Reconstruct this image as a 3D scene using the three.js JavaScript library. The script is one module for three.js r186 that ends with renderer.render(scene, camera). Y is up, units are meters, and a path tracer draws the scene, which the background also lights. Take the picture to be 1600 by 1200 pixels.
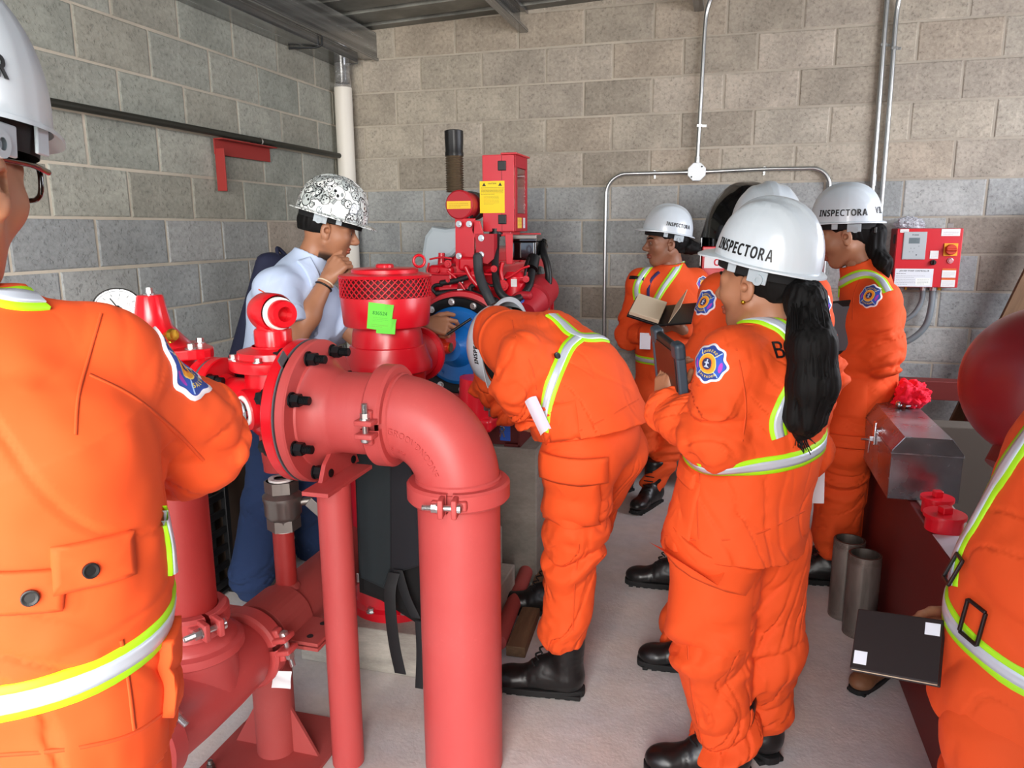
import * as THREE from 'three';
import { mergeGeometries, mergeVertices, toCreasedNormals } from 'three/addons/utils/BufferGeometryUtils.js';
import { RoundedBoxGeometry } from 'three/addons/geometries/RoundedBoxGeometry.js';
import { FontLoader } from 'three/addons/loaders/FontLoader.js';
import { TextGeometry } from 'three/addons/geometries/TextGeometry.js';
import { RectAreaLightUniformsLib } from 'three/addons/lights/RectAreaLightUniformsLib.js';
import { Sky } from 'three/addons/objects/Sky.js';

// ------------------------------------------------------------------ camera, sky, light, exposure
const scene = new THREE.Scene();
const CAM = new THREE.Vector3(2.4387, 1.4947, 4.6518), FOCAL = 1179.58;
const camera = new THREE.PerspectiveCamera(2 * Math.atan(600 / FOCAL) * 180 / Math.PI, 4 / 3, 0.05, 200);
camera.position.copy(CAM);
camera.rotation.set(-0.2015, 0.2743, -0.0057, 'YXZ');
camera.updateMatrixWorld(true);
scene.add(camera);
const renderer = new THREE.WebGLRenderer({ antialias: true });
renderer.toneMapping = THREE.LinearToneMapping;
renderer.toneMappingExposure = 1.22;
renderer.shadowMap.enabled = true;
renderer.shadowMap.type = THREE.PCFSoftShadowMap;
scene.background = new THREE.Color(0.62, 0.74, 0.95);
scene.backgroundIntensity = 2.2;
const sun = new THREE.DirectionalLight(0xfff1dd, 7);
sun.position.set(7, 14, 2); sun.target.position.set(2.5, 0, 8);
sun.castShadow = true; sun.shadow.mapSize.set(2048, 2048);
Object.assign(sun.shadow.camera, { left: -9, right: 9, top: 9, bottom: -9, near: 1, far: 40 });
scene.add(sun, sun.target);
RectAreaLightUniformsLib.init();
const dayLight = new THREE.RectAreaLight(0xfff9f0, 15, 4.2, 4.4);     // daylight from the bright open yard in front of the building
dayLight.position.set(3.4, 2.6, 9.0); dayLight.lookAt(2.2, 1.2, 2.0);
const sideLight = new THREE.RectAreaLight(0xfbfaff, 7.5, 1.9, 1.15);    // daylight through the window in the right wall
sideLight.position.set(4.66, 1.9, 1.6); sideLight.lookAt(0, 1.4, 1.2);
scene.add(dayLight, sideLight);

// ------------------------------------------------------------------ small helpers
const V3 = THREE.Vector3, PI = Math.PI;
const v = (x, y, z) => new V3(x, y, z);
const clamp = (x, a, b) => x < a ? a : x > b ? b : x;
const mix = (a, b, t) => a + (b - a) * t;
const sstep = (a, b, x) => { const t = clamp((x - a) / (b - a), 0, 1); return t * t * (3 - 2 * t); };
function rng(seed) { let s = seed >>> 0; return () => { s = (s + 0x6D2B79F5) >>> 0; let t = s; t = Math.imul(t ^ t >>> 15, t | 1); t ^= t + Math.imul(t ^ t >>> 7, t | 61); return ((t ^ t >>> 14) >>> 0) / 4294967296; }; }
const rowD = (x, y) => v((x - 800) / FOCAL, -(y - 600) / FOCAL, -1).applyQuaternion(camera.quaternion);
const at = (x, y, t) => rowD(x, y).multiplyScalar(t).add(CAM);                        // photo pixel and depth -> point in the room
function onV(ref, x, y, off = 0) {                                                   // photo pixel -> point on the upright plane through a standing spot
  const n = v(CAM.x - ref[0], 0, CAM.z - ref[1]).normalize(), d = rowD(x, y);
  const t = (v(ref[0], 0, ref[1]).sub(CAM).dot(n) - off) / d.dot(n);
  return d.multiplyScalar(t).add(CAM);
}
const names = {};
function numbered(n) { const k = names[n] = (names[n] ?? -1) + 1; return k ? n + '_' + String(k).padStart(3, '0') : n; }
function shade(o) { o.traverse(m => { if (m.isMesh) { m.castShadow = true; m.receiveShadow = true; } }); return o; }
function T(name, label, category, pos = [0, 0, 0], rot = [0, 0, 0], group) {
  const g = new THREE.Group(); g.name = numbered(name); g.position.set(...pos); g.rotation.set(...rot);
  g.userData = { label, category }; if (group) g.userData.group = group; scene.add(g); return g;
}
function P(parent, name, geo, mat, label) {
  const m = new THREE.Mesh(geo, mat); m.name = name; m.castShadow = m.receiveShadow = true; parent.add(m);
  if (label) m.userData.label = label; return m;
}
function S(name, geo, mat, kind = 'structure') { const m = P(scene, numbered(name), geo, mat); m.userData.kind = kind; return m; }
const M4 = () => new THREE.Matrix4();
function mg(list) {                                                                  // merge after making the attributes alike
  return mergeGeometries(list.map(g => { g = g.index ? g.toNonIndexed() : g; for (const k of Object.keys(g.attributes)) if (!['position', 'normal', 'uv'].includes(k)) g.deleteAttribute(k);
    if (!g.attributes.uv) g.setAttribute('uv', new THREE.BufferAttribute(new Float32Array(g.attributes.position.count * 2), 2)); return g; }));
}
const tr = (g, x, y, z) => g.translate(x, y, z);
function box(w, h, d, x = 0, y = 0, z = 0, r = 0.003) { const g = r > 0 ? new RoundedBoxGeometry(w, h, d, 2, Math.min(r, w / 2.01, h / 2.01, d / 2.01)) : new THREE.BoxGeometry(w, h, d); return g.translate(x, y, z); }
const UP = v(0, 1, 0);
const qTo = (dir) => new THREE.Quaternion().setFromUnitVectors(UP, dir.clone().normalize());
function cylAB(a, b, r1, r2 = r1, seg = 24, open = false) {
  const d = b.clone().sub(a), L = d.length(), g = new THREE.CylinderGeometry(r2, r1, L, seg, 1, open);
  g.translate(0, L / 2, 0).applyQuaternion(qTo(d)).translate(a.x, a.y, a.z); return g;
}
function tube(pts, r, seg = 10, steps, closed = false) {
  const c = new THREE.CatmullRomCurve3(pts, closed, 'catmullrom', 0.5); return new THREE.TubeGeometry(c, steps || pts.length * 8, r, seg, closed);
}
function capped(pts, r, seg = 10, steps) { const a = pts[0], b = pts[pts.length - 1]; return mg([tube(pts, r, seg, steps), tr(new THREE.SphereGeometry(r, seg, 6), a.x, a.y, a.z), tr(new THREE.SphereGeometry(r, seg, 6), b.x, b.y, b.z)]); }
function lathe(prof, seg = 32, crease = 0.6) {                                            // profile [[r, y], ...] about +Y
  let g = new THREE.LatheGeometry(prof.map(p => new THREE.Vector2(Math.max(p[0], 1e-4), p[1])), seg); return toCreasedNormals(g, crease);
}
function orient(g, o, dir, up) {                                                          // local +Y -> dir, placed at o
  if (up) { const y = dir.clone().normalize(), x = up.clone().cross(y).normalize(), z = x.clone().cross(y); g.applyMatrix4(M4().makeBasis(x, y, z)); } else g.applyQuaternion(qTo(dir));
  return g.translate(o.x, o.y, o.z);
}
function hexPrism(r, h) { const g = new THREE.CylinderGeometry(r, r, h, 6); g.deleteAttribute('normal'); return toCreasedNormals(g.translate(0, h / 2, 0), 0.3); }
function hexBolt(r, h, washer = 1.5) { return mg([lathe([[0, 0], [r * washer, 0], [r * washer, h * .25], [r * .9, h * .25]], 16), tr(hexPrism(r, h * .8), 0, h * .2, 0)]); }
function stud(r, nutH, len) {                                                             // nut on a washer with the threaded end standing out
  const pr = [[0, 0], [r * 1.75, 0], [r * 1.75, .004], [r * 1.6, .004]]; const n = [lathe(pr, 20), tr(hexPrism(r * 1.55, nutH), 0, .004, 0)];
  const th = [[0, nutH]]; for (let y = nutH; y < len; y += .0024) th.push([r, y], [r * .88, y + .0012]); th.push([r * .8, len], [0, len]); n.push(lathe(th, 14)); return mg(n);
}
function extrude(pts, depth, bevel = 0.002, holes) {
  const sh = new THREE.Shape(pts.map(p => new THREE.Vector2(...p))); if (holes) for (const h of holes) sh.holes.push(new THREE.Path(h.map(p => new THREE.Vector2(...p))));
  return new THREE.ExtrudeGeometry(sh, { depth, bevelEnabled: bevel > 0, bevelSize: bevel, bevelThickness: bevel, bevelSegments: 2, curveSegments: 12 });
}
// ------------------------------------------------------------------ noise
function hash3(x, y, z) { let h = Math.imul(x, 374761393) ^ Math.imul(y, 668265263) ^ Math.imul(z, 2147483647 - 1274126177); h = Math.imul(h ^ h >>> 13, 1274126177); return ((h ^ h >>> 16) >>> 0) / 4294967296; }
function vnoise(x, y, z) {                                                                // value noise, -1 .. 1
  const X = Math.floor(x), Y = Math.floor(y), Z = Math.floor(z); let a = x - X, b = y - Y, c = z - Z; a = a * a * (3 - 2 * a); b = b * b * (3 - 2 * b); c = c * c * (3 - 2 * c);
  const L = (p, q, t) => p + (q - p) * t, h = hash3;
  return 2 * L(L(L(h(X, Y, Z), h(X + 1, Y, Z), a), L(h(X, Y + 1, Z), h(X + 1, Y + 1, Z), a), b), L(L(h(X, Y, Z + 1), h(X + 1, Y, Z + 1), a), L(h(X, Y + 1, Z + 1), h(X + 1, Y + 1, Z + 1), a), b), c) - 1;
}
function tileNoise(n, oct, seed, f0 = 4, gain = .5) {                                      // tileable fbm on an n x n grid, about 0 .. 1
  const out = new Float32Array(n * n); let amp = 1, tot = 0, f = f0;
  for (let o = 0; o < oct; o++, f *= 2, tot += amp, amp *= gain) {
    const g = new Float32Array(f * f), r = rng(seed * 97 + o * 13 + 1); for (let i = 0; i < f * f; i++) g[i] = r();
    for (let j = 0; j < n; j++) { const y = j / n * f, Y = Math.floor(y); let b = y - Y; b = b * b * (3 - 2 * b); const y0 = (Y % f) * f, y1 = ((Y + 1) % f) * f;
      for (let i = 0; i < n; i++) { const x = i / n * f, X = Math.floor(x); let a = x - X; a = a * a * (3 - 2 * a); const x0 = X % f, x1 = (X + 1) % f;
        const p = g[y0 + x0] + (g[y0 + x1] - g[y0 + x0]) * a, q = g[y1 + x0] + (g[y1 + x1] - g[y1 + x0]) * a; out[j * n + i] += amp * (p + (q - p) * b); } }
  }
  for (let i = 0; i < out.length; i++) out[i] /= tot; return out;
}
function dataTex(n, fn, srgb, rep = 1) {
  const d = new Uint8Array(n * n * 4); for (let i = 0; i < n * n; i++) { const c = fn(i); d[i * 4] = clamp(c[0], 0, 255); d[i * 4 + 1] = clamp(c[1], 0, 255); d[i * 4 + 2] = clamp(c[2], 0, 255); d[i * 4 + 3] = 255; }
  const t = new THREE.DataTexture(d, n, n); t.wrapS = t.wrapT = THREE.RepeatWrapping; t.magFilter = THREE.LinearFilter; t.minFilter = THREE.LinearMipmapLinearFilter; t.generateMipmaps = true;
  if (srgb) t.colorSpace = THREE.SRGBColorSpace; t.repeat.set(rep, rep); t.needsUpdate = true; return t;
}
function canvasTex(w, h, draw) {
  const c = document.createElement('canvas'); c.width = w; c.height = h; const g = c.getContext('2d'); draw(g, w, h);
  const t = new THREE.CanvasTexture(c); t.colorSpace = THREE.SRGBColorSpace; t.anisotropy = 8; return t;
}
const hex = (s) => new THREE.Color(s);
const mat = (color, roughness = .7, metalness = 0, extra = {}) => new THREE.MeshStandardMaterial({ color, roughness, metalness, ...extra });
const phys = (color, roughness = .5, metalness = 0, extra = {}) => new THREE.MeshPhysicalMaterial({ color, roughness, metalness, ...extra });

// textures (grey, tinted by the material colour)
const NA = tileNoise(512, 6, 3, 4, .6), NB = tileNoise(512, 4, 8, 64, .7), NC = tileNoise(512, 5, 21, 2, .55);
const blockTex = dataTex(512, i => { const p = NB[i] < .3 ? -60 * (.3 - NB[i]) / .3 : 0; const k = 228 + 60 * (NA[i] - .5) + 64 * (NB[i] - .5) + p; return [k, k, k]; }, true, 1.3);
const blockBump = dataTex(512, i => { const k = 160 + 90 * (NB[i] - .5) + (NB[i] < .33 ? -90 : 0); return [k, k, k]; }, false, 1.3);
const mortarTex = dataTex(512, i => { const k = 222 + 80 * (NA[i] - .5) + 30 * (NB[i] - .5); return [k, k, k]; }, true, 1);
const floorTex = dataTex(512, i => { const d = NC[i] * .6 + NA[i] * .4; const k = 226 + 70 * (d - .5) + 22 * (NB[i] - .5), w = 14 * (NC[(i * 7 + 911) % 262144] - .5); return [k + w, k, k - w]; }, true, .5);
const floorBump = dataTex(512, i => { const k = 128 + 110 * (NA[i] - .5) + 60 * (NB[i] - .5); return [k, k, k]; }, false, 1.6);
const dustTex = dataTex(512, i => { const d = sstep(.42, .72, NC[i] * .5 + NA[i] * .5), s = NB[i] > .72 ? .35 : 0; const k = clamp(.18 * d + s * d, 0, 1); return [255 * (.93 + .07 * k), 255 * (.88 + .12 * k + .1 * (NA[i] - .5)), 255 * (.88 + .12 * k + .1 * (NA[i] - .5))]; }, true, 1);
const galvTex = dataTex(512, i => { const k = 196 + 130 * (NA[i] - .5) + 70 * (NC[i] - .5); return [k, k, k + 3]; }, true, 1.5);
const galvRough = dataTex(512, i => { const k = 110 + 190 * (NA[i] - .5); return [k, k, k]; }, false, 1.5);
const paintBump = dataTex(512, i => { const k = 128 + 80 * (NA[i] - .5) + 40 * (NB[i] - .5); return [k, k, k]; }, false, 3);
// materials
const MT = {
  pipe: mat(hex('#cc5654'), .46, 0, { map: dustTex, bumpMap: paintBump, bumpScale: .0006 }),
  pipeDusty: mat(hex('#b4504c'), .72, 0, { map: dustTex, bumpMap: paintBump, bumpScale: .001 }),
  pipeDark: mat(hex('#b0332f'), .5, 0, { map: dustTex, bumpMap: paintBump, bumpScale: .0006 }),
  valve: phys(hex('#d80a1c'), .3, 0, { clearcoat: .5, clearcoatRoughness: .2, bumpMap: paintBump, bumpScale: .0006 }),
  engine: phys(hex('#cc0a20'), .35, 0, { clearcoat: .4, clearcoatRoughness: .3 }),
  engineDusty: mat(hex('#b91a2c'), .6, 0, { map: dustTex }),
  maroon: mat(hex('#7a2722'), .55, 0, { map: dustTex, bumpMap: paintBump, bumpScale: .0006 }),
  bracket: mat(hex('#8e2420'), .6),
  darkRed: mat(hex('#5a1414'), .6),
  black: mat(hex('#0b0b0d'), .45), blackMatt: mat(hex('#090a0c'), .85), rubber: mat(hex('#15171a'), .55),
  blackGloss: phys(hex('#060607'), .12, 0, { clearcoat: 1, clearcoatRoughness: .05 }),
  blackSteel: mat(hex('#1c1f22'), .42, .55), rod: mat(hex('#35352f'), .5, .5),
  gasket: mat(hex('#54555a'), .9),
  zinc: mat(hex('#c9cbcc'), .28, .95), chrome: mat(hex('#e2e2e6'), .12, 1), steelDull: mat(hex('#807c78'), .42, .85),
  galv: mat(hex('#b3b5b3'), .42, .8, { map: galvTex, roughnessMap: galvRough }), conduit: mat(hex('#b9bcbc'), .33, .9),
  nipple: mat(hex('#a89f94'), .4, .7, { map: galvTex }), thread: mat(hex('#5b4a42'), .6, .5),
  toolbox: mat(hex('#c6ced4'), .55, .9, { map: galvTex, roughnessMap: galvRough }),
  brass: mat(hex('#b8902f'), .3, .9), pvc: mat(hex('#e4e0d6'), .5), clear: phys(0xffffff, .08, 0, { transmission: .9, thickness: 0, ior: 1.45 }),
  glass: phys(0xffffff, .03, 0, { transmission: 1, thickness: 0, ior: 1.5 }),
  ptfe: mat(hex('#ece6e2'), .8), white: mat(hex('#e9ebee'), .6), paper: mat(hex('#e6e8f2'), .9), cream: mat(hex('#d9c9ae'), .9),
  blue: phys(hex('#0a6cc0'), .35, 0, { clearcoat: .4, clearcoatRoughness: .3 }), blueHandle: mat(hex('#1d4fa3'), .5),
  gdial: mat(hex('#eef3f4'), .4), concrete: mat(hex('#9b958c'), .92, 0, { map: mortarTex, bumpMap: floorBump, bumpScale: .002 }),
  concretePale: mat(hex('#bdb8ae'), .92, 0, { map: mortarTex, bumpMap: floorBump, bumpScale: .002 }),
  wood: mat(hex('#7d5f44'), .8, 0, { map: mortarTex }), cardboard: mat(hex('#4a3a2e'), .9),
  limeTape: mat(hex('#a8e010'), .6), silverTape: mat(hex('#c6cfdb'), .38, .35), cover: mat(hex('#aab6bd'), .55),
  redBright: phys(hex('#f0182e'), .4, 0, { clearcoat: .3 }), redCloth: mat(hex('#ef1238'), .85), plasticBag: phys(hex('#c9cbd2'), .2, 0, { transmission: .35, thickness: 0, roughness: .25 }),
};
// ------------------------------------------------------------------ the room
{
  const R = rng(5);
  const floor = S('floor', box(5.2, .12, 5.4, 2.35, -.06, 2.4, 0), mat(hex('#e4dfdd'), .85, 0, { map: floorTex, bumpMap: floorBump, bumpScale: .004 }));
  const uv = floor.geometry.attributes.uv, p = floor.geometry.attributes.position; for (let i = 0; i < uv.count; i++) uv.setXY(i, p.getX(i), p.getZ(i));
  S('ground', box(40, .1, 30, 2.5, -.1, 20.1, 0), mat(hex('#b8b0a4'), .95));
  const mortar = mat(hex('#c2b9a9'), .95, 0, { map: mortarTex, bumpMap: floorBump, bumpScale: .003 });
  // one chipped, bevelled block face; variants share these shapes
  const L = .4, H = .2, variants = [];
  for (let k = 0; k < 8; k++) {
    const j = () => (R() - .5) * .004, w = L / 2 - .0055, h = H / 2 - .0055, b = .006, D = .05;
    const q = (x, y, z) => [x + j(), y + j(), z];
    const o = [q(-w, -h, -.003), q(w, -h, -.003), q(w, h, -.003), q(-w, h, -.003)], f = [[-w + b, -h + b], [w - b, -h + b], [w - b, h - b], [-w + b, h - b]].map(c => [c[0] + j(), c[1] + j(), 0]), c = o.map(t => [t[0], t[1], -D]);
    const pos = [], uvv = [], du = R() * 5, dv = R() * 5; const quad = (a, b2, c2, d2) => { for (const t of [a, b2, c2, a, c2, d2]) { pos.push(...t); uvv.push(t[0] + du, t[1] + dv + t[2]); } };
    quad(f[0], f[1], f[2], f[3]); for (let i = 0; i < 4; i++) { const n = (i + 1) % 4; quad(o[i], o[n], f[n], f[i]); quad(c[i], c[n], o[n], o[i]); }
    const g = new THREE.BufferGeometry(); g.setAttribute('position', new THREE.Float32BufferAttribute(pos, 3)); g.setAttribute('uv', new THREE.Float32BufferAttribute(uvv, 2)); g.computeVertexNormals(); variants.push(g);
  }
  const bm = (c) => mat(hex(c), .95, 0, { map: blockTex, bumpMap: blockBump, bumpScale: .002 });
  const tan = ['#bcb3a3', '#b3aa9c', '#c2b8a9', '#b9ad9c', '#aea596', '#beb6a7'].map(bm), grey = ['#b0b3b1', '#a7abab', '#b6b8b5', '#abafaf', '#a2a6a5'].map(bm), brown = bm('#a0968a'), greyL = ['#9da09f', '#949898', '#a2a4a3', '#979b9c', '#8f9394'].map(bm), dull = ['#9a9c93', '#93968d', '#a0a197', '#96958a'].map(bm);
  function wall(name, geo, place, u0, u1, joints, upTo) {
    const w = S(name, geo, mortar);
    for (let r = 0; r < upTo; r++) {
      const y = .05 + r * .2, off = joints[r & 1];
      for (let u = off - Math.ceil((off - u0) / L) * L; u < u1; u += L) {
        const a = Math.max(u, u0), b = Math.min(u + L, u1); if (b - a < .03) continue;
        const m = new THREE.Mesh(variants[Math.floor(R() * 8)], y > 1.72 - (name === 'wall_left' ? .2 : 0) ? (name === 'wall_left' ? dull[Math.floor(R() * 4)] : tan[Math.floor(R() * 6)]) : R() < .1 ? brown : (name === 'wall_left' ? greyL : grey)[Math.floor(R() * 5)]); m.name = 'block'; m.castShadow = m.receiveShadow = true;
        m.scale.x = (b - a) / L * (b - a < L - .01 ? .985 : 1); place(m, (a + b) / 2, y, (R() - .5) * .0015); w.add(m);
      }
    }
    return w;
  }
  // courses: mortar beds at y = .15, .35 ...; joints as read from the photograph
  wall('wall_back', box(5.1, 3.2, .2, 2.25, 1.5, -.104, 0), (m, u, y, d) => m.position.set(u, y, d), 0, 4.62, [1.3479 - .4 * 3, .3777], 15);
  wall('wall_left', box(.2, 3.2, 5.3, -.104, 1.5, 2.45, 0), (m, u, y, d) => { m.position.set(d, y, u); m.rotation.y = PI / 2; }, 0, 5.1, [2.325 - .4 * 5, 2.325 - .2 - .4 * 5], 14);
  S('wall_right', mg([box(.2, 1.25, 5.3, 4.8, .525, 2.45, 0), box(.2, .7, 5.3, 4.8, 2.85, 2.45, 0), box(.2, 1.4, .75, 4.8, 1.85, .175, 0), box(.2, 1.4, 2.45, 4.8, 1.85, 3.875, 0)]), mortar);
  const wn = S('window_1', mg([box(.06, .04, 2.1, 4.8, 1.17, 1.6, .002), box(.06, .04, 2.1, 4.8, 2.48, 1.6, .002), box(.06, 1.32, .04, 4.8, 1.83, .57, .002), box(.06, 1.32, .04, 4.8, 1.83, 2.63, .002), box(.05, 1.3, .03, 4.8, 1.83, 1.6, .002)]), MT.galv); P(wn, 'window_pane', box(.004, 1.28, 2.04, 4.8, 1.83, 1.6, 0), MT.glass);
  // front wall with the wide roller door opening behind the photographer
  S('wall_front', box(.35, 3.0, .2, .125, 1.4, 4.95, 0), mortar); S('wall_front', box(2.2, 3.0, .2, 3.78, 1.4, 4.85, 0), mortar);
  // corrugated roof sheets on purlins, ribs running across the room, open at the eave
  const roofM = mat(hex('#8f9088'), .45, .55, { map: galvTex });
  const roof = new THREE.Group(); roof.name = 'ceiling'; roof.userData.kind = 'structure'; scene.add(roof);
  const yR = (x) => 2.722 + .04 * (x - .2);
  for (let s = 0; s < 7; s++) {                                                            // one sheet = three ribs
    const z0 = -.1 + s * .78, pr = []; for (let k = 0; k < 3; k++) { const z = k * .26; pr.push([z, 0], [z + .19, 0], [z + .2, .036], [z + .25, .036], [z + .26, 0]); }
    const g = new THREE.BufferGeometry(), pos = [], uvs = []; const x0 = .12, x1 = 4.8, th = .0015;
    const V = (p, x, d) => [x, yR(x) + p[1] + d, z0 + p[0]];
    for (let i = 0; i + 1 < pr.length; i++) for (const d of [0, th]) { const a = V(pr[i], x0, d), b = V(pr[i + 1], x0, d), c = V(pr[i + 1], x1, d), e = V(pr[i], x1, d); for (const t of [a, b, c, a, c, e]) { pos.push(...t); uvs.push(t[0], t[2]); } }
    g.setAttribute('position', new THREE.Float32BufferAttribute(pos, 3)); g.setAttribute('uv', new THREE.Float32BufferAttribute(uvs, 2)); g.computeVertexNormals(); P(roof, 'roof_sheet', g, roofM);
  }
  const purlin = (x) => { const y = yR(x), h = .12, w = .05, t = .003, z = 2.5, Lz = 5.2; return mg([box(t, h, Lz, x, y - h / 2, z, 0), box(w, t, Lz, x + w / 2, y - t, z, 0), box(w, t, Lz, x + w / 2, y - h, z, 0), box(t, .016, Lz, x + w, y - h + .01, z, 0), box(t, .016, Lz, x + w, y - .012, z, 0)]); };
  for (const x of [1.19, 2.2, 3.25, 4.3]) P(roof, 'purlin', purlin(x), MT.galv);
  // eave beam along the left wall: a box of two galvanised channels
  P(roof, 'eave_beam', mg([box(.09, .012, 5.2, .215, 2.555, 2.5, .002), box(.09, .012, 5.2, .215, 2.70, 2.5, .002), box(.006, .15, 5.2, .258, 2.63, 2.5, 0), box(.006, .15, 5.2, .172, 2.63, 2.5, 0), box(.014, .02, 5.2, .262, 2.548, 2.5, .002)]), MT.galv);
}
{ // gutter, downspout, rod, bracket
  const g = T('roof_gutter', 'galvanised sheet gutter channel running along the top of the left wall', 'gutter', [0, 2.5, 0]);
  P(g, 'channel', mg([box(.175, .004, 5, .09, .015, 2.6, .001), box(.004, .12, 5, .174, .075, 2.6, .001), box(.004, .12, 5, .006, .075, 2.6, .001), box(.17, .1, .004, .09, .06, .1, .001)]), MT.galv);
  const hk = P(g, 'hanger_strap', mg([tube([v(.01, .002, .62), v(.07, .004, .6), v(.15, .008, .57), v(.185, .02, .56)], .006, 8), tube([v(.185, .02, .56), v(.188, .05, .56), v(.188, .1, .56)], .006, 8)]), MT.blackSteel);
  const d = T('downspout', 'white plastic downspout standing in the corner below the gutter', 'pipe', [.075, 0, .12]);
  P(d, 'pipe', lathe([[.05, .0], [.055, .0], [.055, 2.37], [.05, 2.37]], 32), MT.pvc); P(d, 'clear_coupling', lathe([[.052, 2.36], [.052, 2.42], [.047, 2.42], [.047, 2.51]], 32), MT.clear, 'clear plastic coupling');
  P(d, 'outlet', lathe([[.044, 2.40], [.044, 2.52]], 24), MT.galv);
  const r = T('wall_rod', 'thin dark steel pipe running level along the left wall', 'pipe', [0, 1.955, 0]);
  P(r, 'pipe', cylAB(v(.055, .004, .06), v(.055, 0, 5.0), .0155, .0155, 14), MT.rod); P(r, 'end_cap', cylAB(v(.055, .004, .05), v(.055, .004, .075), .019, .019, 14), MT.blackSteel);
  for (const z of [1.03, 3.2]) P(r, 'clip', mg([new THREE.TorusGeometry(.0175, .004, 6, 16).translate(.055, 0, z), box(.05, .012, .012, .025, 0, z, .002)]), MT.steelDull);
  const b = T('angle_bracket', 'dark red steel L-shaped bracket hanging on the left wall under the rod', 'bracket', [.02, 0, 0]);
  P(b, 'arm', mg([box(.006, .075, .47, 0, 1.9, 1.13, .001), box(.05, .006, .47, .025, 1.935, 1.13, .001)]), MT.bracket);
  P(b, 'upright', mg([box(.006, .2, .07, 0, 1.79, 1.325, .001), box(.05, .2, .006, .025, 1.79, 1.358, .001)]), MT.bracket);
}
{ // conduits and junction box on the back wall
  const jb = T('junction_box', 'octagonal galvanised junction box on the back wall where three conduits meet', 'junction box', [2.25, 1.815, 0]);
  const oct = [], rr = .046; for (let i = 0; i < 8; i++) { const a = PI / 8 + i * PI / 4; oct.push([Math.cos(a) * rr * 1.08, Math.sin(a) * rr * 1.08]); }
  P(jb, 'body', extrude(oct, .036, .002), MT.galv); P(jb, 'lid', tr(extrude(oct.map(p => [p[0] * 1.03, p[1] * 1.03]), .002, .003), 0, 0, .04), mat(hex('#dfe4e6'), .45, .2));
  for (const [x, y] of [[-.028, -.028], [.028, .028]]) P(jb, 'screw', tr(lathe([[0, 0], [.005, 0], [.004, .003], [0, .003]], 10).rotateX(PI / 2), x, y, .046), MT.blackSteel);
  const strap = (g, x, y, horiz) => P(g, 'strap', horiz ? mg([box(.012, .036, .003, x, y - .012, .002, .0005), box(.012, .004, .03, x, y + .013, .016, .001), lathe([[0, 0], [.006, 0], [.004, .004], [0, .004]], 8).rotateX(PI / 2).translate(x, y - .022, .004)]) : mg([box(.05, .014, .003, x + .012, y, .002, .0005), box(.004, .014, .03, x - .013, y, .016, .001), box(.03, .014, .003, x, y, .03, .001), lathe([[0, 0], [.006, 0], [.004, .004], [0, .004]], 8).rotateX(PI / 2).translate(x + .03, y, .004)]), MT.conduit);
  const z = .02, c1 = T('conduit', 'galvanised conduit rising from the junction box to the roof', 'conduit');
  P(c1, 'tube', tube([v(2.25, 1.87, z), v(2.252, 2.0, z), v(2.257, 2.3, z), v(2.262, 2.6, z), v(2.275, 2.7, z + .01), v(2.31, 2.78, z + .04)], .0115, 12, 50), MT.conduit);
  P(c1, 'connector', cylAB(v(2.25, 1.86, z), v(2.25, 1.9, z), .016, .016, 12), MT.conduit); strap(c1, 2.255, 2.07, false);
  const c2 = T('conduit', 'galvanised conduit bending down from the left side of the junction box', 'conduit');
  const arc = (cx, cy, r, a0, a1, n = 8) => Array.from({ length: n + 1 }, (_, i) => { const a = mix(a0, a1, i / n); return v(cx + r * Math.cos(a), cy + r * Math.sin(a), z); });
  P(c2, 'tube', tube([v(2.2, 1.815, z), v(2.05, 1.815, z), ...arc(1.845, 1.695, .12, PI / 2, PI), v(1.725, 1.5, z), v(1.728, 1.1, z), v(1.735, .4, z), v(1.735, .05, z)], .0115, 12, 90), MT.conduit);
  strap(c2, 2.01, 1.815, true); P(c2, 'connector', cylAB(v(2.185, 1.815, z), v(2.21, 1.815, z), .015, .015, 12), MT.conduit);
  const c3 = T('conduit', 'galvanised conduit curving down from the right side of the junction box', 'conduit');
  P(c3, 'tube', tube([v(2.3, 1.815, z), v(2.6, 1.822, z), v(2.8, 1.82, z), ...arc(2.87, 1.72, .1, PI / 2, 0), v(2.972, 1.5, z), v(2.975, .9, z)], .0115, 12, 80), MT.conduit);
  strap(c3, 2.62, 1.82, true); P(c3, 'connector', cylAB(v(2.29, 1.815, z), v(2.315, 1.815, z), .015, .015, 12), MT.conduit);
  const c4 = T('conduit', 'left one of two tall parallel conduits on the back wall', 'conduit');
  P(c4, 'tube', tube([v(3.18, 2.85, z), v(3.182, 2.4, z), v(3.188, 1.9, z), v(3.192, 1.4, z), v(3.195, .75, z)], .013, 12, 50), MT.conduit); strap(c4, 3.182, 2.44, false); P(c4, 'coupling', cylAB(v(3.19, 1.72, z), v(3.19, 1.78, z), .016, .016, 12), MT.conduit);
  const c5 = T('conduit', 'right one of two tall parallel conduits, bent forward near the roof', 'conduit');
  P(c5, 'tube', tube([v(3.25, 2.85, z + .03), v(3.24, 2.7, z + .025), v(3.232, 2.58, z), v(3.236, 2.2, z), v(3.24, 1.8, z), v(3.243, 1.4, z), v(3.245, .75, z)], .0125, 12, 60), MT.conduit); strap(c5, 3.235, 2.42, false);
}
const onX = (x, y, X) => { const d = rowD(x, y); return d.multiplyScalar((X - CAM.x) / d.x).add(CAM); };
const onY = (x, y, Y) => { const d = rowD(x, y); return d.multiplyScalar((Y - CAM.y) / d.y).add(CAM); };
const onZ = (x, y, Z) => { const d = rowD(x, y); return d.multiplyScalar((Z - CAM.z) / d.z).add(CAM); };
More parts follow.
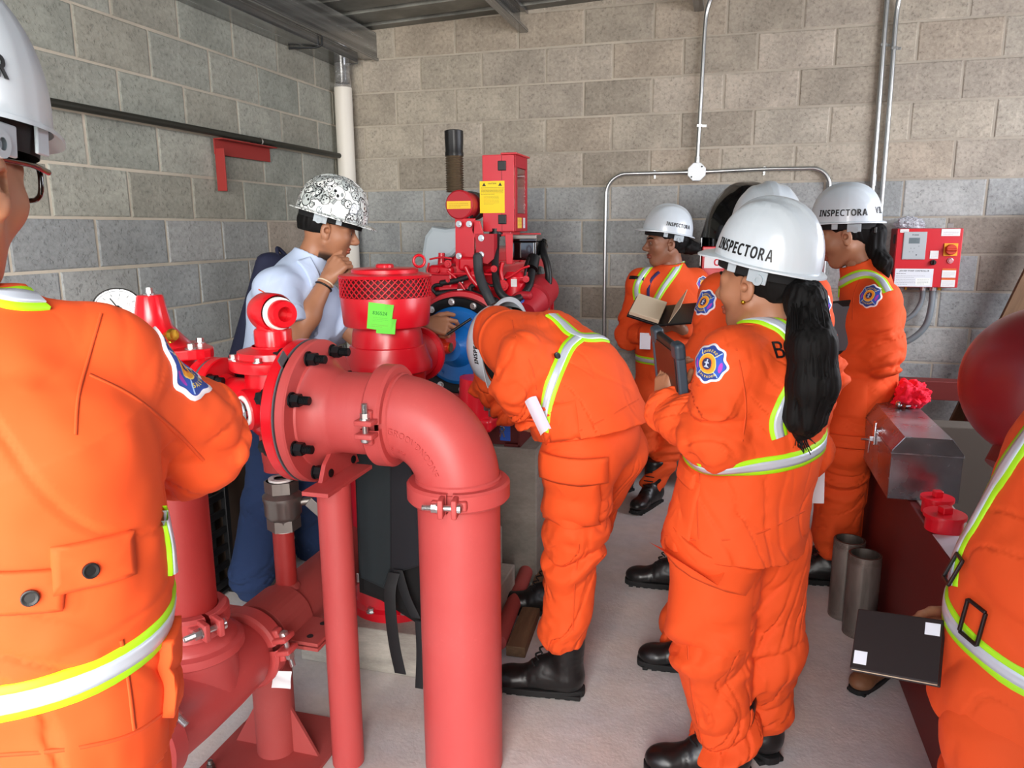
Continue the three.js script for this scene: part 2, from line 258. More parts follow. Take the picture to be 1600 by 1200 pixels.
const font = await new FontLoader().loadAsync('fonts/droid/droid_sans_bold.typeface.json');
const fontR = await new FontLoader().loadAsync('fonts/droid/droid_sans_regular.typeface.json');
function label(parent, name, w, h, o, n, up, draw, px = 512, mat0 = {}) {                   // a printed flat label fixed on a face
  const c = canvasTex(px, Math.round(px * h / w), draw), m = mat(0xffffff, .55, 0, { map: c, ...mat0 });
  const g = new THREE.BoxGeometry(w, h, .0012), z = n.clone().normalize(), x = up.clone().cross(z).normalize(), y = z.clone().cross(x);
  g.applyMatrix4(M4().makeBasis(x, y, z)).translate(o.x, o.y, o.z); return P(parent, name, g, m);
}
const lines = (g, x, y, w, n, dy, col, lw = 2) => { g.strokeStyle = col; g.lineWidth = lw; for (let i = 0; i < n; i++) { g.beginPath(); g.moveTo(x, y + i * dy); let q = x; while (q < x + w * (i === n - 1 ? .6 : 1)) { const s = 8 + (i * 37 + q * 13) % 17; g.lineTo(q + s, y + i * dy); q += s + 5; g.moveTo(q, y + i * dy); } g.stroke(); } };
// a grooved pipe coupling: two half housings with bolt pads and bolts; axis given, pads along 'side'
function coupling(t, o, axis, side, r, w = .052, material = MT.pipe) {
  const half = (s) => {
    const pr = [[r + .002, -w / 2], [r + .02, -w / 2], [r + .026, -w / 2 + .007], [r + .026, w / 2 - .007], [r + .02, w / 2], [r + .002, w / 2]];
    const g = [new THREE.LatheGeometry(pr.map(p => new THREE.Vector2(...p)), 28, (s > 0 ? 0 : PI) + .06, PI - .12)];
    for (const e of [-1, 1]) { g.push(box(.014, w * .94, .045, s * .017, 0, e * (r + .036), .004)); g.push(box(.03, w * .5, .024, s * .03, 0, e * (r + .022), .006)); }
    return orient(toCreasedNormals(mg(g), .6), o, axis, side);
  };
  // local frame: y = axis, z = pads
  P(t, 'coupling_half', half(1), material); P(t, 'coupling_half', half(-1), material);
  for (const e of [-1, 1]) {
    const b = mg([tr(stud(.0075, .013, .04).rotateZ(-PI / 2), .024, 0, e * (r + .042)), tr(lathe([[0, 0], [.0075, 0], [.0075, .05], [0, .05]], 12).rotateZ(-PI / 2), -.024, 0, e * (r + .042)), tr(lathe([[0, 0], [.013, 0], [.012, .008], [.006, .012], [0, .012]], 14).rotateZ(PI / 2), -.024, 0, e * (r + .042))]);
    P(t, 'bolt', orient(b, o, axis, side), MT.zinc);
  }
}
const AX = v(1, 0, 0), AY = v(0, 1, 0), AZ = v(0, 0, 1), Zp = 2.865, Yp = 1.015;
{ // discharge line: flange, spool, elbow, riser, all in salmon red
  const t = T('discharge_pipe', 'large salmon-red steel pipe with bolted flange, elbow and thick vertical riser in the foreground', 'pipe', [0, 0, 0]);
  const rx = 1.788, R = .1095, er = .172, eo = v(rx - er, Yp - er, Zp);
  const fx = 1.372;
  const fl = lathe([[.1, 0], [.19, 0], [.194, .004], [.194, .024], [.19, .028], [.152, .03], [.15, .036], [.14, .04], [.122, .062], [.112, .085], [R, .095], [R, .1]], 64);
  P(t, 'flange', orient(fl, v(fx, Yp, Zp), AX), MT.pipe);
  for (let k = 0; k < 8; k++) { const a = PI / 8 + k * PI / 4; P(t, 'stud_bolt', orient(stud(.0115, .022, .052), v(fx + .03, Yp + .166 * Math.sin(a), Zp + .166 * Math.cos(a)), AX), MT.blackSteel, 'black stud bolt with nut'); }
  P(t, 'gasket', orient(mg([lathe([[.1, 0], [.195, 0], [.195, .004], [.1, .004]], 64), box(.035, .004, .04, 0, .002, .2, .001).applyMatrix4(M4().makeRotationY(-.9))]), v(fx - .005, Yp, Zp), AX), MT.gasket);
  P(t, 'spool', cylAB(v(fx + .09, Yp, Zp), v(rx - er - .01, Yp, Zp), R, R, 48, true), MT.pipe);
  const elbow = new THREE.TorusGeometry(er, R, 48, 40, PI / 2); elbow.translate(eo.x, eo.y, eo.z);
  const ring = (o, ax) => orient(lathe([[R, -.012], [R + .004, -.008], [R + .004, .008], [R, .012]], 48), o, ax);
  P(t, 'elbow', mg([elbow, ring(v(rx - er + .012, Yp, Zp), AX), ring(v(rx, Yp - er + .012, Zp), AY)]), MT.pipe);
  // raised casting characters on the elbow, worn and barely readable
  const emboss = (str, size, rad, a0, tilt) => {
    const out = []; let adv = 0;
    for (const ch of str) {
      const g = new TextGeometry(ch, { font: fontR, size, depth: .0022, curveSegments: 2, bevelEnabled: false }); g.computeBoundingBox(); const wd = Math.max(g.boundingBox.max.x, size * .3) + size * .25;
      const a = a0 - adv / rad, phi = tilt; adv += wd;
      const nx = v(Math.cos(a), Math.sin(a), 0), n = nx.clone().multiplyScalar(Math.cos(phi)).add(v(0, 0, Math.sin(phi))), tx = v(Math.sin(a), -Math.cos(a), 0), uy = n.clone().cross(tx);
      const pos = v(eo.x, eo.y, eo.z).addScaledVector(nx, er).addScaledVector(n, R - .0006);
      g.applyMatrix4(M4().makeBasis(tx, uy, n)).translate(pos.x, pos.y, pos.z); out.push(g);
    } return mg(out);
  };
  P(t, 'raised_marking', mg([emboss('GROOVDNODNF', .017, .185, 1.42, 1.75), emboss('6 1/2', .014, .14, 1.35, 2.2)]), MT.pipe);
  P(t, 'riser', cylAB(v(rx, .012, Zp), v(rx, Yp - er + .01, Zp), R, R, 48), MT.pipe);
  coupling(t, v(rx - er - .014, Yp, Zp), AX, AZ, R); coupling(t, v(rx, Yp - er - .014, Zp), AY, v(.17, 0, 1).normalize(), R);
}
{ // pipe stand under the flange
  const t = T('pipe_stand', 'slim salmon-red pipe stand bolted under the big flange', 'pipe stand', [0, 0, 0]);
  const x = 1.468, z = 2.95;
  P(t, 'post', cylAB(v(x, .01, z), v(x, .84, z), .0445, .0445, 32), MT.pipe);
  P(t, 'cap_plate', box(.075, .012, .25, x, .842, z - .03, .002), MT.pipe);
  P(t, 'saddle_plate', mg([extrude([[-.11, 0], [.1, 0], [.075, .05], [.05, .07], [-.05, .07], [-.085, .045]], .01, .001).rotateY(PI / 2).translate(x - .03, .845, Zp)]), MT.pipe);
}
{ // pressure relief valve: bright glossy red castings left of the flange
  const t = T('relief_valve', 'glossy bright red pressure relief valve with round bonnet and elbow cap beside the big flange', 'valve', [0, 0, 0]);
  const fx = 1.366; const L = v(-1, 0, 0);
  P(t, 'outlet_flange', orient(lathe([[0, 0], [.19, 0], [.194, .004], [.194, .03], [.19, .034], [.12, .036], [.1, .06], [.08, .09], [.066, .13], [.06, .2]], 64), v(fx, Yp, Zp), L), MT.valve);
  P(t, 'body', mg([cylAB(v(1.28, Yp, Zp), v(1.1, Yp + .02, Zp + .01), .075, .062, 36), cylAB(v(1.262, Yp - .02, Zp), v(1.262, 1.15, Zp), .088, .08, 36), tr(new THREE.SphereGeometry(.092, 32, 20), 1.262, Yp, Zp)]), MT.valve);
  for (let k = 0; k < 8; k++) { const a = PI / 8 + k * PI / 4; P(t, 'nut', orient(hexBolt(.0175, .026), v(fx - .034, Yp + .166 * Math.sin(a), Zp + .166 * Math.cos(a)), L), MT.blackSteel); }
  // bonnet
  P(t, 'bonnet', orient(lathe([[.06, 0], [.1, 0], [.118, .004], [.12, .008], [.12, .03], [.116, .034], [.1, .036], [.097, .052], [.06, .062], [.058, .066]], 44), v(1.262, 1.125, Zp), AY), MT.valve);
  for (let k = 0; k < 6; k++) { const a = .35 + k * PI / 3; P(t, 'bolt', orient(hexBolt(.009, .013), v(1.262 + .107 * Math.cos(a), 1.159, Zp + .107 * Math.sin(a)), AY), MT.zinc); }
  P(t, 'bonnet_cap', orient(lathe([[0, 0], [.047, 0], [.05, .004], [.05, .045], [.047, .05], [.02, .05]], 36), v(1.262, 1.186, Zp), AY), MT.valve);
  P(t, 'thread_tape', orient(lathe([[.03, 0], [.042, 0], [.042, .007], [.03, .007]], 32), v(1.262, 1.236, Zp), AY), MT.ptfe, 'white thread tape');
  const hd = v(.86, .0, .5).normalize();
  P(t, 'cap_elbow', mg([orient(lathe([[0, -.06], [.03, -.06], [.045, -.05], [.052, -.03], [.052, .03], [.048, .04]], 36), v(1.26, 1.28, Zp), hd), cylAB(v(1.262, 1.236, Zp), v(1.262, 1.27, Zp), .042, .045, 32)]), MT.valve);
  P(t, 'socket_tape', orient(lathe([[.03, 0], [.044, 0], [.043, .013], [.03, .014]], 32), v(1.26, 1.28, Zp).addScaledVector(hd, .04), hd), MT.ptfe, 'white thread tape ring');
  P(t, 'socket', orient(lathe([[.0, .0], [.02, 0], [.02, .03], [.034, .03], [.037, .024], [.037, 0]], 32), v(1.26, 1.28, Zp).addScaledVector(hd, .05), hd), MT.valve);
  P(t, 'test_nipple', mg([cylAB(v(1.26, 1.285, Zp).addScaledVector(hd, -.058), v(1.26, 1.285, Zp).addScaledVector(hd, -.085), .012, .01, 16), cylAB(v(1.26, 1.285, Zp).addScaledVector(hd, -.085), v(1.26, 1.285, Zp).addScaledVector(hd, -.108), .007, .006, 12)]), MT.zinc);
  // side port with a chromed plug in front of the body
  const sp = onZ(388, 640, 2.97), sd = v(-.55, -.1, .83).normalize();
  P(t, 'side_port', mg([orient(lathe([[0, -.1], [.04, -.1], [.05, -.03], [.056, 0], [.054, .008], [.04, .009]], 36), sp, sd)]), MT.valve);
  P(t, 'side_port_tape', orient(lathe([[.03, .006], [.041, .006], [.04, .012], [.03, .013]], 32), sp, sd), MT.ptfe, 'white thread tape ring');
  P(t, 'plug', orient(mg([lathe([[0, 0], [.033, 0], [.033, .02], [.026, .024], [0, .024]], 28), tr(hexPrism(.021, .022), 0, .022, 0)]), sp, sd), MT.chrome, 'chrome pipe plug');
  // inlet flange pair
  P(t, 'inlet_flange', orient(lathe([[.05, 0], [.112, 0], [.115, .003], [.115, .024], [.112, .027], [.07, .03], [.062, .05]], 48), v(1.075, Yp + .02, Zp + .01), AX), MT.valve);
  P(t, 'inlet_gasket', orient(lathe([[.05, 0], [.112, 0], [.112, .006], [.05, .006]], 48), v(1.068, Yp + .02, Zp + .01), AX), MT.gasket);
  for (let k = 0; k < 4; k++) { const a = PI / 4 + k * PI / 2; P(t, 'stud_bolt', orient(stud(.0105, .02, .045), v(1.102, Yp + .02 + .09 * Math.sin(a), Zp + .01 + .09 * Math.cos(a)), AX), MT.blackSteel); }
  // lower outlet
  P(t, 'drain_outlet', mg([cylAB(v(1.25, 1.0, Zp), v(1.25, .86, Zp), .05, .042, 28), cylAB(v(1.25, .9, Zp), v(1.25, .835, Zp), .042, .04, 28)]), MT.pipeDark);
}
{ // angle valve with cone bonnet at the far left
  const t = T('cone_valve', 'glossy red valve with tall cone-shaped bonnet and brass fitting behind the near man', 'valve', [0, 0, 0]);
  const ox = .872, y0 = 1.18;
  P(t, 'flange', orient(lathe([[.05, 0], [.112, 0], [.115, .003], [.115, .024], [.112, .027], [.05, .027]], 48), v(1.04, Yp + .02, Zp + .01), AX), MT.valve);
  P(t, 'body', mg([cylAB(v(1.05, Yp + .02, Zp + .01), v(.9, Yp + .02, Zp), .07, .085, 36), tr(new THREE.SphereGeometry(.1, 28, 20).scale(1, .9, 1), .88, Yp + .02, Zp), cylAB(v(.88, Yp, Zp), v(.88, y0 - .03, Zp), .1, .1, 32)]), MT.valve);
  const cover = []; for (let k = 0; k < 40; k++) { const a = k / 40 * 2 * PI, r = .13 + .012 * Math.cos(4 * a); cover.push([Math.cos(a) * r * 1.08, Math.sin(a) * r * .86]); }
  P(t, 'cover', mg([extrude(cover, .02, .004).rotateX(-PI / 2).translate(.9, y0 - .03, Zp)]), MT.valve);
  P(t, 'cone_bonnet', orient(lathe([[.1, 0], [.095, .012], [.075, .035], [.052, .062], [.044, .1], [.036, .145], [.033, .15], [0, .151]], 40), v(ox, y0 - .01, Zp), AY), MT.valve);
  P(t, 'top_bolt', orient(mg([hexBolt(.01, .02)]), v(ox, y0 + .14, Zp), AY), MT.zinc);
  for (const [a, b] of [[.11, .02], [.06, .09], [.055, -.09], [-.07, .09], [-.07, -.09]]) P(t, 'bolt', orient(hexBolt(.011, .016), v(.9 + a, y0 - .008, Zp + b), AY), MT.zinc);
  const bp = onZ(266, 524, Zp + .05);
  P(t, 'brass_fitting', mg([orient(lathe([[0, -.02], [.01, -.02], [.012, -.01], [.017, 0], [.019, .008], [.015, .018], [0, .02]], 18), bp, v(.9, .1, .2)), capped([bp.clone().add(v(-.015, -.004, 0)), bp.clone().add(v(-.05, -.008, .01)), bp.clone().add(v(-.08, 0, .015))], .005, 8), cylAB(bp.clone().add(v(0, -.02, 0)), bp, .008, .008, 10)]), MT.brass, 'small brass fitting');
  // its own supply pipe down to the floor header
  P(t, 'supply_pipe', mg([cylAB(v(.88, .35, Zp), v(.88, 1.0, Zp), .06, .06, 28)]), MT.pipeDark);
}
{ // pressure gauge
  const t = T('pressure_gauge', 'round pressure gauge with white dial above the orange shoulder of the near man', 'gauge', [0, 0, 0]);
  const o = onZ(184, 483, 2.9), n = CAM.clone().sub(o).add(v(-.45, 1.25, -.35)).normalize(), r = .062;
  const fit = (g) => orient(g, o, n, v(0, 1, 0).cross(n));
  P(t, 'case', fit(lathe([[0, -.03], [r * .9, -.03], [r, -.024], [r * 1.02, .006], [r * 1.04, .012], [r * .95, .014], [r * .93, .006]], 40)), MT.chrome);
  const dial = canvasTex(256, 256, (g, w) => { g.fillStyle = '#eef3f4'; g.fillRect(0, 0, w, w); g.translate(w / 2, w / 2); g.strokeStyle = '#20262c'; g.fillStyle = '#20262c'; for (let i = 0; i <= 50; i++) { const a = (135 + i * 5.4) * PI / 180; g.lineWidth = i % 5 ? 1.5 : 4; g.beginPath(); g.moveTo(Math.cos(a) * 112, Math.sin(a) * 112); g.lineTo(Math.cos(a) * (i % 5 ? 102 : 92), Math.sin(a) * (i % 5 ? 102 : 92)); g.stroke(); if (i % 10 === 0) { g.font = '20px sans-serif'; g.textAlign = 'center'; g.fillText(String(i * 6), Math.cos(a) * 72, Math.sin(a) * 72 + 7); } } });
  const dg = new THREE.CircleGeometry(r * .93, 40).rotateX(-PI / 2).translate(0, .004, 0); P(t, 'dial', fit(dg), mat(0xffffff, .5, 0, { map: dial }));
  P(t, 'pointer', fit(mg([box(.05, .0012, .003, -.012, .007, 0, .0004).applyMatrix4(M4().makeRotationY(.5)), lathe([[0, .004], [.006, .004], [.006, .01], [0, .01]], 14), box(.022, .0012, .009, .014, .007, -.004, .0004).applyMatrix4(M4().makeRotationY(.5))])), MT.black);
  P(t, 'lens', fit(new THREE.CircleGeometry(r * .93, 40).rotateX(-PI / 2).translate(0, .0115, 0)), MT.glass);
  P(t, 'stem', cylAB(o.clone().addScaledVector(n, -.02), v(o.x + .03, 1.13, Zp), .009, .011, 12), MT.brass);
}
{ // ball valve in the two-inch drop pipe
  const t = T('ball_valve', 'grey stainless ball valve with blue lever in the red drop pipe', 'valve', [1.255, 0, Zp]);
  const y = .66;
  P(t, 'body', lathe([[.034, .0], [.04, .0], [.041, .03], [.045, .036], [.051, .045], [.052, .085], [.055, .09], [.055, .1], [.046, .108], [.041, .112], [.041, .145], [.034, .145]], 36).translate(0, y, 0), MT.steelDull);
  for (const d of [0, .112]) P(t, 'hex_end', hexPrism(.047, .033).translate(0, y + d, 0), MT.steelDull);
  for (const d of [-.004, .145]) P(t, 'thread_tape', lathe([[.02, 0], [.035, 0], [.035, .006], [.02, .006]], 28).translate(0, y + d, 0), MT.ptfe);
  P(t, 'stem', cylAB(v(.04, y + .075, -.02), v(.075, y + .078, -.035), .011, .011, 14), MT.steelDull);
  const lev = (a, b, w) => { const d = b.clone().sub(a); const g = box(w, d.length(), .005, 0, d.length() / 2, 0, .002); return orient(g, a, d, v(.3, 0, 1)); };
  const a = v(.07, y + .08, -.02), b = v(.115, y + .045, -.02), c = v(.155, y - .07, -.02);
  P(t, 'lever', mg([lev(a, b, .03), lev(b, v(.128, y + .005, -.02), .028)]), MT.steelDull); P(t, 'lever_sleeve', lev(v(.126, y + .01, -.02), c, .03), MT.blueHandle, 'blue plastic lever sleeve');
}
{ // drop pipe and floor header
  const t = T('floor_header', 'dusty red header pipe running along the floor with a tee, couplings and support stand', 'pipe', [0, 0, 0]);
  const X = 1.25, Y = .4, R = .084;
  P(t, 'header', cylAB(v(X, Y, 3.06), v(X, Y, 2.2), R, R, 40), MT.pipeDusty);
  P(t, 'drop_pipe', cylAB(v(X, Y + .06, Zp), v(X, .665, Zp), .03, .03, 24), MT.pipeDark);
  P(t, 'weld_ring', orient(lathe([[.03, 0], [.04, 0], [.034, .012], [.03, .014]], 24), v(X, Y + R - .006, Zp), AY), MT.pipeDusty);
  // support strap, stand and base plate
  const zs = 2.955, sw = .13; const arc = []; for (let i = 0; i <= 20; i++) { const a = i / 20 * PI; arc.push([Math.cos(a) * (R + .01), Math.sin(a) * (R + .01)]); } for (let i = 20; i >= 0; i--) { const a = i / 20 * PI; arc.push([Math.cos(a) * (R + .001), Math.sin(a) * (R + .001)]); }
  P(t, 'pipe_strap', mg([extrude(arc, sw, .0015).translate(X, Y, zs - sw / 2), box(.1, .01, sw, X - R - .05, Y + .005, zs, .001), box(.1, .01, sw, X + R + .05, Y + .005, zs, .001), box(.1, .01, sw, X + R + .05, Y - .009, zs, .001)]), MT.pipeDusty);
  for (const [s, dz] of [[-1, -.035], [-1, .035], [1, -.035], [1, .035]]) P(t, 'bolt_hole', orient(lathe([[0, 0], [.009, 0], [.009, .0012], [0, .0012]], 14), v(X + s * (R + .06), Y + .0105, zs + dz), AY), MT.black);
  P(t, 'stand_post', cylAB(v(X - .01, .01, zs), v(X - .01, Y - R + .02, zs), .057, .057, 32), MT.pipeDusty);
  P(t, 'gusset', extrude([[0, 0], [.08, 0], [0, .14]], .008, .001).translate(X + .045, .012, zs - .004), MT.pipeDusty); P(t, 'gusset', extrude([[0, 0], [-.08, 0], [0, .14]], .008, .001).translate(X - .065, .012, zs - .004), MT.pipeDusty);
  P(t, 'base_plate', box(.33, .012, .33, X - .01, .006, zs, .002).applyMatrix4(M4()), MT.pipeDusty);
  for (const [a, b] of [[.13, .13], [.13, -.13], [-.13, .13], [-.13, -.13]]) P(t, 'anchor_bolt', orient(stud(.007, .011, .026), v(X - .01 + a, .012, zs + b), AY), MT.steelDull);
  // grooved tee with reducer and the thick vertical pipe
  const zt = 3.265;
  P(t, 'tee', mg([orient(lathe([[R, -.19], [R + .004, -.185], [R + .004, -.165], [R + .012, -.15], [R + .016, -.06], [R + .016, .06], [R + .012, .15], [R + .004, .165], [R + .004, .185], [R, .19]], 44), v(X, Y, zt), AZ), orient(lathe([[.1, .0], [.096, .09], [.1, .1], [.1, .115], [.09, .118]], 40), v(X, Y, zt), AY)]), MT.pipe);
  P(t, 'reducer', orient(lathe([[.112, .112], [.115, .116], [.114, .135], [.1, .14], [.098, .146], [.086, .158], [.078, .162], [.074, .17], [.064, .185], [.06, .2]], 44), v(X, Y, zt), AY), MT.pipe);
  const mk = new TextGeometry('TEE 606', { font: fontR, size: .02, depth: .002, curveSegments: 2 });
  coupling(t, v(X, Y, 3.07), AZ, v(1, .25, 0).normalize(), R); coupling(t, v(X, Y, 3.46), AZ, v(.6, .8, 0).normalize(), R); coupling(t, v(X, Y + .2, zt), AY, v(1, 0, .5).normalize(), .0605, .045);
  P(t, 'vertical_pipe', cylAB(v(X, Y + .18, zt), v(X, 1.02, zt), .0605, .0605, 36), MT.pipeDark);
  P(t, 'run_end', mg([cylAB(v(X, Y, 3.45), v(X, Y, 3.75), R, R, 36)]), MT.pipe);
  P(t, 'end_stand', mg([cylAB(v(X, .01, 3.62), v(X, Y - .06, 3.62), .05, .05, 24), box(.24, .012, .24, X, .006, 3.62, .002)]), MT.pipeDusty);
  // paper tag taped on the near coupling
  const tg = new THREE.PlaneGeometry(.05, .07, 6, 8), pp = tg.attributes.position; for (let i = 0; i < pp.count; i++) pp.setZ(i, .012 * Math.sin(pp.getY(i) * 55 + pp.getX(i) * 20)); tg.computeVertexNormals();
  const to = at(440, 1062, 2.02); tg.rotateY(.35).rotateZ(-.2).translate(to.x, to.y, to.z);
  P(t, 'paper_tag', tg, mat(hex('#e8ebf0'), .9, 0, { side: THREE.DoubleSide }), 'crumpled white paper tag');
}
{ // loose drain pipe lying by the plinth, timber beside it
  const a = v(1.64, .05, 1.33), b = v(1.72, .05, 2.3), t = T('drain_pipe', 'thin dusty red pipe with a grey end tee lying on the floor beside the plinth', 'pipe', [0, 0, 0]);
  P(t, 'pipe', cylAB(a, b, .03, .03, 20), MT.pipeDusty); P(t, 'end_tee', mg([cylAB(a.clone().add(v(0, 0, -.02)), a.clone().add(v(.005, 0, .06)), .038, .038, 20), cylAB(a.clone().add(v(0, -.02, -.0)), a.clone().add(v(0, .07, 0)), .036, .036, 20, true), orient(lathe([[.028, 0], [.042, 0], [.042, .014], [.028, .014]], 20), a.clone().add(v(0, .06, 0)), AY)]), MT.steelDull);
  const w = T('timber', 'rough timber board lying on the floor beside the thin red pipe', 'timber', [1.76, .022, 1.9], [0, .06, 0]); P(w, 'board', box(.07, .04, .8, 0, 0, 0, .003), MT.wood);
}
{ // concrete foundations
  S('pump_plinth', box(.62, .16, .62, 1.36, .08, 2.2, .006), MT.concretePale); S('engine_plinth', box(1.0, .6, 1.55, 1.22, .3, .95, .008), MT.concrete); S('plinth_step', box(.2, .3, .3, 1.5, .15, 1.98, .01), MT.concretePale);
  const k = T('engine_skid', 'dark red steel channel skid on the concrete plinth under the diesel engine', 'skid', [0, .6, 0]);
  for (const x of [.86, 1.64]) P(k, 'rail', mg([box(.012, .1, 1.5, x, .05, .96, .002), box(.07, .012, 1.5, x - .03, .094, .96, .002), box(.07, .012, 1.5, x - .03, .006, .96, .002)]), MT.darkRed);
  for (const z of [.3, 1.0, 1.66]) P(k, 'cross_member', box(.78, .1, .05, 1.25, .05, z, .002), MT.darkRed);
  for (const z of [.4, .75, 1.1, 1.45]) P(k, 'bolt', orient(hexBolt(.011, .012), v(1.647, .05, z), AX), MT.steelDull);
}
const GX = 1.335, GZ = 2.3;
{ // right-angle gear drive on the pump head
  const t = T('gear_drive', 'red drum-shaped right-angle gear drive with a mesh band around its top', 'gear drive', [GX, 0, GZ]);
  const yy = (px) => onV([GX, GZ], 600, px).y; const yl = yy(431), ym = yy(462), yb = yy(506), yn = yy(566), R = .152;
  P(t, 'drum', lathe([[.12, yb - .004], [R * .93, yb - .002], [R * .955, yb + .006], [R, ym - .002], [R * .995, ym], [R * .9, ym]], 56), MT.engine);
  P(t, 'mesh_core', lathe([[R * .9, ym - .01], [R * .9, yl + .005]], 40), MT.darkRed);
  const mesh = []; const N = 44; for (let i = 0; i < N; i++) for (const s of [-1, 1]) { const pts = []; for (let j = 0; j <= 4; j++) { const a = i / N * 2 * PI + s * j * .105, y = mix(ym, yl - .004, j / 4); pts.push(v(Math.cos(a) * R, y, Math.sin(a) * R)); } mesh.push(new THREE.TubeGeometry(new THREE.CatmullRomCurve3(pts), 5, .0022, 4)); }
  P(t, 'mesh_band', mg(mesh), MT.engine);
  P(t, 'lid', lathe([[R * .9, yl - .006], [R * 1.02, yl - .004], [R * 1.03, yl], [R * 1.0, yl + .006], [R * .84, yl + .01], [.112, yl + .012], [.112, yl + .022], [.106, yl + .026], [.03, yl + .028], [.03, yl + .036], [.026, yl + .04], [0, yl + .04]], 56), MT.engine);
  P(t, 'lifting_eye', new THREE.TorusGeometry(.02, .005, 8, 24).rotateY(.7).translate(.075, yl + .045, -.12), MT.engine);
  P(t, 'housing', lathe([[.11, yb], [.118, yb - .03], [.121, yb - .07], [.128, yn + .06], [.142, yn + .02], [.15, yn + .004], [.15, yn - .02], [.13, yn - .03], [.12, yn - .1], [.15, yn - .14], [.16, .72]], 48), MT.engine);
  P(t, 'input_housing', mg([cylAB(v(0, yn - .0, 0), v(.01, yn - .01, -.23), .105, .085, 36), orient(lathe([[0, 0], [.1, 0], [.103, .004], [.103, .022], [.1, .026], [.06, .03], [.05, .05], [0, .05]], 36), v(.01, yn - .01, -.23), v(0, 0, -1)), cylAB(v(.08, yn - .06, .09), v(.13, yn - .07, .1), .045, .03, 24)]), MT.engine);
  P(t, 'port_plug', orient(hexBolt(.02, .014), v(.128, yn - .07, .1), v(1, -.1, .2)), MT.engineDusty);
  const cyl = (w, h, r, y, a, tilt, name, m, lbl, z = 0) => { const g = new THREE.PlaneGeometry(w, h, 10, 3), p = g.attributes.position; g.rotateZ(tilt); for (let i = 0; i < p.count; i++) { const b = a + p.getX(i) / r; const q = r + z + (p.getX(i) + p.getY(i) > (w + h) * .36 ? .012 : 0); p.setXYZ(i, Math.sin(b) * q, y + p.getY(i), Math.cos(b) * q); } g.computeVertexNormals(); return P(t, name, g, m, lbl); };
  const gm = (dark) => mat(0xffffff, .85, 0, { side: THREE.DoubleSide, map: canvasTex(256, 256, (g, w) => { g.fillStyle = '#6fdc4c'; g.fillRect(0, 0, w, w); if (dark) { g.fillStyle = '#2f8f35'; g.font = 'bold 46px sans-serif'; g.fillText('836524', 50, 112); lines(g, 60, 140, 150, 3, 16, '#5cc048', 3); lines(g, 50, 210, 160, 2, 16, '#7a9a40', 3); } }) });
  const av = Math.atan2(CAM.x - GX, CAM.z - GZ) - .14;
  cyl(.078, .085, R, yy(487), av + .0, -.12, 'green_sticker', gm(true), 'green paper sticker with faint number', .003); cyl(.06, .05, R, yy(501), av + .12, -.1, 'green_sticker', gm(false), 'green paper sticker underneath', .0015);
  const pl = P(t, 'nameplate', box(.036, .03, .003, 0, 0, 0, .001).applyMatrix4(M4().makeRotationY(av - .05)).translate(Math.sin(av - .07) * .126, yy(549), Math.cos(av - .07) * .126), MT.steelDull);
  P(pl, 'plate_print', box(.03, .022, .001, 0, 0, .0016, 0).applyMatrix4(M4().makeRotationY(av - .05)).translate(Math.sin(av - .07) * .1265, yy(549), Math.cos(av - .07) * .1265), MT.blackMatt);
  // pump discharge head below
  const p = T('vertical_pump', 'red pump discharge column standing on the pale concrete plinth below the gear drive', 'pump', [GX, 0, GZ]);
  P(p, 'column', lathe([[.165, .16], [.165, .19], [.15, .2], [.145, .24], [.15, .5], [.16, .68], [.2, .7], [.2, .72], [0, .72]], 40), MT.engine);
  P(p, 'discharge_neck', mg([cylAB(v(0, .4, 0), v(-.085, .4, -.05), .1, .1, 28)]), MT.engine);
  for (let i = 0; i < 8; i++) { const a = i * PI / 4 + .2; P(p, 'bolt', orient(hexBolt(.012, .016), v(Math.cos(a) * .155, .19, Math.sin(a) * .155), AY), MT.zinc); }
  const s = T('drive_shaft', 'orange-red universal joint shaft between the gear drive and the blue plate', 'shaft', [GX + .01, yn - .01, 0]);
  P(s, 'flange_ring', orient(lathe([[0, 0], [.07, 0], [.07, .012], [.05, .014], [.05, .03], [0, .03]], 28), v(0, 0, 2.02), v(0, 0, -1)), MT.zinc);
  P(s, 'yoke', mg([cylAB(v(0, 0, 1.99), v(0, 0, 1.95), .055, .045, 24), box(.03, .11, .09, 0, 0, 1.92, .01), cylAB(v(0, -.06, 1.91), v(0, .06, 1.91), .022, .022, 18), cylAB(v(-.06, 0, 1.88), v(.06, 0, 1.88), .022, .022, 18), box(.11, .03, .09, 0, 0, 1.86, .01), cylAB(v(0, 0, 1.85), v(0, 0, 1.72), .04, .05, 24)]), mat(hex('#e03a20'), .35, .2));
  P(s, 'bearing_cap', mg([cylAB(v(0, .055, 1.91), v(0, .066, 1.91), .019, .019, 16), cylAB(v(.055, 0, 1.88), v(.066, 0, 1.88), .019, .019, 16)]), MT.brass);
}
const EX = 1.36, EY = 1.015, EZ = 1.66;
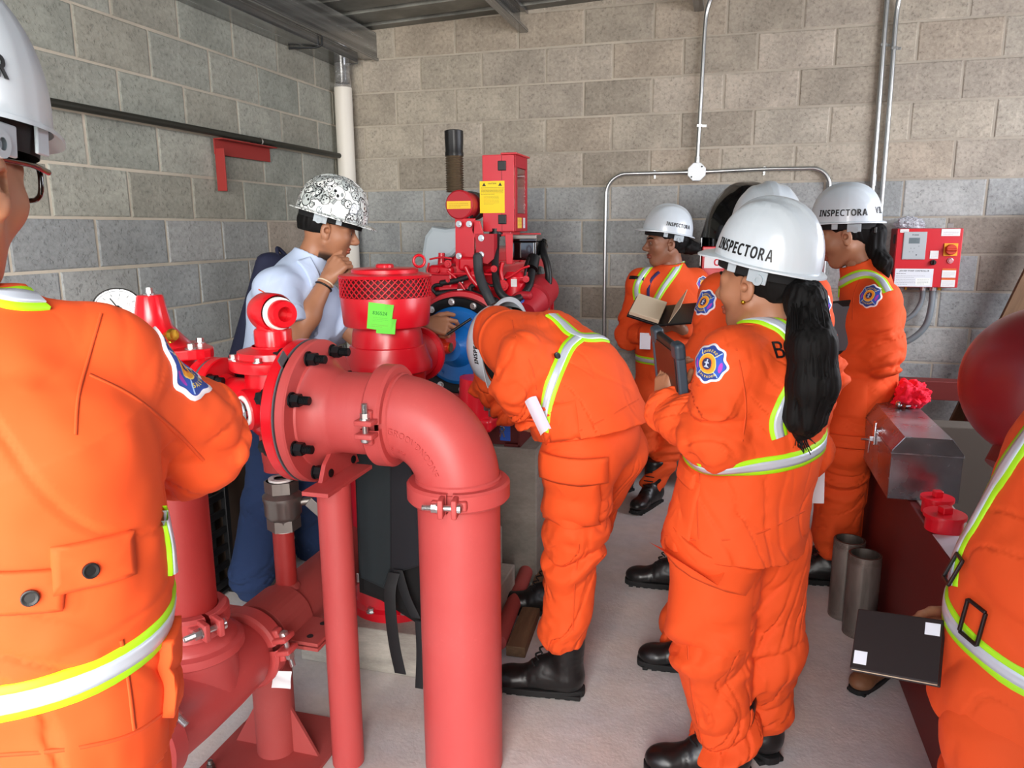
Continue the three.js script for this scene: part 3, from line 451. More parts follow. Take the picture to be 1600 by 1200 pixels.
{ // diesel engine
  const t = T('diesel_engine', 'red diesel engine with blue flywheel cover plate and vertical exhaust bellows near the back wall', 'engine', [0, 0, 0]);
  const z0 = EZ, ax = v(0, 0, 1), o = (x, y, z) => v(EX + x, EY + y, z);
  P(t, 'flywheel_plate', orient(lathe([[0, .014], [.04, .014], [.05, .01], [.085, .008], [.09, 0], [.15, 0], [.166, -.012], [.166, -.03]], 56), o(0, 0, z0 + .02), ax), MT.blue, 'blue cover plate');
  for (let i = 0; i < 8; i++) { const a = i * PI / 4 + .25; P(t, 'plate_bolt', orient(hexBolt(.008, .009), o(Math.cos(a) * .135, Math.sin(a) * .135, z0 + .02), ax), i & 1 ? MT.blue : MT.blackSteel); }
  P(t, 'hub', orient(lathe([[0, .09], [.05, .09], [.06, .07], [.075, .03], [.09, .004]], 32), o(0, 0, z0 + .02), ax), MT.blue);
  P(t, 'housing_ring', orient(lathe([[.166, -.02], [.166, .012], [.172, .016], [.2, .016], [.206, .01], [.206, -.03], [.195, -.034]], 64), o(0, 0, z0), ax), MT.blackSteel, 'black bolted housing ring');
  for (let i = 0; i < 12; i++) { const a = i * PI / 6 + .1; P(t, 'ring_bolt', orient(hexBolt(.0095, .012), o(Math.cos(a) * .187, Math.sin(a) * .187, z0 + .016), ax), MT.zinc); }
  P(t, 'bell_housing', mg([orient(lathe([[.2, -.03], [.225, -.034], [.23, -.05], [.215, -.1], [.2, -.18], [.19, -.26]], 48), o(0, 0, z0), ax), box(.42, .22, .2, EX, .81, z0 - .14, .02)]), MT.engine);
  // block, sump, heads
  const zf = 1.42, zb = .55;
  P(t, 'block', mg([box(.36, .36, zf - zb, EX - .02, 1.07, (zf + zb) / 2, .02), box(.3, .16, zf - zb - .05, EX - .02, .82, (zf + zb) / 2, .03), box(.02, .26, zf - zb - .1, EX + .17, 1.06, (zf + zb) / 2, .006)]), MT.engine);
  const rib = []; for (let i = 0; i < 7; i++) rib.push(box(.03, .2, .02, EX + .175, 1.05, zb + .1 + i * .12, .005)); for (let i = 0; i < 3; i++) rib.push(box(.32, .02, .03, EX - .02, .96 + i * .11, zf + .006, .006)); P(t, 'block_ribs', mg(rib), MT.engine);
  P(t, 'cylinder_head', mg([box(.3, .1, zf - zb - .04, EX - .03, 1.29, (zf + zb) / 2, .012), box(.34, .022, zf - zb, EX - .02, 1.25, (zf + zb) / 2, .004)]), MT.engine);
  P(t, 'valve_cover', mg([box(.2, .08, zf - zb - .12, EX - .05, 1.37, (zf + zb) / 2 - .02, .025), box(.23, .015, zf - zb - .09, EX - .05, 1.342, (zf + zb) / 2 - .02, .004)]), MT.engine);
  for (let i = 0; i < 5; i++) P(t, 'head_bolt', orient(hexBolt(.009, .012), v(EX + .1, 1.34, zb + .1 + i * .17), AY), MT.engine);
  const q = (x, y, z) => onZ(x, y, z);
  // plates and brackets seen from the room
  const plate = (pts, z, d, nm, m) => P(t, nm, extrude(pts.map(p => { const k = q(p[0], p[1], z); return [k.x, k.y]; }), d, .002).translate(0, 0, z - d), m);
  plate([[712, 342], [741, 342], [739, 470], [713, 470]], 1.5, .012, 'mounting_plate', MT.engine); plate([[741, 345], [749, 346], [764, 402], [758, 412], [738, 360]], 1.5, .01, 'brace', MT.engine);
  plate([[743, 366], [771, 366], [771, 404], [762, 412], [745, 408]], 1.53, .05, 'guard_box', MT.engineDusty); plate([[790, 366], [800, 366], [800, 412], [792, 412]], 1.48, .01, 'bracket', MT.engine);
  for (const [x, y] of [[717, 350], [733, 350], [717, 400], [720, 440], [735, 452], [752, 372], [752, 398]]) P(t, 'bolt', orient(hexBolt(.009, .01), q(x, y, 1.535), ax), MT.zinc);
  P(t, 'fuel_filter', mg([cylAB(q(805, 432, 1.5), q(805, 462, 1.5), .05, .05, 28), cylAB(q(805, 424, 1.5), q(805, 432, 1.5), .035, .05, 28)]), MT.engine);
  label(t, 'filter_label', .026, .032, q(803, 442, 1.553), v(.0, 0, 1), AY, (g, w, h) => { g.fillStyle = '#e8e8e8'; g.fillRect(0, 0, w, h); lines(g, 30, 60, 420, 8, 60, '#777', 8); });
  P(t, 'alternator', mg([cylAB(q(833, 470, 1.48), q(848, 452, 1.3), .075, .075, 28), cylAB(q(822, 487, 1.56), q(833, 470, 1.48), .04, .07, 24), new THREE.TorusGeometry(.06, .01, 8, 28).translate(...q(836, 466, 1.46).toArray())]), MT.engineDusty);
  P(t, 'injection_pump', mg([box(.12, .11, .2, ...q(700, 432, 1.45).toArray(), .02), cylAB(q(690, 452, 1.52), q(718, 452, 1.52), .03, .03, 20), cylAB(q(740, 430, 1.53), q(752, 430, 1.53), .035, .03, 20), box(.09, .06, .08, ...q(735, 412, 1.5).toArray(), .015)]), MT.engine);
  P(t, 'starter', mg([cylAB(q(675, 465, 1.5), q(662, 470, 1.3), .055, .055, 24), cylAB(q(690, 415, 1.5), q(690, 395, 1.5), .018, .014, 14)]), MT.engine);
  const line = (pts, r, m, nm, z = 1.56) => P(t, nm, capped(pts.map(p => q(p[0], p[1], p[2] ?? z)), r, 8), m);
  line([[670, 412], [668, 425], [680, 428], [730, 428], [770, 429]], .005, MT.engine, 'fuel_line'); line([[780, 440], [800, 430], [815, 420], [826, 416]], .005, MT.engine, 'fuel_line'); line([[728, 418], [735, 432], [745, 445]], .012, MT.engine, 'fuel_line'); line([[672, 405], [690, 402], [705, 404]], .004, MT.engine, 'fuel_line');
  line([[690, 442], [705, 440], [718, 437], [730, 433]], .012, MT.rubber, 'wire_harness'); line([[683, 460], [676, 452], [680, 446], [690, 445]], .008, MT.rubber, 'wire_harness'); line([[684, 459], [705, 457], [730, 457], [752, 462], [775, 470]], .014, MT.rubber, 'wire_harness'); line([[735, 456], [736, 448], [744, 445]], .01, MT.rubber, 'wire_harness');
  P(t, 'wire_tag', box(.022, .024, .032, ...q(720, 456, 1.565).toArray(), .002), MT.white);
  line([[746, 402, 1.55], [748, 425, 1.57], [754, 445, 1.6], [762, 462, 1.62], [769, 476, 1.62]], .021, mat(hex('#33363a'), .6), 'coolant_hose'); line([[805, 452, 1.5], [815, 470, 1.55], [820, 478, 1.55]], .02, mat(hex('#2d4fb0'), .5), 'blue_hose'); line([[843, 425, 1.3], [848, 460, 1.35], [850, 500, 1.4]], .028, MT.galv, 'metal_pipe');
  for (const [a2, b2, r] of [[[690, 416], [700, 412], .014], [[762, 424], [772, 420], .012], [[778, 446], [786, 446], .02], [[750, 448], [760, 452], .018], [[700, 446], [700, 438], .008], [[812, 440], [822, 436], .012], [[690, 425], [682, 422], .01]]) P(t, 'fitting', mg([cylAB(q(a2[0], a2[1], 1.52), q(b2[0], b2[1], 1.57), r, r * .8, 14), orient(hexBolt(r * .8, .01), q(b2[0], b2[1], 1.57), ax)]), MT.engine);
  line([[700, 424], [712, 434], [722, 446], [728, 456]], .006, MT.engine, 'fuel_line'); line([[756, 440], [766, 446], [776, 444], [790, 436]], .006, MT.rubber, 'wire_harness'); line([[664, 430], [668, 442], [664, 455]], .01, mat(hex('#8f7a66'), .6), 'wire_harness'); line([[800, 470], [812, 462], [826, 462]], .018, MT.engineDusty, 'oil_pipe'); line([[785, 412], [783, 425], [786, 440]], .008, MT.engine, 'fuel_line');
  P(t, 'sensor', mg([cylAB(q(709, 470, 1.6), q(709, 462, 1.6), .008, .006, 10)]), MT.brass); P(t, 'sensor', mg([cylAB(q(731, 468, 1.62), q(731, 459, 1.62), .009, .007, 10)]), MT.zinc);
  // air filter with exhaust bellows
  const fo = q(718, 320, 1.5);
  P(t, 'air_filter', orient(lathe([[0, .01], [.056, .01], [.062, .004], [.062, -.03], [.058, -.034], [.058, -.06], [.055, -.2], [.054, -.22]], 40), fo, ax), MT.engineDusty);
  P(t, 'filter_band', orient(lathe([[.055, -.13], [.063, -.13], [.063, -.2], [.05, -.2]], 36), fo, ax), MT.black);
  label(t, 'filter_label', .108, .032, v(fo.x, fo.y - .001, fo.z + .011), ax, AY, (g, w, h) => { g.fillStyle = '#f2c21c'; g.fillRect(0, 0, w, h); g.fillStyle = '#3a3000'; lines(g, 40, h * .3, w * .8, 3, h * .22, '#4a3c00', 6); });
  P(t, 'elbow_pipe', mg([cylAB(v(fo.x - .01, fo.y - .06, fo.z - .1), v(fo.x - .02, 1.35, fo.z - .12), .03, .035, 20), box(.02, .1, .05, fo.x + .03, fo.y - .08, fo.z - .04, .004)]), MT.black);
  const bx = q(711, 300, 1.44), be = []; for (let y = 0; y < .155; y += .01) be.push([.041, y], [.034, y + .005]);
  P(t, 'exhaust_bellows', lathe(be, 32).translate(bx.x, bx.y, bx.z), mat(hex('#8c7f6d'), .4, .8), 'corrugated steel bellows'); P(t, 'exhaust_cap', lathe([[.04, .15], [.04, .165], [.038, .17], [.04, .21], [.0405, .255], [.034, .258], [.034, .2], [0, .2]], 32).translate(bx.x, bx.y, bx.z), MT.black, 'black rubber sleeve');
  // black junction regulator with conduits
  const rg = q(822, 391, 1.36);
  P(t, 'regulator_box', mg([box(.115, .085, .1, rg.x, rg.y, rg.z, .012), box(.125, .012, .11, rg.x, rg.y + .045, rg.z, .004)]), MT.blackGloss); P(t, 'regulator_foot', box(.12, .02, .1, rg.x, rg.y + .058, rg.z, .004), MT.steelDull);
  P(t, 'cable_boot', mg([cylAB(q(834, 402, 1.4), q(829, 420, 1.44), .028, .032, 18)]), MT.black);
  line([[775, 350, 1.4], [775, 372, 1.42], [774, 400, 1.5], [774, 430, 1.56], [780, 455, 1.6], [795, 468, 1.6], [812, 465, 1.57], [826, 448, 1.52], [831, 425, 1.46]], .0165, MT.rubber, 'cable_conduit'); P(t, 'conduit_nut', mg([cylAB(q(775, 357, 1.4), q(775, 370, 1.4), .025, .023, 16), cylAB(q(775, 363, 1.4), q(775, 366, 1.4), .031, .031, 16)]), MT.black);
  line([[847, 382, 1.3], [850, 398, 1.34], [855, 415, 1.36], [857, 440, 1.38], [850, 460, 1.42], [838, 476, 1.45]], .016, MT.black, 'cable_conduit'); P(t, 'conduit_elbow', mg([cylAB(q(847, 378, 1.28), q(848, 395, 1.32), .024, .02, 16), tr(new THREE.SphereGeometry(.027, 16, 12), ...q(847, 384, 1.29).toArray())]), MT.blackGloss);
  line([[826, 404, 1.45], [822, 418, 1.5], [820, 432, 1.52]], .006, MT.black, 'wire');
  // pale heat shield cover
  const hs = [[664, 398], [668, 372], [676, 361], [695, 364], [710, 362], [712, 385], [702, 395], [692, 398], [682, 408], [668, 412]]; const hp = hs.map(p => { const k = q(p[0], p[1], 1.4); return [k.x, k.y]; });
  P(t, 'heat_shield', extrude(hp, .08, .02).translate(0, 0, 1.3), MT.cover, 'pale grey sheet cover');
  // front fittings near the bending man: sight glass and red filter bowl
  P(t, 'oil_bowl', mg([cylAB(q(742, 655, 1.78), q(745, 590, 1.78), .07, .07, 28), box(.12, .06, .12, ...q(752, 660, 1.78).toArray(), .02)]), MT.redBright, 'bright red canister');
  P(t, 'bowl_clamp', mg([box(.028, .06, .02, ...q(767, 609, 1.86).toArray(), .004), box(.044, .06, .03, ...q(765, 630, 1.86).toArray(), .006), box(.02, .028, .03, ...q(768, 645, 1.87).toArray(), .004)]), MT.zinc, 'bright metal clamp');
}
{ // keys with blue tag hanging from the engine
  const o = onZ(786, 640, 1.93), t = T('key_tag', 'blue tag and bunch of keys hanging below the bright red canister', 'keys', o.toArray());
  P(t, 'switch_key', mg([cylAB(v(-.004, .028, 0), v(-.004, -.01, 0), .012, .01, 14), box(.018, .03, .006, -.004, -.018, 0, .002)]), MT.black);
  P(t, 'chain', mg(Array.from({ length: 5 }, (_, i) => new THREE.TorusGeometry(.0045, .0012, 6, 12).rotateY(i & 1 ? PI / 2 : 0).translate(-.002, -.036 - i * .007, .002))), MT.chrome);
  P(t, 'blue_tag', box(.042, .062, .002, .006, -.095, -.006, .001), mat(hex('#1f55b8'), .6));
  for (const s of [-.3, .25]) P(t, 'key', mg([new THREE.TorusGeometry(.008, .003, 6, 16).translate(0, 0, 0), box(.006, .026, .002, 0, -.02, 0, .0005)]).rotateZ(s).translate(-.003, -.077, .004), MT.zinc);
}
{ // engine control panel
  const zf = 1.42, a = onZ(754, 243, zf), b = onZ(803, 240, zf), c = onZ(803, 361, zf), w = b.x - a.x, h = a.y - c.y, d = .2;
  const t = T('control_panel', 'red engine control panel box with yellow caution label mounted above the engine', 'control panel', [(a.x + b.x) / 2, (a.y + c.y) / 2, zf - d / 2]);
  const x1 = w / 2, y1 = h / 2, z1 = d / 2;
  P(t, 'enclosure', mg([box(w, h, .004, 0, 0, z1, .001), box(.004, h, d, -x1, 0, 0, .001), box(w, .004, d, 0, y1, 0, .001), box(w, .004, d, 0, -y1, 0, .001), box(w, h, .004, 0, 0, -z1, .001)]), MT.engine);
  P(t, 'roof_lip', box(w * .5, .008, d + .03, x1 - .02, y1 + .004, 0, .002), MT.engine);
  // window door on the side: frame strips around glazing
  const fr = (y0, yy2, z0, z2) => box(.006, yy2 - y0, z2 - z0, x1 + .004, (y0 + yy2) / 2, (z0 + z2) / 2, .001);
  const dr = P(t, 'door', mg([fr(y1 - .05, y1, -z1, z1), fr(-y1, -y1 + .075, -z1, z1), fr(-y1 + .075, y1 - .05, z1 - .03, z1), fr(-y1 + .075, y1 - .05, -z1, -z1 + .025)]), MT.engineDusty);
  P(dr, 'window', box(.003, h - .13, d - .055, x1 + .003, .012, 0, 0), MT.glass); P(t, 'seam', box(.002, h, .0025, x1 - .055, 0, z1 + .001, 0).rotateY(0), MT.darkRed);
  P(t, 'instrument', mg([box(.02, .19, .1, x1 - .03, .03, .02, .006)]), MT.cream); P(t, 'instrument_face', box(.004, .1, .055, x1 - .018, .03, .015, .001), mat(hex('#b58a58'), .7)); P(t, 'switch_block', box(.03, .04, .06, x1 - .03, -.085, .01, .006), MT.black);
  for (const y of [y1 - .045, -y1 + .05]) P(t, 'hinge', box(.036, .04, .012, x1 - .052, y, z1 + .006, .003), MT.black);
  label(t, 'caution_label', w * .8, .135, v(-.028, -.015, z1 + .0025), v(0, 0, 1), AY, (g, W, H) => { g.fillStyle = '#f4d40f'; g.fillRect(0, 0, W, H); g.fillStyle = '#2b2608'; g.font = 'bold 40px sans-serif'; g.textAlign = 'center'; g.fillText('CAUTION', W / 2, 62); for (const x of [90, W - 90]) { g.beginPath(); g.moveTo(x, 28); g.lineTo(x + 40, 96); g.lineTo(x - 40, 96); g.fill(); } lines(g, 30, 130, W - 60, 6, 24, '#4a4208', 7); lines(g, 80, 290, W - 200, 7, 26, '#8a7a10', 5); });
  for (const [zz, col] of [[.055, '#f0c84a'], [.02, '#f0c84a'], [-.04, '#dfe2e8']]) label(t, 'sticker', .03, .045, v(x1 + .0075, -y1 + .035, zz), AX, AY, (g, W, H) => { g.fillStyle = col; g.fillRect(0, 0, W, H); lines(g, 40, 120, W - 80, 6, 90, '#5a5030', 14); });
  P(t, 'lower_bracket', mg([box(.1, .07, .006, x1 + .03, -y1 - .045, -.06, .002), box(.1, .006, .08, x1 + .02, -y1 - .07, -.03, .002), box(w * .7, .02, d * .8, 0, -y1 - .012, 0, .003)]), MT.engine);
}
{ // jockey pump controller on the back wall
  const zf = .15, A = onZ(1402, 357, zf), B = onZ(1507, 357, zf), Cc = onZ(1491, 450, zf); const w = B.x - A.x, h = A.y - Cc.y;
  const t = T('pump_controller', 'red wall-mounted pump controller box with grey display panel and orange rotary switch', 'controller', [(A.x + B.x) / 2, (A.y + Cc.y) / 2, 0]);
  const x1 = w / 2, y1 = h / 2, f = zf + .002, N = v(0, 0, 1);
  P(t, 'enclosure', box(w, h, zf - .018, 0, 0, (zf - .018) / 2, .004), mat(hex('#8d1a26'), .45)); P(t, 'door', box(w - .004, h - .002, .016, 0, 0, zf - .008, .004), MT.engine);
  for (const y of [.1, -.1]) P(t, 'hinge', box(.008, .05, .02, -x1 - .003, y, zf - .03, .002), MT.black);
  P(t, 'display_panel', box(.112, .145, .005, -x1 + .09, y1 - .09, f, .002), mat(hex('#a9b1b4'), .45));
  label(t, 'display_print', .106, .138, v(-x1 + .09, y1 - .09, f + .003), N, AY, (g, W, H) => { g.fillStyle = '#aeb6b9'; g.fillRect(0, 0, W, H); g.fillStyle = '#66757a'; g.fillRect(W * .22, H * .2, W * .5, H * .22); g.fillStyle = '#4a5960'; for (let i = 0; i < 4; i++) g.fillRect(W * .27, H * (.225 + i * .045), W * (.3 + .1 * (i % 2)), 7); g.fillStyle = '#444c50'; g.fillRect(W * .36, H * .07, 26, 26); g.fillRect(W * .44, H * .08, 110, 18); for (const [a, b] of [[.35, .6], [.5, .6], [.3, .73], [.45, .73], [.7, .52]]) { g.fillStyle = '#98a1a4'; g.beginPath(); g.arc(W * a, H * b, 18, 0, 7); g.fill(); } g.fillStyle = '#111'; g.beginPath(); g.arc(W * .62, H * .85, 16, 0, 7); g.fill(); });
  label(t, 'instruction_label', .185, .095, v(-x1 + .102, -y1 + .052, f), N, AY, (g, W, H) => { g.fillStyle = '#dfe5ea'; g.fillRect(0, 0, W, H); g.fillStyle = '#2b3134'; g.font = 'bold 30px sans-serif'; g.textAlign = 'center'; g.fillText('JOCKEY PUMP CONTROLLER', W / 2, 42); lines(g, 18, 72, 200, 1, 20, '#333', 6); lines(g, 18, 104, W * .75, 2, 22, '#7c868c', 4); lines(g, 18, 158, W * .5, 4, 24, '#7c868c', 4); g.fillStyle = '#eef3ee'; g.fillRect(W * .56, H * .52, W * .38, H * .4); lines(g, W * .6, H * .6, W * .28, 4, 22, '#8d9a90', 4); });
  const wl = (nm, ww, hh, x, y, hd) => label(t, nm, ww, hh, v(x, y, f), N, AY, (g, W, H) => { g.fillStyle = '#e6e6e4'; g.fillRect(0, 0, W, H); if (hd) { g.fillStyle = hd; g.fillRect(0, 0, W, H * .2); } lines(g, W * .1, H * .4, W * .8, 4, H * .14, '#8a8a8a', 8); });
  wl('small_label', .042, .018, -x1 + .036, y1 - .013); wl('data_label', .088, .036, x1 - .062, y1 - .022); wl('instruction_label', .04, .042, -.0 + .03, .018); wl('warning_label', .066, .048, x1 - .05, -y1 + .078, '#d8641c'); wl('warning_label', .066, .046, x1 - .05, -y1 + .028, '#d8641c');
  P(t, 'switch_plate', box(.066, .066, .006, x1 - .055, .045, f + .002, .002), mat(hex('#f2a21c'), .45)); P(t, 'rotary_handle', mg([orient(lathe([[0, .018], [.024, .018], [.027, .014], [.028, 0]], 28), v(x1 - .055, .045, f + .005), N), box(.052, .014, .02, x1 - .055, .045, f + .024, .006)]), mat(hex('#c8371c'), .4));
  P(t, 'selector_knob', mg([orient(lathe([[0, .016], [.013, .016], [.015, 0]], 20), v(.028, -.022, f), N), box(.005, .026, .012, .028, -.022, f + .02, .002)]), MT.black); P(t, 'indicator_lamp', orient(lathe([[0, .012], [.01, .01], [.013, .004], [.015, .004], [.015, 0]], 20), v(x1 - .05, -.012, f), N), MT.chrome);
  P(t, 'mounting_lug', mg([box(.03, .03, .004, x1 - .055, y1 + .012, .1, .002), box(.03, .03, .004, -x1 + .05, -y1 - .012, .1, .002)]), MT.steelDull);
  for (const [x, r] of [[-x1 + .06, .009], [-x1 + .085, .007], [x1 - .07, .012], [x1 - .09, .011]]) P(t, 'gland', cylAB(v(x, -y1, .07), v(x, -y1 - .018, .07), r, r, 14), x < -x1 + .07 ? MT.black : MT.brass);
  const fc = (pts, r, lb) => { const k = T('flexible_conduit', lb, 'conduit'); P(k, 'tube', tube(pts, r, 14, 50), mat(hex('#7d868b'), .4)); P(k, 'gland', cylAB(pts[0].clone().add(v(0, .01, 0)), pts[0].clone().add(v(0, -.02, 0)), r * 1.3, r * 1.3, 14), MT.zinc); const e = pts[pts.length - 1]; P(k, 'end_fitting', mg([cylAB(e.clone().add(v(.015, 0, 0)), e.clone().add(v(-.03, 0, 0)), r * 1.3, r * 1.3, 14), box(.012, .05, .004, e.x, e.y - .03, .005, .001)]), MT.zinc); };
  const bY = Cc.y; const p0 = onZ(1442, 452, .07), p1 = onZ(1458, 452, .07);
  fc([v(p0.x, bY, .07), onZ(1440, 470, .07), onZ(1428, 490, .07), onZ(1410, 502, .06), onZ(1396, 505, .05)], .013, 'shorter grey flexible conduit curving left below the wall controller'); fc([v(p1.x, bY, .07), onZ(1454, 485, .08), onZ(1444, 512, .08), onZ(1420, 532, .07), onZ(1394, 537, .05)], .017, 'longer grey flexible conduit curving left below the wall controller');
  const bg = new THREE.IcosahedronGeometry(1, 12), bp = bg.attributes.position; for (let i = 0; i < bp.count; i++) { const p = v(bp.getX(i), bp.getY(i), bp.getZ(i)); const k = 1 + .22 * Math.abs(vnoise(p.x * 3, p.y * 3, p.z * 3)) + .16 * Math.abs(vnoise(p.x * 7, p.y * 7, p.z * 7 + 4)) - .16; p.multiplyScalar(k); bp.setXYZ(i, p.x * .075, Math.max(p.y, -.35) * .045, p.z * .045); } bg.computeVertexNormals();
  const pb = T('plastic_bag', 'crumpled clear plastic bag lying on top of the wall controller', 'plastic bag', [(A.x + B.x) / 2 - x1 + .075, (A.y + Cc.y) / 2 + y1 + .018, .075]); P(pb, 'film', bg, MT.plasticBag);
}
{ // covered cabinet behind the inspectors
  const t = T('fire_pump_cabinet', 'red cabinet under a glossy black plastic cover against the back wall', 'cabinet', [2.53, 0, .22]);
  P(t, 'cabinet', box(.44, 1.12, .3, 0, .84, 0, .006), MT.engine); P(t, 'plinth', box(.4, .28, .26, 0, .14, 0, .006), MT.black);
  label(t, 'notice', .2, .1, v(-.11, 1.33, .1515), v(0, 0, 1), AY, (g, W, H) => { g.fillStyle = '#eceef0'; g.fillRect(0, 0, W, H); g.strokeStyle = '#d01530'; g.lineWidth = 10; g.strokeRect(5, 5, W - 10, H - 10); g.fillStyle = '#d01530'; g.font = 'bold 130px sans-serif'; g.fillText('C', 130, 210); });
  const cg = new THREE.SphereGeometry(1, 48, 24), cp = cg.attributes.position; for (let i = 0; i < cp.count; i++) { const p = v(cp.getX(i), cp.getY(i), cp.getZ(i)); const k = 1 + .03 * vnoise(p.x * 2.5, p.y * 9, p.z * 2.5); const y = p.y > 0 ? 1.4 + p.y * .345 * k : 1.4 + p.y * .04; cp.setXYZ(i, p.x * .238 * (p.y > 0 ? k : 1), y, p.z * .165); } cg.computeVertexNormals();
  P(t, 'plastic_cover', cg, MT.blackGloss, 'glossy black plastic cover'); P(t, 'cover_skirt', box(.012, .5, .3, -.228, 1.2, -.01, .005), MT.blackGloss);
}
{ // right-hand side: containment wall, tool box, tank
  S('containment_wall', box(.13, .6, 2.9, 3.13, .3, 2.3, .008), MT.maroon); S('containment_wall', box(1.5, .6, .13, 3.95, .3, .82, .008), mat(hex('#5a544c'), .95)); P(scene.getObjectByName('containment_wall'), 'top_strip', box(.1, .006, 2.2, 3.14, .602, 2.6, .002), MT.concretePale, 'pale painted top edge');
  const t = T('tool_box', 'shiny galvanised steel tool box with chamfered lid standing on the maroon wall', 'tool box', [3.105, .605, 1.55]);
  const w = .21, L = .88; const prof = [[-w / 2, 0], [w / 2, 0], [w / 2, .155], [-w / 2, .155]], lid = [[-w / 2, .158], [w / 2, .158], [w / 2, .165], [w / 2 - .035, .212], [-w / 2 + .035, .212], [-w / 2, .165]];
  P(t, 'body', extrude(prof, L, .002).translate(0, 0, -L / 2), MT.toolbox); P(t, 'lid', extrude(lid, L, .002).translate(0, 0, -L / 2), MT.toolbox); P(t, 'seam_strip', box(w + .008, .006, L + .008, 0, .157, 0, .001), MT.toolbox);
  for (const z of [-.28, .16]) P(t, 'latch', mg([box(.008, .085, .026, -w / 2 - .006, .15, z, .003), box(.02, .02, .02, -w / 2 - .014, .13, z, .003), cylAB(v(-w / 2 - .01, .125, z), v(-w / 2 - .05, .125, z), .006, .004, 10), cylAB(v(-w / 2 - .02, .125, z), v(-w / 2 - .022, .075, z), .004, .003, 8)]), MT.chrome, 'chrome toggle latch');
  const hd = T('black_pliers', 'black handled tool with chrome fittings lying on the tool box lid', 'hand tool', [3.1, .822, 1.48]);
  P(hd, 'handle', capped([v(.02, .012, -.09), v(.03, .016, -.02), v(.04, .014, .05)], .012, 10), MT.black); P(hd, 'fitting', mg([cylAB(v(-.01, .012, -.1), v(.02, .012, -.09), .008, .014, 12), cylAB(v(.02, .01, .07), v(.06, .012, .06), .012, .01, 12), tr(new THREE.SphereGeometry(.014, 12, 8), .0, .012, .07)]), MT.chrome);
  const rg = new THREE.IcosahedronGeometry(1, 14), rp = rg.attributes.position; for (let i = 0; i < rp.count; i++) { const p = v(rp.getX(i), rp.getY(i), rp.getZ(i)); const k = .75 + .45 * Math.abs(vnoise(p.x * 1.9 + 3, p.y * 1.9, p.z * 1.9)) + .2 * Math.abs(vnoise(p.x * 5, p.y * 5, p.z * 5)); p.multiplyScalar(k); rp.setXYZ(i, p.x * .06 + p.y * .015, Math.max(p.y, -.5) * .062, p.z * .11); } rg.computeVertexNormals();
  const rc = T('red_cloth', 'crumpled bright red cloth lying on the tool box lid', 'cloth', [3.155, .85, 1.47]); P(rc, 'fabric', rg, MT.redCloth);
  const nip = (x, z, lb) => { const n = T('pipe_nipple', lb, 'pipe', [x, 0, z]); const pr = [[.05, 0]]; const th = (a, b) => { for (let y = a; y < b; y += .005) pr.push([.0555, y], [.0572, y + .0025]); }; const tg = (a, b) => { const q = [[.05, a]]; for (let y = a; y <= b; y += .005) q.push([.0548, y], [.0572, y + .0025]); q.push([.05, b]); return lathe(q, 36, .3); }; P(n, 'tube', lathe([[.05, .0], [.05, .318], [.0565, .318], [.0572, .28], [.0572, .04], [.0565, 0], [.05, 0]], 36), MT.nipple); P(n, 'thread', tg(0, .04), MT.thread); P(n, 'thread', tg(.275, .32), MT.thread); };
  nip(2.985, 1.8, 'threaded steel pipe nipple standing on the floor, nearer of two'); nip(2.95, 1.67, 'threaded steel pipe nipple standing on the floor behind the other one');
  const cap = (x, z, r, lb, rz) => { const c = T('red_plug', lb, 'plug', [x, .606, z], [0, rz, 0]); P(c, 'rim', lathe([[0, .052], [r * 1.08, .052], [r * 1.1, .048], [r * 1.08, .04], [r * .95, .038], [r * .95, 0], [0, 0]], 40), MT.redBright); P(c, 'knob', box(r * .6, .022, r * .55, 0, .062, 0, .004), MT.redBright); };
  cap(3.105, 2.25, .054, 'large flat red plastic plug in front on the maroon wall top', .4); cap(3.12, 2.1, .045, 'small flat red plastic plug between the tool box and larger plug', .2);
  const pp = T('paper_sheet', 'white paper sheet lying on the maroon wall beside the red plugs', 'paper', [3.125, .607, 2.42], [0, .03, 0]); P(pp, 'sheet', box(.115, .002, .24, 0, 0, 0, .0005), MT.paper); P(pp, 'red_print', box(.07, .0012, .006, 0, .0012, .0, 0), MT.redBright);
  // tank on its frame
  const o = at(1632, 600, 2.1), R = .215, k = T('fuel_tank', 'glossy maroon red tank with rounded end at the right edge above the containment wall', 'tank', o.toArray());
  const pr = []; for (let i = 0; i <= 24; i++) { const a = i / 24 * PI / 2; pr.push([R * Math.sin(a), R * .97 * Math.cos(a)]); } pr.push([R, -.02], [R, -.9], [R * .6, -1.0], [0, -1.03]);
  P(k, 'shell', lathe(pr, 56, 1).rotateZ(PI / 2), phys(hex('#a02a32'), .38, 0, { clearcoat: .4, clearcoatRoughness: .3, map: dustTex })); P(k, 'weld_seam', new THREE.TorusGeometry(R, .004, 6, 56).rotateY(PI / 2), MT.maroon); P(k, 'foot_boss', cylAB(v(-.03, -R * .7, .03), v(-.09, -R * 1.12, .06), .07, .055, 28), MT.maroon);
  P(k, 'support_leg', mg([box(.05, o.y - R + .04, .05, .16, -(o.y + R - .04) / 2, .05, .004), box(.05, o.y - R + .04, .05, .16, -(o.y + R - .04) / 2, -.05, .004)]), MT.maroon); P(k, 'support_leg', box(.06, o.y - R + .04, .2, .7, -(o.y + R - .04) / 2, 0, .004), MT.maroon);
  const f = T('steel_frame', 'maroon steel frame of beam and posts in front of the back wall at right', 'frame'); P(f, 'beam', box(.9, .1, .1, 3.5, .66, .3, .004), MT.maroon); for (const x of [3.1, 3.75]) P(f, 'post', box(.1, .61, .1, x, .305, .3, .004), MT.maroon); P(f, 'rail', box(.7, .05, .05, 3.5, .42, .34, .003), mat(hex('#8a7a4c'), .7));
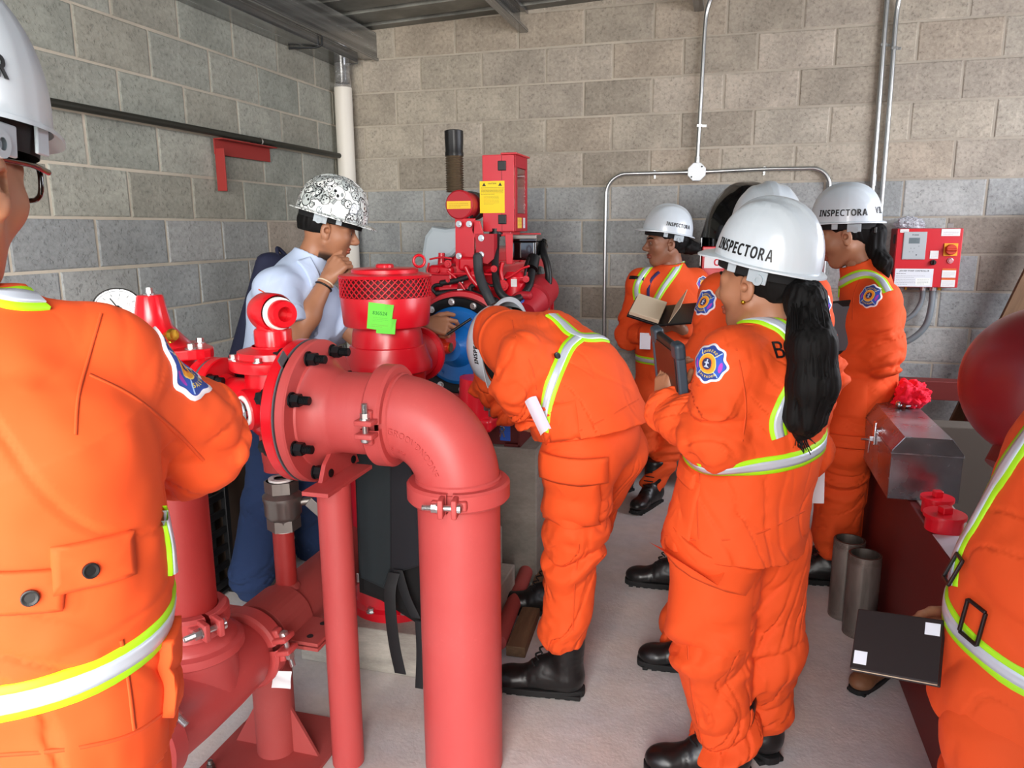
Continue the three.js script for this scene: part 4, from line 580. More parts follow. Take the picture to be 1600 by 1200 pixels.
  const bd = T('leaning_board', 'brown timber board leaning against the back wall at the right edge', 'timber'); const a = onZ(1535, 600, .2), b = onZ(1625, 420, .2), bdir = b.clone().sub(a); P(bd, 'board', orient(box(.13, 1.3, .03, 0, .35, 0, .003), a, bdir, v(0, 0, 1)), MT.wood); P(bd, 'batten', box(.16, .05, .03, a.x + .05, a.y + .18, .235, .003), MT.wood);
}
{ // left background: crate and cartons
  const t = T('black_crate', 'black slatted crate standing behind the thick vertical pipe', 'crate', [.34, 0, 2.35]);
  const c = []; for (let i = 0; i < 7; i++) c.push(['slat', box(.012, .03, .46, .15, .06 + i * .075, 0, .003)], ['slat', box(.3, .03, .012, 0, .06 + i * .075, .235, .003)]); for (const [n, g] of c) P(t, n, g, MT.black);
  for (const [x, z] of [[.15, .23], [.15, -.23], [-.15, .23], [-.15, -.23]]) P(t, 'corner_post', box(.025, .56, .025, x, .28, z, .004), MT.black); P(t, 'bottom', box(.3, .015, .46, 0, .02, 0, .003), MT.black); P(t, 'contents', mg([box(.24, .44, .4, 0, .25, 0, .01), box(.2, .1, .2, .01, .5, .05, .01)]), MT.blackMatt);
  const k = T('carton', 'dark brown cardboard carton stacked beside the black crate', 'carton', [.24, 0, 1.86]); P(k, 'carton_body', box(.4, .5, .42, 0, .25, 0, .004), MT.cardboard); P(k, 'flap', box(.2, .004, .42, .1, .505, 0, .001).applyMatrix4(M4().makeRotationZ(.08)), MT.cardboard);
  const s = T('white_tray', 'off-white plastic tray lying on top of the black crate', 'tray', [.36, .575, 2.4]); P(s, 'tray', mg([box(.34, .012, .3, 0, 0, 0, .004), box(.34, .03, .01, 0, .012, .15, .003), box(.01, .03, .3, .17, .012, 0, .003)]), MT.pvc);
}
{ // black backpack hanging behind the pipes
  const z = 2.7, t = T('backpack', 'black backpack with mesh panel and hanging straps behind the thick riser', 'backpack', [0, 0, 0]);
  const q = (x, y, zz = z) => onZ(x, y, zz); const a = q(556, 700), b = q(668, 700), c = q(560, 930), d = q(672, 990);
  const sh = [[a.x, a.y + .1], [b.x - .02, b.y + .1], [b.x, b.y], [d.x, d.y + .02], [d.x - .02, d.y], [c.x + .06, c.y - .015], [c.x, c.y], [a.x - .01, a.y]];
  P(t, 'main_body', extrude(sh, .1, .03).translate(0, 0, z - .17), MT.blackMatt);
  const mesh = dataTex(64, i => { const x = i % 64, y = i >> 6; const k = ((x + (y >> 3) * 4) % 8 < 2 || y % 8 < 2) ? 62 : 16; return [k * .8, k, k * 1.1]; }, true, 60);
  P(t, 'mesh_panel', extrude([[q(560, 705).x, q(560, 705).y + .05], [q(612, 705).x, q(612, 705).y + .05], [q(613, 880).x, q(613, 880).y], [q(598, 915).x, q(598, 915).y], [q(566, 900).x, q(566, 900).y]], .02, .012).translate(0, 0, z - .03), mat(0xffffff, .9, 0, { map: mesh }), 'dark blue-grey mesh panel');
  P(t, 'padded_strap', extrude([[q(615, 705).x, q(615, 705).y + .04], [q(632, 705).x, q(632, 705).y + .04], [q(652, 800).x, q(652, 800).y], [q(652, 880).x, q(652, 880).y], [q(614, 893).x, q(614, 893).y]], .03, .01).translate(0, 0, z - .03), mat(hex('#15161d'), .85));
  const rib = (pts, w, nm) => { const cr = new THREE.CatmullRomCurve3(pts), n = 20, pos = [], idx = []; for (let i = 0; i <= n; i++) { const p = cr.getPoint(i / n); for (const s of [-1, 1]) for (const dz of [0, .003]) pos.push(p.x + s * w / 2, p.y, p.z + dz); } for (let i = 0; i < n; i++) { const k = i * 4, m = k + 4; const Q = (a2, b2, c2, d2) => idx.push(a2, b2, c2, a2, c2, d2); Q(k + 1, k + 3, m + 3, m + 1); Q(k, m, m + 2, k + 2); Q(k, k + 1, m + 1, m); Q(k + 2, m + 2, m + 3, k + 3); } const g = new THREE.BufferGeometry(); g.setAttribute('position', new THREE.Float32BufferAttribute(pos, 3)); g.setIndex(idx); g.computeVertexNormals(); return P(t, nm, g, MT.rubber); };
  rib([q(616, 895, z + .03), q(610, 920, z + .05), q(611, 960, z + .06), q(617, 1010, z + .06), q(626, 1052, z + .06)], .036, 'webbing'); rib([q(622, 890, z + .02), q(634, 930, z + .02), q(650, 965, z + .02)], .03, 'webbing'); rib([q(655, 970, z + .02), q(657, 1020, z + .02), q(655, 1075, z + .02)], .025, 'webbing'); rib([q(512, 880, z + .05), q(513, 960, z + .05), q(516, 1035, z + .05)], .014, 'webbing');
  P(t, 'zip_pull', box(.008, .03, .005, q(562, 900).x, q(562, 900).y, z + .012, .002), MT.zinc);
}
// ------------------------------------------------------------------ soft shapes: distance fields meshed by surface nets
class Field {
  constructor() { this.p = []; this.cuts = []; this.mods = []; this.box = new THREE.Box3(); }
  add(fn, c, R, k = .02) { this.p.push({ fn, x: c.x, y: c.y, z: c.z, R, k }); this.box.expandByPoint(c.clone().addScalar(R)); this.box.expandByPoint(c.clone().addScalar(-R)); return this; }
  cap(a, b, ra, rb = ra, k = .02, fold) {
    const dx = b.x - a.x, dy = b.y - a.y, dz = b.z - a.z, L2 = dx * dx + dy * dy + dz * dz || 1e-9, L = Math.sqrt(L2), c = a.clone().lerp(b, .5);
    const { amp = 0, f = 18, s = 0, j0 = 1, j1 = 1, mid = .35, tw = 6 } = fold || {};
    return this.add((x, y, z) => {
      const px = x - a.x, py = y - a.y, pz = z - a.z; let t = (px * dx + py * dy + pz * dz) / L2; const tt = t; t = t < 0 ? 0 : t > 1 ? 1 : t;
      const qx = px - t * dx, qy = py - t * dy, qz = pz - t * dz; let d = Math.sqrt(qx * qx + qy * qy + qz * qz) - (ra + (rb - ra) * t);
      if (amp && d < .05 && d > -.06) {
        const l = tt * L, m = amp * (mid + (j0 - mid) * Math.exp(-l * l / .012) + (j1 - mid) * Math.exp(-(L - l) * (L - l) / .012));
        const w = vnoise(x * 5 + s, y * 5, z * 5) * .09, n = vnoise((l + w + (qx - qy * .6) * .35) * f + s, qx * tw + s * 3, (qz + qy) * tw);
        const n2 = vnoise((l * .8 + w * 2 + (qx + qy * .8 - qz * .5) * .8) * f * 1.7 + s * 2, qx * 9 + s, (qz - qy) * 9); d -= m * (Math.abs(n) * 2.4 - .6) - m * .42 * Math.max(0, 1 - Math.abs(n2) / .2) + m * .2 * vnoise(x * 42, y * 42 + s, z * 42);
      } return d;
    }, c, L / 2 + Math.max(ra, rb) + amp * 2 + .005, k);
  }
  ell(a, b, side, w1, w2, k = .03, fold) {                                              // flattened tapering body: [half width, half depth] at each end
    const ax = b.clone().sub(a), L = ax.length(); ax.divideScalar(L); const s = side.clone().addScaledVector(ax, -side.dot(ax)).normalize(), c = a.clone().lerp(b, .5), { amp = 0, f = 9, sd = 0, dir } = fold || {};
    const R = Math.max(...w1, ...w2); const dd = dir || ax;
    return this.add((x, y, z) => {
      const px = x - a.x, py = y - a.y, pz = z - a.z; let t = (px * ax.x + py * ax.y + pz * ax.z) / L; t = t < 0 ? 0 : t > 1 ? 1 : t;
      const qx = px - t * L * ax.x, qy = py - t * L * ax.y, qz = pz - t * L * ax.z, o = qx * s.x + qy * s.y + qz * s.z, n2 = Math.max(0, qx * qx + qy * qy + qz * qz - o * o), w = w1[0] + (w2[0] - w1[0]) * t, dp = w1[1] + (w2[1] - w1[1]) * t;
      const k0 = Math.sqrt(o * o / (w * w) + n2 / (dp * dp)), k1 = Math.sqrt(o * o / (w * w * w * w) + n2 / (dp * dp * dp * dp)); let d = k1 > 1e-6 ? k0 * (k0 - 1) / k1 : -Math.min(w, dp);
      if (amp && d < .05 && d > -.06) { const l = x * dd.x + y * dd.y + z * dd.z, u = vnoise(x * 4 + sd, y * 4, z * 4) * .12; const n2 = vnoise((l * .7 + u * 1.6 + (x - z) * .6) * f * 1.9 + sd, x * 6 + sd, z * 6 + l * 2); d -= amp * (Math.abs(vnoise((l + u) * f + sd, x * 3.5 + sd, z * 3.5)) * 2.2 - .55) - amp * .4 * Math.max(0, 1 - Math.abs(n2) / .18) + amp * .25 * vnoise(x * 34, y * 34, z * 34 + sd); }
      return d;
    }, c, L / 2 + R + amp * 2, k);
  }
  blob(c, r, k = .02, M) {                                                               // ellipsoid; M = rotation matrix for its axes
    const e = M ? M.elements : null;
    return this.add((x, y, z) => {
      let a = x - c.x, b = y - c.y, d = z - c.z; if (e) { const A = e[0] * a + e[1] * b + e[2] * d, B = e[4] * a + e[5] * b + e[6] * d, D = e[8] * a + e[9] * b + e[10] * d; a = A; b = B; d = D; }
      const k0 = Math.sqrt(a * a / (r[0] * r[0]) + b * b / (r[1] * r[1]) + d * d / (r[2] * r[2])), k1 = Math.sqrt(a * a / r[0] ** 4 + b * b / r[1] ** 4 + d * d / r[2] ** 4); return k1 > 1e-6 ? k0 * (k0 - 1) / k1 : -Math.min(...r);
    }, c, Math.max(...r), k);
  }
  carve(fn) { this.cuts.push(fn); return this; }                                          // keep where fn < 0
  plane(o, n) { return this.carve((x, y, z) => (x - o.x) * n.x + (y - o.y) * n.y + (z - o.z) * n.z); }
  mod(fn) { this.mods.push(fn); return this; }
  d(x, y, z) {
    let d = 9; for (const q of this.p) {
      const ax = x - q.x, ay = y - q.y, az = z - q.z, lb = Math.sqrt(ax * ax + ay * ay + az * az) - q.R; if (lb > d + q.k) continue;
      const e = lb > .25 ? lb : q.fn(x, y, z), h = q.k - Math.abs(d - e); d = d < e ? d : e; if (h > 0) d -= h * h / (4 * q.k);
    }
    for (const m of this.mods) if (d < .04 && d > -.06) d = m(d, x, y, z);
    for (const c of this.cuts) { const e = c(x, y, z); if (e > d) d = e; } return d;
  }
  grad(p, e = .003) { return v(this.d(p.x + e, p.y, p.z) - this.d(p.x - e, p.y, p.z), this.d(p.x, p.y + e, p.z) - this.d(p.x, p.y - e, p.z), this.d(p.x, p.y, p.z + e) - this.d(p.x, p.y, p.z - e)).normalize(); }
  project(p, n = 5) { p = p.clone(); for (let i = 0; i < n; i++) { const d = this.d(p.x, p.y, p.z); if (Math.abs(d) < 4e-4) break; p.addScaledVector(this.grad(p), -d * .9); } return p; }
  trace(o, dir, t0, t1) { let t = t0, best = [9, t0]; for (let i = 0; i < 220 && t < t1; i++) { const d = this.d(o.x + dir.x * t, o.y + dir.y * t, o.z + dir.z * t); if (d < best[0]) best = [d, t]; if (d < .0006) return o.clone().addScaledVector(dir, t); t += Math.max(d * .7, .001); } return this.project(o.clone().addScaledVector(dir, best[1]), 10); }
  pick(x, y) { const r = rowD(x, y), l = r.length(); return this.trace(CAM, r.divideScalar(l), .3, 7); }
  mesh(h, box, color) {
    const B = box || this.box, pad = h * 2, x0 = B.min.x - pad, y0 = B.min.y - pad, z0 = B.min.z - pad, nx = Math.ceil((B.max.x + pad - x0) / h) + 1, ny = Math.ceil((B.max.y + pad - y0) / h) + 1, nz = Math.ceil((B.max.z + pad - z0) / h) + 1;
    const S = 6, val = new Float32Array(nx * ny * nz).fill(1), id = new Int32Array(nx * ny * nz).fill(-1), sx = 1, sy = nx, sz = nx * ny, live = [];
    for (let k = 0; k < nz; k += S) for (let j = 0; j < ny; j += S) for (let i = 0; i < nx; i += S) {
      const c = this.d(x0 + (i + S / 2) * h, y0 + (j + S / 2) * h, z0 + (k + S / 2) * h), far = Math.abs(c) > S * h * 1.15 + .03; if (!far) live.push(i, j, k);
      for (let c2 = k; c2 < Math.min(k + S, nz); c2++) for (let b = j; b < Math.min(j + S, ny); b++) for (let a = i; a < Math.min(i + S, nx); a++) val[a + b * sy + c2 * sz] = far ? c : this.d(x0 + a * h, y0 + b * h, z0 + c2 * h);
    }
    const pos = [], idx = [], off = [0, sx, sy, sx + sy, sz, sz + sx, sz + sy, sz + sx + sy];
    const each = (f) => { for (let q = 0; q < live.length; q += 3) for (let c = live[q + 2]; c < Math.min(live[q + 2] + S, nz - 1); c++) for (let b = live[q + 1]; b < Math.min(live[q + 1] + S, ny - 1); b++) for (let a = live[q]; a < Math.min(live[q] + S, nx - 1); a++) f(a, b, c, a + b * sy + c * sz); };
    each((a, b, c, o) => {
      let m = 0; for (let i = 0; i < 8; i++) if (val[o + off[i]] < 0) m |= 1 << i; if (!m || m === 255) return; let X = 0, Y = 0, Z = 0, n = 0;
      for (let i = 0; i < 8; i++) for (let e = 1; e < 8; e <<= 1) { const j = i | e; if (j === i || ((m >> i) & 1) === ((m >> j) & 1)) continue; const va = val[o + off[i]], t = va / (va - val[o + off[j]]); X += (i & 1) + (e === 1 ? t : 0); Y += (i >> 1 & 1) + (e === 2 ? t : 0); Z += (i >> 2 & 1) + (e === 4 ? t : 0); n++; }
      id[o] = pos.length / 3; pos.push(x0 + (a + X / n) * h, y0 + (b + Y / n) * h, z0 + (c + Z / n) * h);
    });
    each((a, b, c, o) => {
      if (a && b && c) for (const [e, u, w] of [[sx, sy, sz], [sy, sz, sx], [sz, sx, sy]]) { const s = val[o] < 0, t = val[o + e] < 0; if (s === t) continue; const A = id[o], Bq = id[o - u], C = id[o - u - w], D = id[o - w]; if (A < 0 || Bq < 0 || C < 0 || D < 0) continue; if (s) idx.push(A, Bq, C, A, C, D); else idx.push(A, C, Bq, A, D, C); }
    });
    const nor = new Float32Array(pos.length), col = color ? new Float32Array(pos.length) : null, p = new V3();
    for (let i = 0; i < pos.length; i += 3) { p.set(pos[i], pos[i + 1], pos[i + 2]); const n = this.grad(p, h * .6); nor[i] = n.x; nor[i + 1] = n.y; nor[i + 2] = n.z; if (color) { const c = color(p); col[i] = c[0]; col[i + 1] = c[1]; col[i + 2] = c[2]; } }
    const g = new THREE.BufferGeometry(); g.setAttribute('position', new THREE.Float32BufferAttribute(pos, 3)); g.setAttribute('normal', new THREE.BufferAttribute(nor, 3)); if (color) g.setAttribute('color', new THREE.BufferAttribute(col, 3)); g.setIndex(idx); return g;
  }
}
function join(list) {                                                                    // merge field meshes keeping colour
  const n = list.reduce((s, g) => s + g.attributes.position.count, 0), out = new THREE.BufferGeometry(), P3 = new Float32Array(n * 3), N3 = new Float32Array(n * 3), C3 = new Float32Array(n * 3).fill(1), ix = []; let o = 0;
  for (const g of list) { P3.set(g.attributes.position.array, o * 3); N3.set(g.attributes.normal.array, o * 3); if (g.attributes.color) C3.set(g.attributes.color.array, o * 3); const c = g.attributes.position.count; for (const i of (g.index ? g.index.array : Array.from({ length: c }, (_, i) => i))) ix.push(i + o); o += c; }
  out.setAttribute('position', new THREE.BufferAttribute(P3, 3)); out.setAttribute('normal', new THREE.BufferAttribute(N3, 3)); out.setAttribute('color', new THREE.BufferAttribute(C3, 3)); out.setIndex(ix); return out;
}
// a band lying on a soft shape: centre line of surface points, half width, lift; closed strip with thickness
function bandGeo(F, pts, hw, lift, closed = false, across = 4) {
  const n = pts.length, rows = []; for (let i = 0; i < n; i++) {
    const a = pts[closed ? (i + n - 1) % n : Math.max(i - 1, 0)], b = pts[closed ? (i + 1) % n : Math.min(i + 1, n - 1)], nn = F.grad(pts[i], .012), bi = b.clone().sub(a).normalize().cross(nn).normalize(), r = [];
    for (let j = 0; j <= across; j++) { const q = F.project(pts[i].clone().addScaledVector(bi, hw * (2 * j / across - 1)), 4), m = F.grad(q, .01); r.push([q.clone().addScaledVector(m, lift), q.clone().addScaledVector(m, -.002)]); } rows.push(r);
  }
  for (let it = 0; it < 3; it++) { const old = rows.map(r => r.map(c => c.map(q => q.clone()))); for (let i = 0; i < n; i++) { if (!closed && (i === 0 || i === n - 1)) continue; const A = old[(i + n - 1) % n], B = old[(i + 1) % n]; for (let j = 0; j <= across; j++) for (let s = 0; s < 2; s++) rows[i][j][s].multiplyScalar(.5).addScaledVector(A[j][s], .25).addScaledVector(B[j][s], .25); } }
  const pos = [], idx = [], W = across + 1; for (const r of rows) for (const c of r) pos.push(...c[0].toArray()); for (const r of rows) for (const c of r) pos.push(...c[1].toArray());
  const o = n * W, m = closed ? n : n - 1; for (let i = 0; i < m; i++) { const a = i * W, b = ((i + 1) % n) * W; for (let j = 0; j < across; j++) idx.push(a + j, a + j + 1, b + j + 1, a + j, b + j + 1, b + j); idx.push(a, b, o + b, a, o + b, o + a, a + across, o + a + across, o + b + across, a + across, o + b + across, b + across); }
  const g = new THREE.BufferGeometry(); g.setAttribute('position', new THREE.Float32BufferAttribute(pos, 3)); g.setIndex(idx); g.computeVertexNormals();
  return g;
}
const spread = (pts, n) => new THREE.CatmullRomCurve3(pts, false, 'centripetal').getSpacedPoints(n);
function pickPath(F, px, n = 30) { const c = new THREE.CatmullRomCurve3(px.map(p => v(p[0], p[1], 0)), false, 'centripetal'); const q = c.getSpacedPoints(n).map(p => F.pick(p.x, p.y)); return spread(q, n); }
function loopPath(F, c, nrm, n = 56, R = .5) { const u = Math.abs(nrm.y) > .9 ? v(1, 0, 0) : v(0, 1, 0), a = u.clone().cross(nrm).normalize(), b = nrm.clone().cross(a).normalize(), out = []; for (let i = 0; i < n; i++) { const t = i / n * 2 * PI, d = a.clone().multiplyScalar(Math.cos(t)).addScaledVector(b, Math.sin(t)); out.push(F.trace(c.clone().addScaledVector(d, R), d.clone().negate(), 0, R)); } return out; }
function tape(parent, F, pts, closed, hw = .024, name = 'reflective_strap') { const m = P(parent, name, bandGeo(F, pts, hw, .0045, closed), MT.lime || (MT.lime = mat(hex('#a6e412'), .55, 0, { side: THREE.DoubleSide }))); P(m, 'silver_stripe', bandGeo(F, pts, hw * .52, .006, closed, 3), MT.silverTape2 || (MT.silverTape2 = mat(hex('#c3ccd8'), .4, .25, { side: THREE.DoubleSide }))); return m; }
// a piece of cloth lying on a soft shape: outline polygon in metres around a surface point
function patchGeo(F, c, up, outline, lift, nR = 5, uv = 1) {
  const n = F.grad(c, .015), y = up.clone().addScaledVector(n, -up.dot(n)).normalize(), x = y.clone().cross(n), pos = [], uvs = [], idx = [], N = outline.length;
  const pt = (a, b, l) => { const s = c.clone().addScaledVector(x, a).addScaledVector(y, b).addScaledVector(n, .05); const q = F.trace(s, n.clone().negate(), 0, .12), m = F.grad(q, .008); return q.addScaledVector(m, l); };
  pos.push(...pt(0, 0, lift).toArray()); uvs.push(.5, .5);
  let mx = 0; for (const o of outline) mx = Math.max(mx, Math.abs(o[0]), Math.abs(o[1]));
  for (let r = 1; r <= nR + 1; r++) for (let i = 0; i < N; i++) { const k = Math.min(r, nR) / nR, o = outline[i]; pos.push(...pt(o[0] * k, o[1] * k, r > nR ? -.003 : lift).toArray()); uvs.push(.5 + o[0] * k / mx / 2, .5 + o[1] * k / mx / 2); }
  for (let i = 0; i < N; i++) { const j = (i + 1) % N; idx.push(0, 1 + i, 1 + j); for (let r = 0; r < nR; r++) { const a = 1 + r * N; idx.push(a + i, a + N + i, a + N + j, a + i, a + N + j, a + j); } }
  const g = new THREE.BufferGeometry(); g.setAttribute('position', new THREE.Float32BufferAttribute(pos, 3)); g.setAttribute('uv', new THREE.Float32BufferAttribute(uvs, 2)); g.setIndex(idx); g.computeVertexNormals(); return g;
}
const rectOutline = (w, h, r = .008, n = 6) => { const o = []; for (let s = 0; s < 4; s++) { const [a, b] = [[[w / 2, -h / 2], [w / 2, h / 2]], [[w / 2, h / 2], [-w / 2, h / 2]], [[-w / 2, h / 2], [-w / 2, -h / 2]], [[-w / 2, -h / 2], [w / 2, -h / 2]]][s]; for (let i = 0; i < n; i++) o.push([mix(a[0], b[0], i / n), mix(a[1], b[1], i / n)]); } return o; };
// ------------------------------------------------------------------ heads, hands, helmets, boots shared by the people
const basis = (o, f, up) => { const z = f.clone().normalize(), x = up.clone().cross(z).normalize(), y = z.clone().cross(x); return M4().makeBasis(x, y, z).setPosition(o); };   // +Z face, +Y crown, +X the person's left
const skinMat = mat(0xffffff, .5, 0, { vertexColors: true });
function headGeo(skin, o = {}) {
  const F = new Field(), { fem = 0, jaw = 1, nose = 1, chinHair = 0 } = o;
  F.blob(v(0, .03, -.015), [.076, .092, .096], .02).blob(v(0, -.035, .028), [.06 * jaw, .08, .064], .04).blob(v(0, -.1, .06), [.022 * jaw, .018, .02], .035);
  for (const s of [-1, 1]) F.cap(v(s * .057 * jaw, -.055, -.005), v(s * .018, -.1, .052), .018, .014, .03).blob(v(s * .043, -.028, .056), [.023, .022, .022], .03).cap(v(s * .012, .016, .083), v(s * .05, .012, .066), .011, .009, .02)
    .blob(v(s * .078, -.012, -.012), [.009, .032, .019], .006).blob(v(s * .079, -.034, -.004), [.007, .012, .009], .006).blob(v(s * .0125, -.038, .098), [.0085, .008, .011], .008);
  F.cap(v(0, .008, .086), v(0, -.03, .108 + .004 * nose), .008, .0125 * nose, .014).blob(v(0, -.064, .091), [.023, .006, .0095], .006).blob(v(0, -.076, .089), [.02, .0075, .01], .006);
  for (const s of [-1, 1]) F.blob(v(s * .0325, -.003, .078), [.016, .0095, .009], .006);
  F.cap(v(0, -.06, -.03), v(0, -.2, -.055), .052 - fem * .006, .062 - fem * .008, .03);
  F.mod((d, x, y, z) => { for (const s of [-1, 1]) { const e = Math.hypot((x - s * .0325) / 1.25, y + .004, z - .098) - .0135, h = .012 + (d + e); d = d > -e ? d : -e; if (h > 0 && h < .03) d += 0; const q = Math.hypot((x - s * .088) * .7, y + .01, (z + .006)) - .011; d = d > -q ? d : -q; } const m = Math.hypot(x * .35, (y + .07) * 2.2, z - .103) - .0085; return d > -m ? d : -m; });
  const lip = [skin[0] * .75, skin[1] * .42, skin[2] * .42];
  const col = (p) => {
    let c = [...skin]; const ax = Math.abs(p.x); if (p.z > .075 && ax < .024 && p.y < -.057 && p.y > -.084) c = lip; if (p.z > .05 && p.y > -.016 && p.y < .008 && Math.abs(ax - .0325) < .02) c = c.map(k => k * .72);
    if (chinHair && p.y < -.09 && p.z > -.02 && p.z < .075) { const k = chinHair * sstep(-.085, -.108, p.y); c = c.map((q, i) => mix(q, [.012, .01, .009][i], k)); }
    const b = 1 + .06 * vnoise(p.x * 40, p.y * 40, p.z * 40); return c.map(k => k * b);
  };
  return F.mesh(.0042, null, col);
}
function eyes(par, M) {
  for (const s of [-1, 1]) { P(par, 'eye', new THREE.SphereGeometry(.0115, 16, 12).translate(s * .0325, -.003, .077).applyMatrix4(M), mat(hex('#d9d2c8'), .2)); P(par, 'iris', new THREE.SphereGeometry(.0058, 12, 8).scale(1, 1, .35).translate(s * .0325, -.004, .0878).applyMatrix4(M), mat(hex('#1a0f09'), .15));
    P(par, 'eyebrow', capped([v(s * .014, .019, .0935), v(s * .033, .024, .087), v(s * .052, .017, .069)], .0045, 8).scale(1, 1, 1).applyMatrix4(M), MT.hair); }
}
MT.hair = phys(hex('#060505'), .7, 0, { specularIntensity: .45 }); MT.shell = phys(hex('#cad4db'), .3, 0, { clearcoat: .5, clearcoatRoughness: .2 });
function hairCap(par, M, low = -.055, name = 'hair') {
  const F = new Field(); F.blob(v(0, .03, -.017), [.0815, .096, .101], .02); F.cap(v(0, .0, -.07), v(0, -.045, -.075), .05, .038, .03);
  F.carve((x, y, z) => low - y).carve((x, y, z) => (z - .05) + Math.max(0, .05 - y) * .75).carve((x, y, z) => .034 - Math.hypot((Math.abs(x) - .085) * .9, y + .016, z - .012));
  F.mod((d, x, y, z) => d - .0022 * vnoise(x * 120, y * 22, z * 120)); return P(par, name, F.mesh(.005).applyMatrix4(M), MT.hair);
}
// hand: prims are added to F; returns nothing
function addHand(F, w, dir, back, thumbSide, o = {}) {
  const { curl = [.5, .6, .45], curls, sc = 1, spread: sp = .07, tAng = .75, tCurl = .35, tDrop = .35 } = o, x = dir.clone().normalize(), y = back.clone().addScaledVector(x, -back.dot(x)).normalize(), z = thumbSide.clone().addScaledVector(x, -thumbSide.dot(x)).addScaledVector(y, -thumbSide.dot(y)).normalize();
  const pt = (a, b, c) => w.clone().addScaledVector(x, a * sc).addScaledVector(y, b * sc).addScaledVector(z, c * sc);
  const zs = [.029, .0095, -.0095, -.027], L = [[.043, .027, .021], [.047, .031, .022], [.043, .028, .021], [.034, .021, .019]];
  F.cap(pt(-.03, 0, 0), pt(.012, 0, 0), .024 * sc, .024 * sc, .014);
  for (let i = 0; i < 4; i++) F.cap(pt(.008, 0, zs[i] * .55), pt(.082 - Math.abs(i - 1) * .003, .002, zs[i]), .0155 * sc, .0115 * sc, .012);
  F.cap(pt(.012, -.006, .018), pt(.05, -.01, .03), .015 * sc, .012 * sc, .014);
  for (let i = 0; i < 4; i++) {
    let p = pt(.084 - Math.abs(i - 1) * .003, .002, zs[i]), a = 0; const c = (curls && curls[i]) || curl, s = (1.5 - i) * sp;
    for (let j = 0; j < 3; j++) { a += c[j]; const d = x.clone().multiplyScalar(Math.cos(a)).addScaledVector(y, -Math.sin(a)).addScaledVector(z, s * Math.cos(a)).normalize(), q = p.clone().addScaledVector(d, L[i][j] * sc), r = [.0098, .0087, .0078, .0068]; F.cap(p, q, r[j] * sc, r[j + 1] * sc, .0035); p = q; }
  }
  let p = pt(.024, -.006, .03), a = tAng; for (let j = 0; j < 3; j++) { const l = [.038, .032, .026][j], r = [.0125, .0108, .0098, .0085], d = x.clone().multiplyScalar(Math.cos(a)).addScaledVector(z, Math.sin(a)).addScaledVector(y, -tDrop).normalize(), q = p.clone().addScaledVector(d, l * sc); F.cap(p, q, r[j] * sc, r[j + 1] * sc, .006); p = q; a -= tCurl; }
}
// hard hat: theta 0 = front; returns point and normal on the shell
function hatPoint(th, y, o, ext = 0) { const hgt = o.h, e = clamp(y / hgt, 0, 1), k = Math.pow(1 - Math.pow(e, 2.3), 1 / 2.3) , fl = 1 + .02 * (1 - e); return v(Math.sin(th) * (o.a * k * fl + ext), y, Math.cos(th) * (o.b * k * fl + ext)); }
function hatGeo(o) {
  const nt = 96, np = 22, pos = [], idx = []; const rings = [];
  const ridge = (p) => { const w = Math.abs(p.x); const k = sstep(.02, .1, p.y); let h = .006 * (1 - sstep(.012, .022, w)) * k; h += .0035 * (1 - sstep(.004, .016, Math.abs(w - .055))) * k * (o.ribs ?? 1); return h; };
  for (let i = 0; i <= np; i++) { const e = i / np, y = o.h * Math.sin(e * PI / 2) , r = []; for (let j = 0; j <= nt; j++) { const th = j / nt * 2 * PI, p = i === np ? v(0, o.h, 0) : hatPoint(th, y, o); p.y += ridge(p); r.push(p); } rings.unshift(r); }
  const brim = (th, u) => { const f = o.brim(th), p = hatPoint(th, 0, o, f * u); p.y -= .012 * u * u * (f / .04) - (o.curl || 0) * u * u * .012 + (u > .99 ? .001 : 0); return p; };
  for (const u of [.35, .7, 1]) rings.push(Array.from({ length: nt + 1 }, (_, j) => brim(j / nt * 2 * PI, u)));
  for (const [u, d] of [[1.0, .004], [.5, .0038], [0, .004]]) rings.push(Array.from({ length: nt + 1 }, (_, j) => { const p = brim(j / nt * 2 * PI, u); p.y -= d; return p; }));
  for (let i = 1; i <= 8; i++) { const y = (o.h - .006) * Math.sin(i / 8 * PI / 2); rings.push(Array.from({ length: nt + 1 }, (_, j) => { const p = hatPoint(j / nt * 2 * PI, y, { ...o, a: o.a - .004, b: o.b - .004, h: o.h - .004 }); p.y -= .002; return p; })); }
  const uv = []; rings.forEach((r, i) => r.forEach((p, j) => { pos.push(p.x, p.y, p.z); uv.push(j / nt * 2, .12 + i * .023); }));
  for (let i = 0; i + 1 < rings.length; i++) for (let j = 0; j < nt; j++) { const a = i * (nt + 1) + j, b = a + 1, c = b + nt + 1, d = a + nt + 1; idx.push(a, c, b, a, d, c); }
  const g = new THREE.BufferGeometry(); g.setAttribute('position', new THREE.Float32BufferAttribute(pos, 3)); g.setAttribute('uv', new THREE.Float32BufferAttribute(uv, 2)); g.setIndex(idx); g.computeVertexNormals(); return toCreasedNormals(g, .7);
}
const capBrim = (th) => { let t = Math.abs(((th + PI) % (2 * PI)) - PI); return .007 + .034 * (1 - sstep(.35, 1.25, t)) + .009 * sstep(2.2, 3, t); };
const HAT = { a: .106, b: .128, h: .142, brim: capBrim };
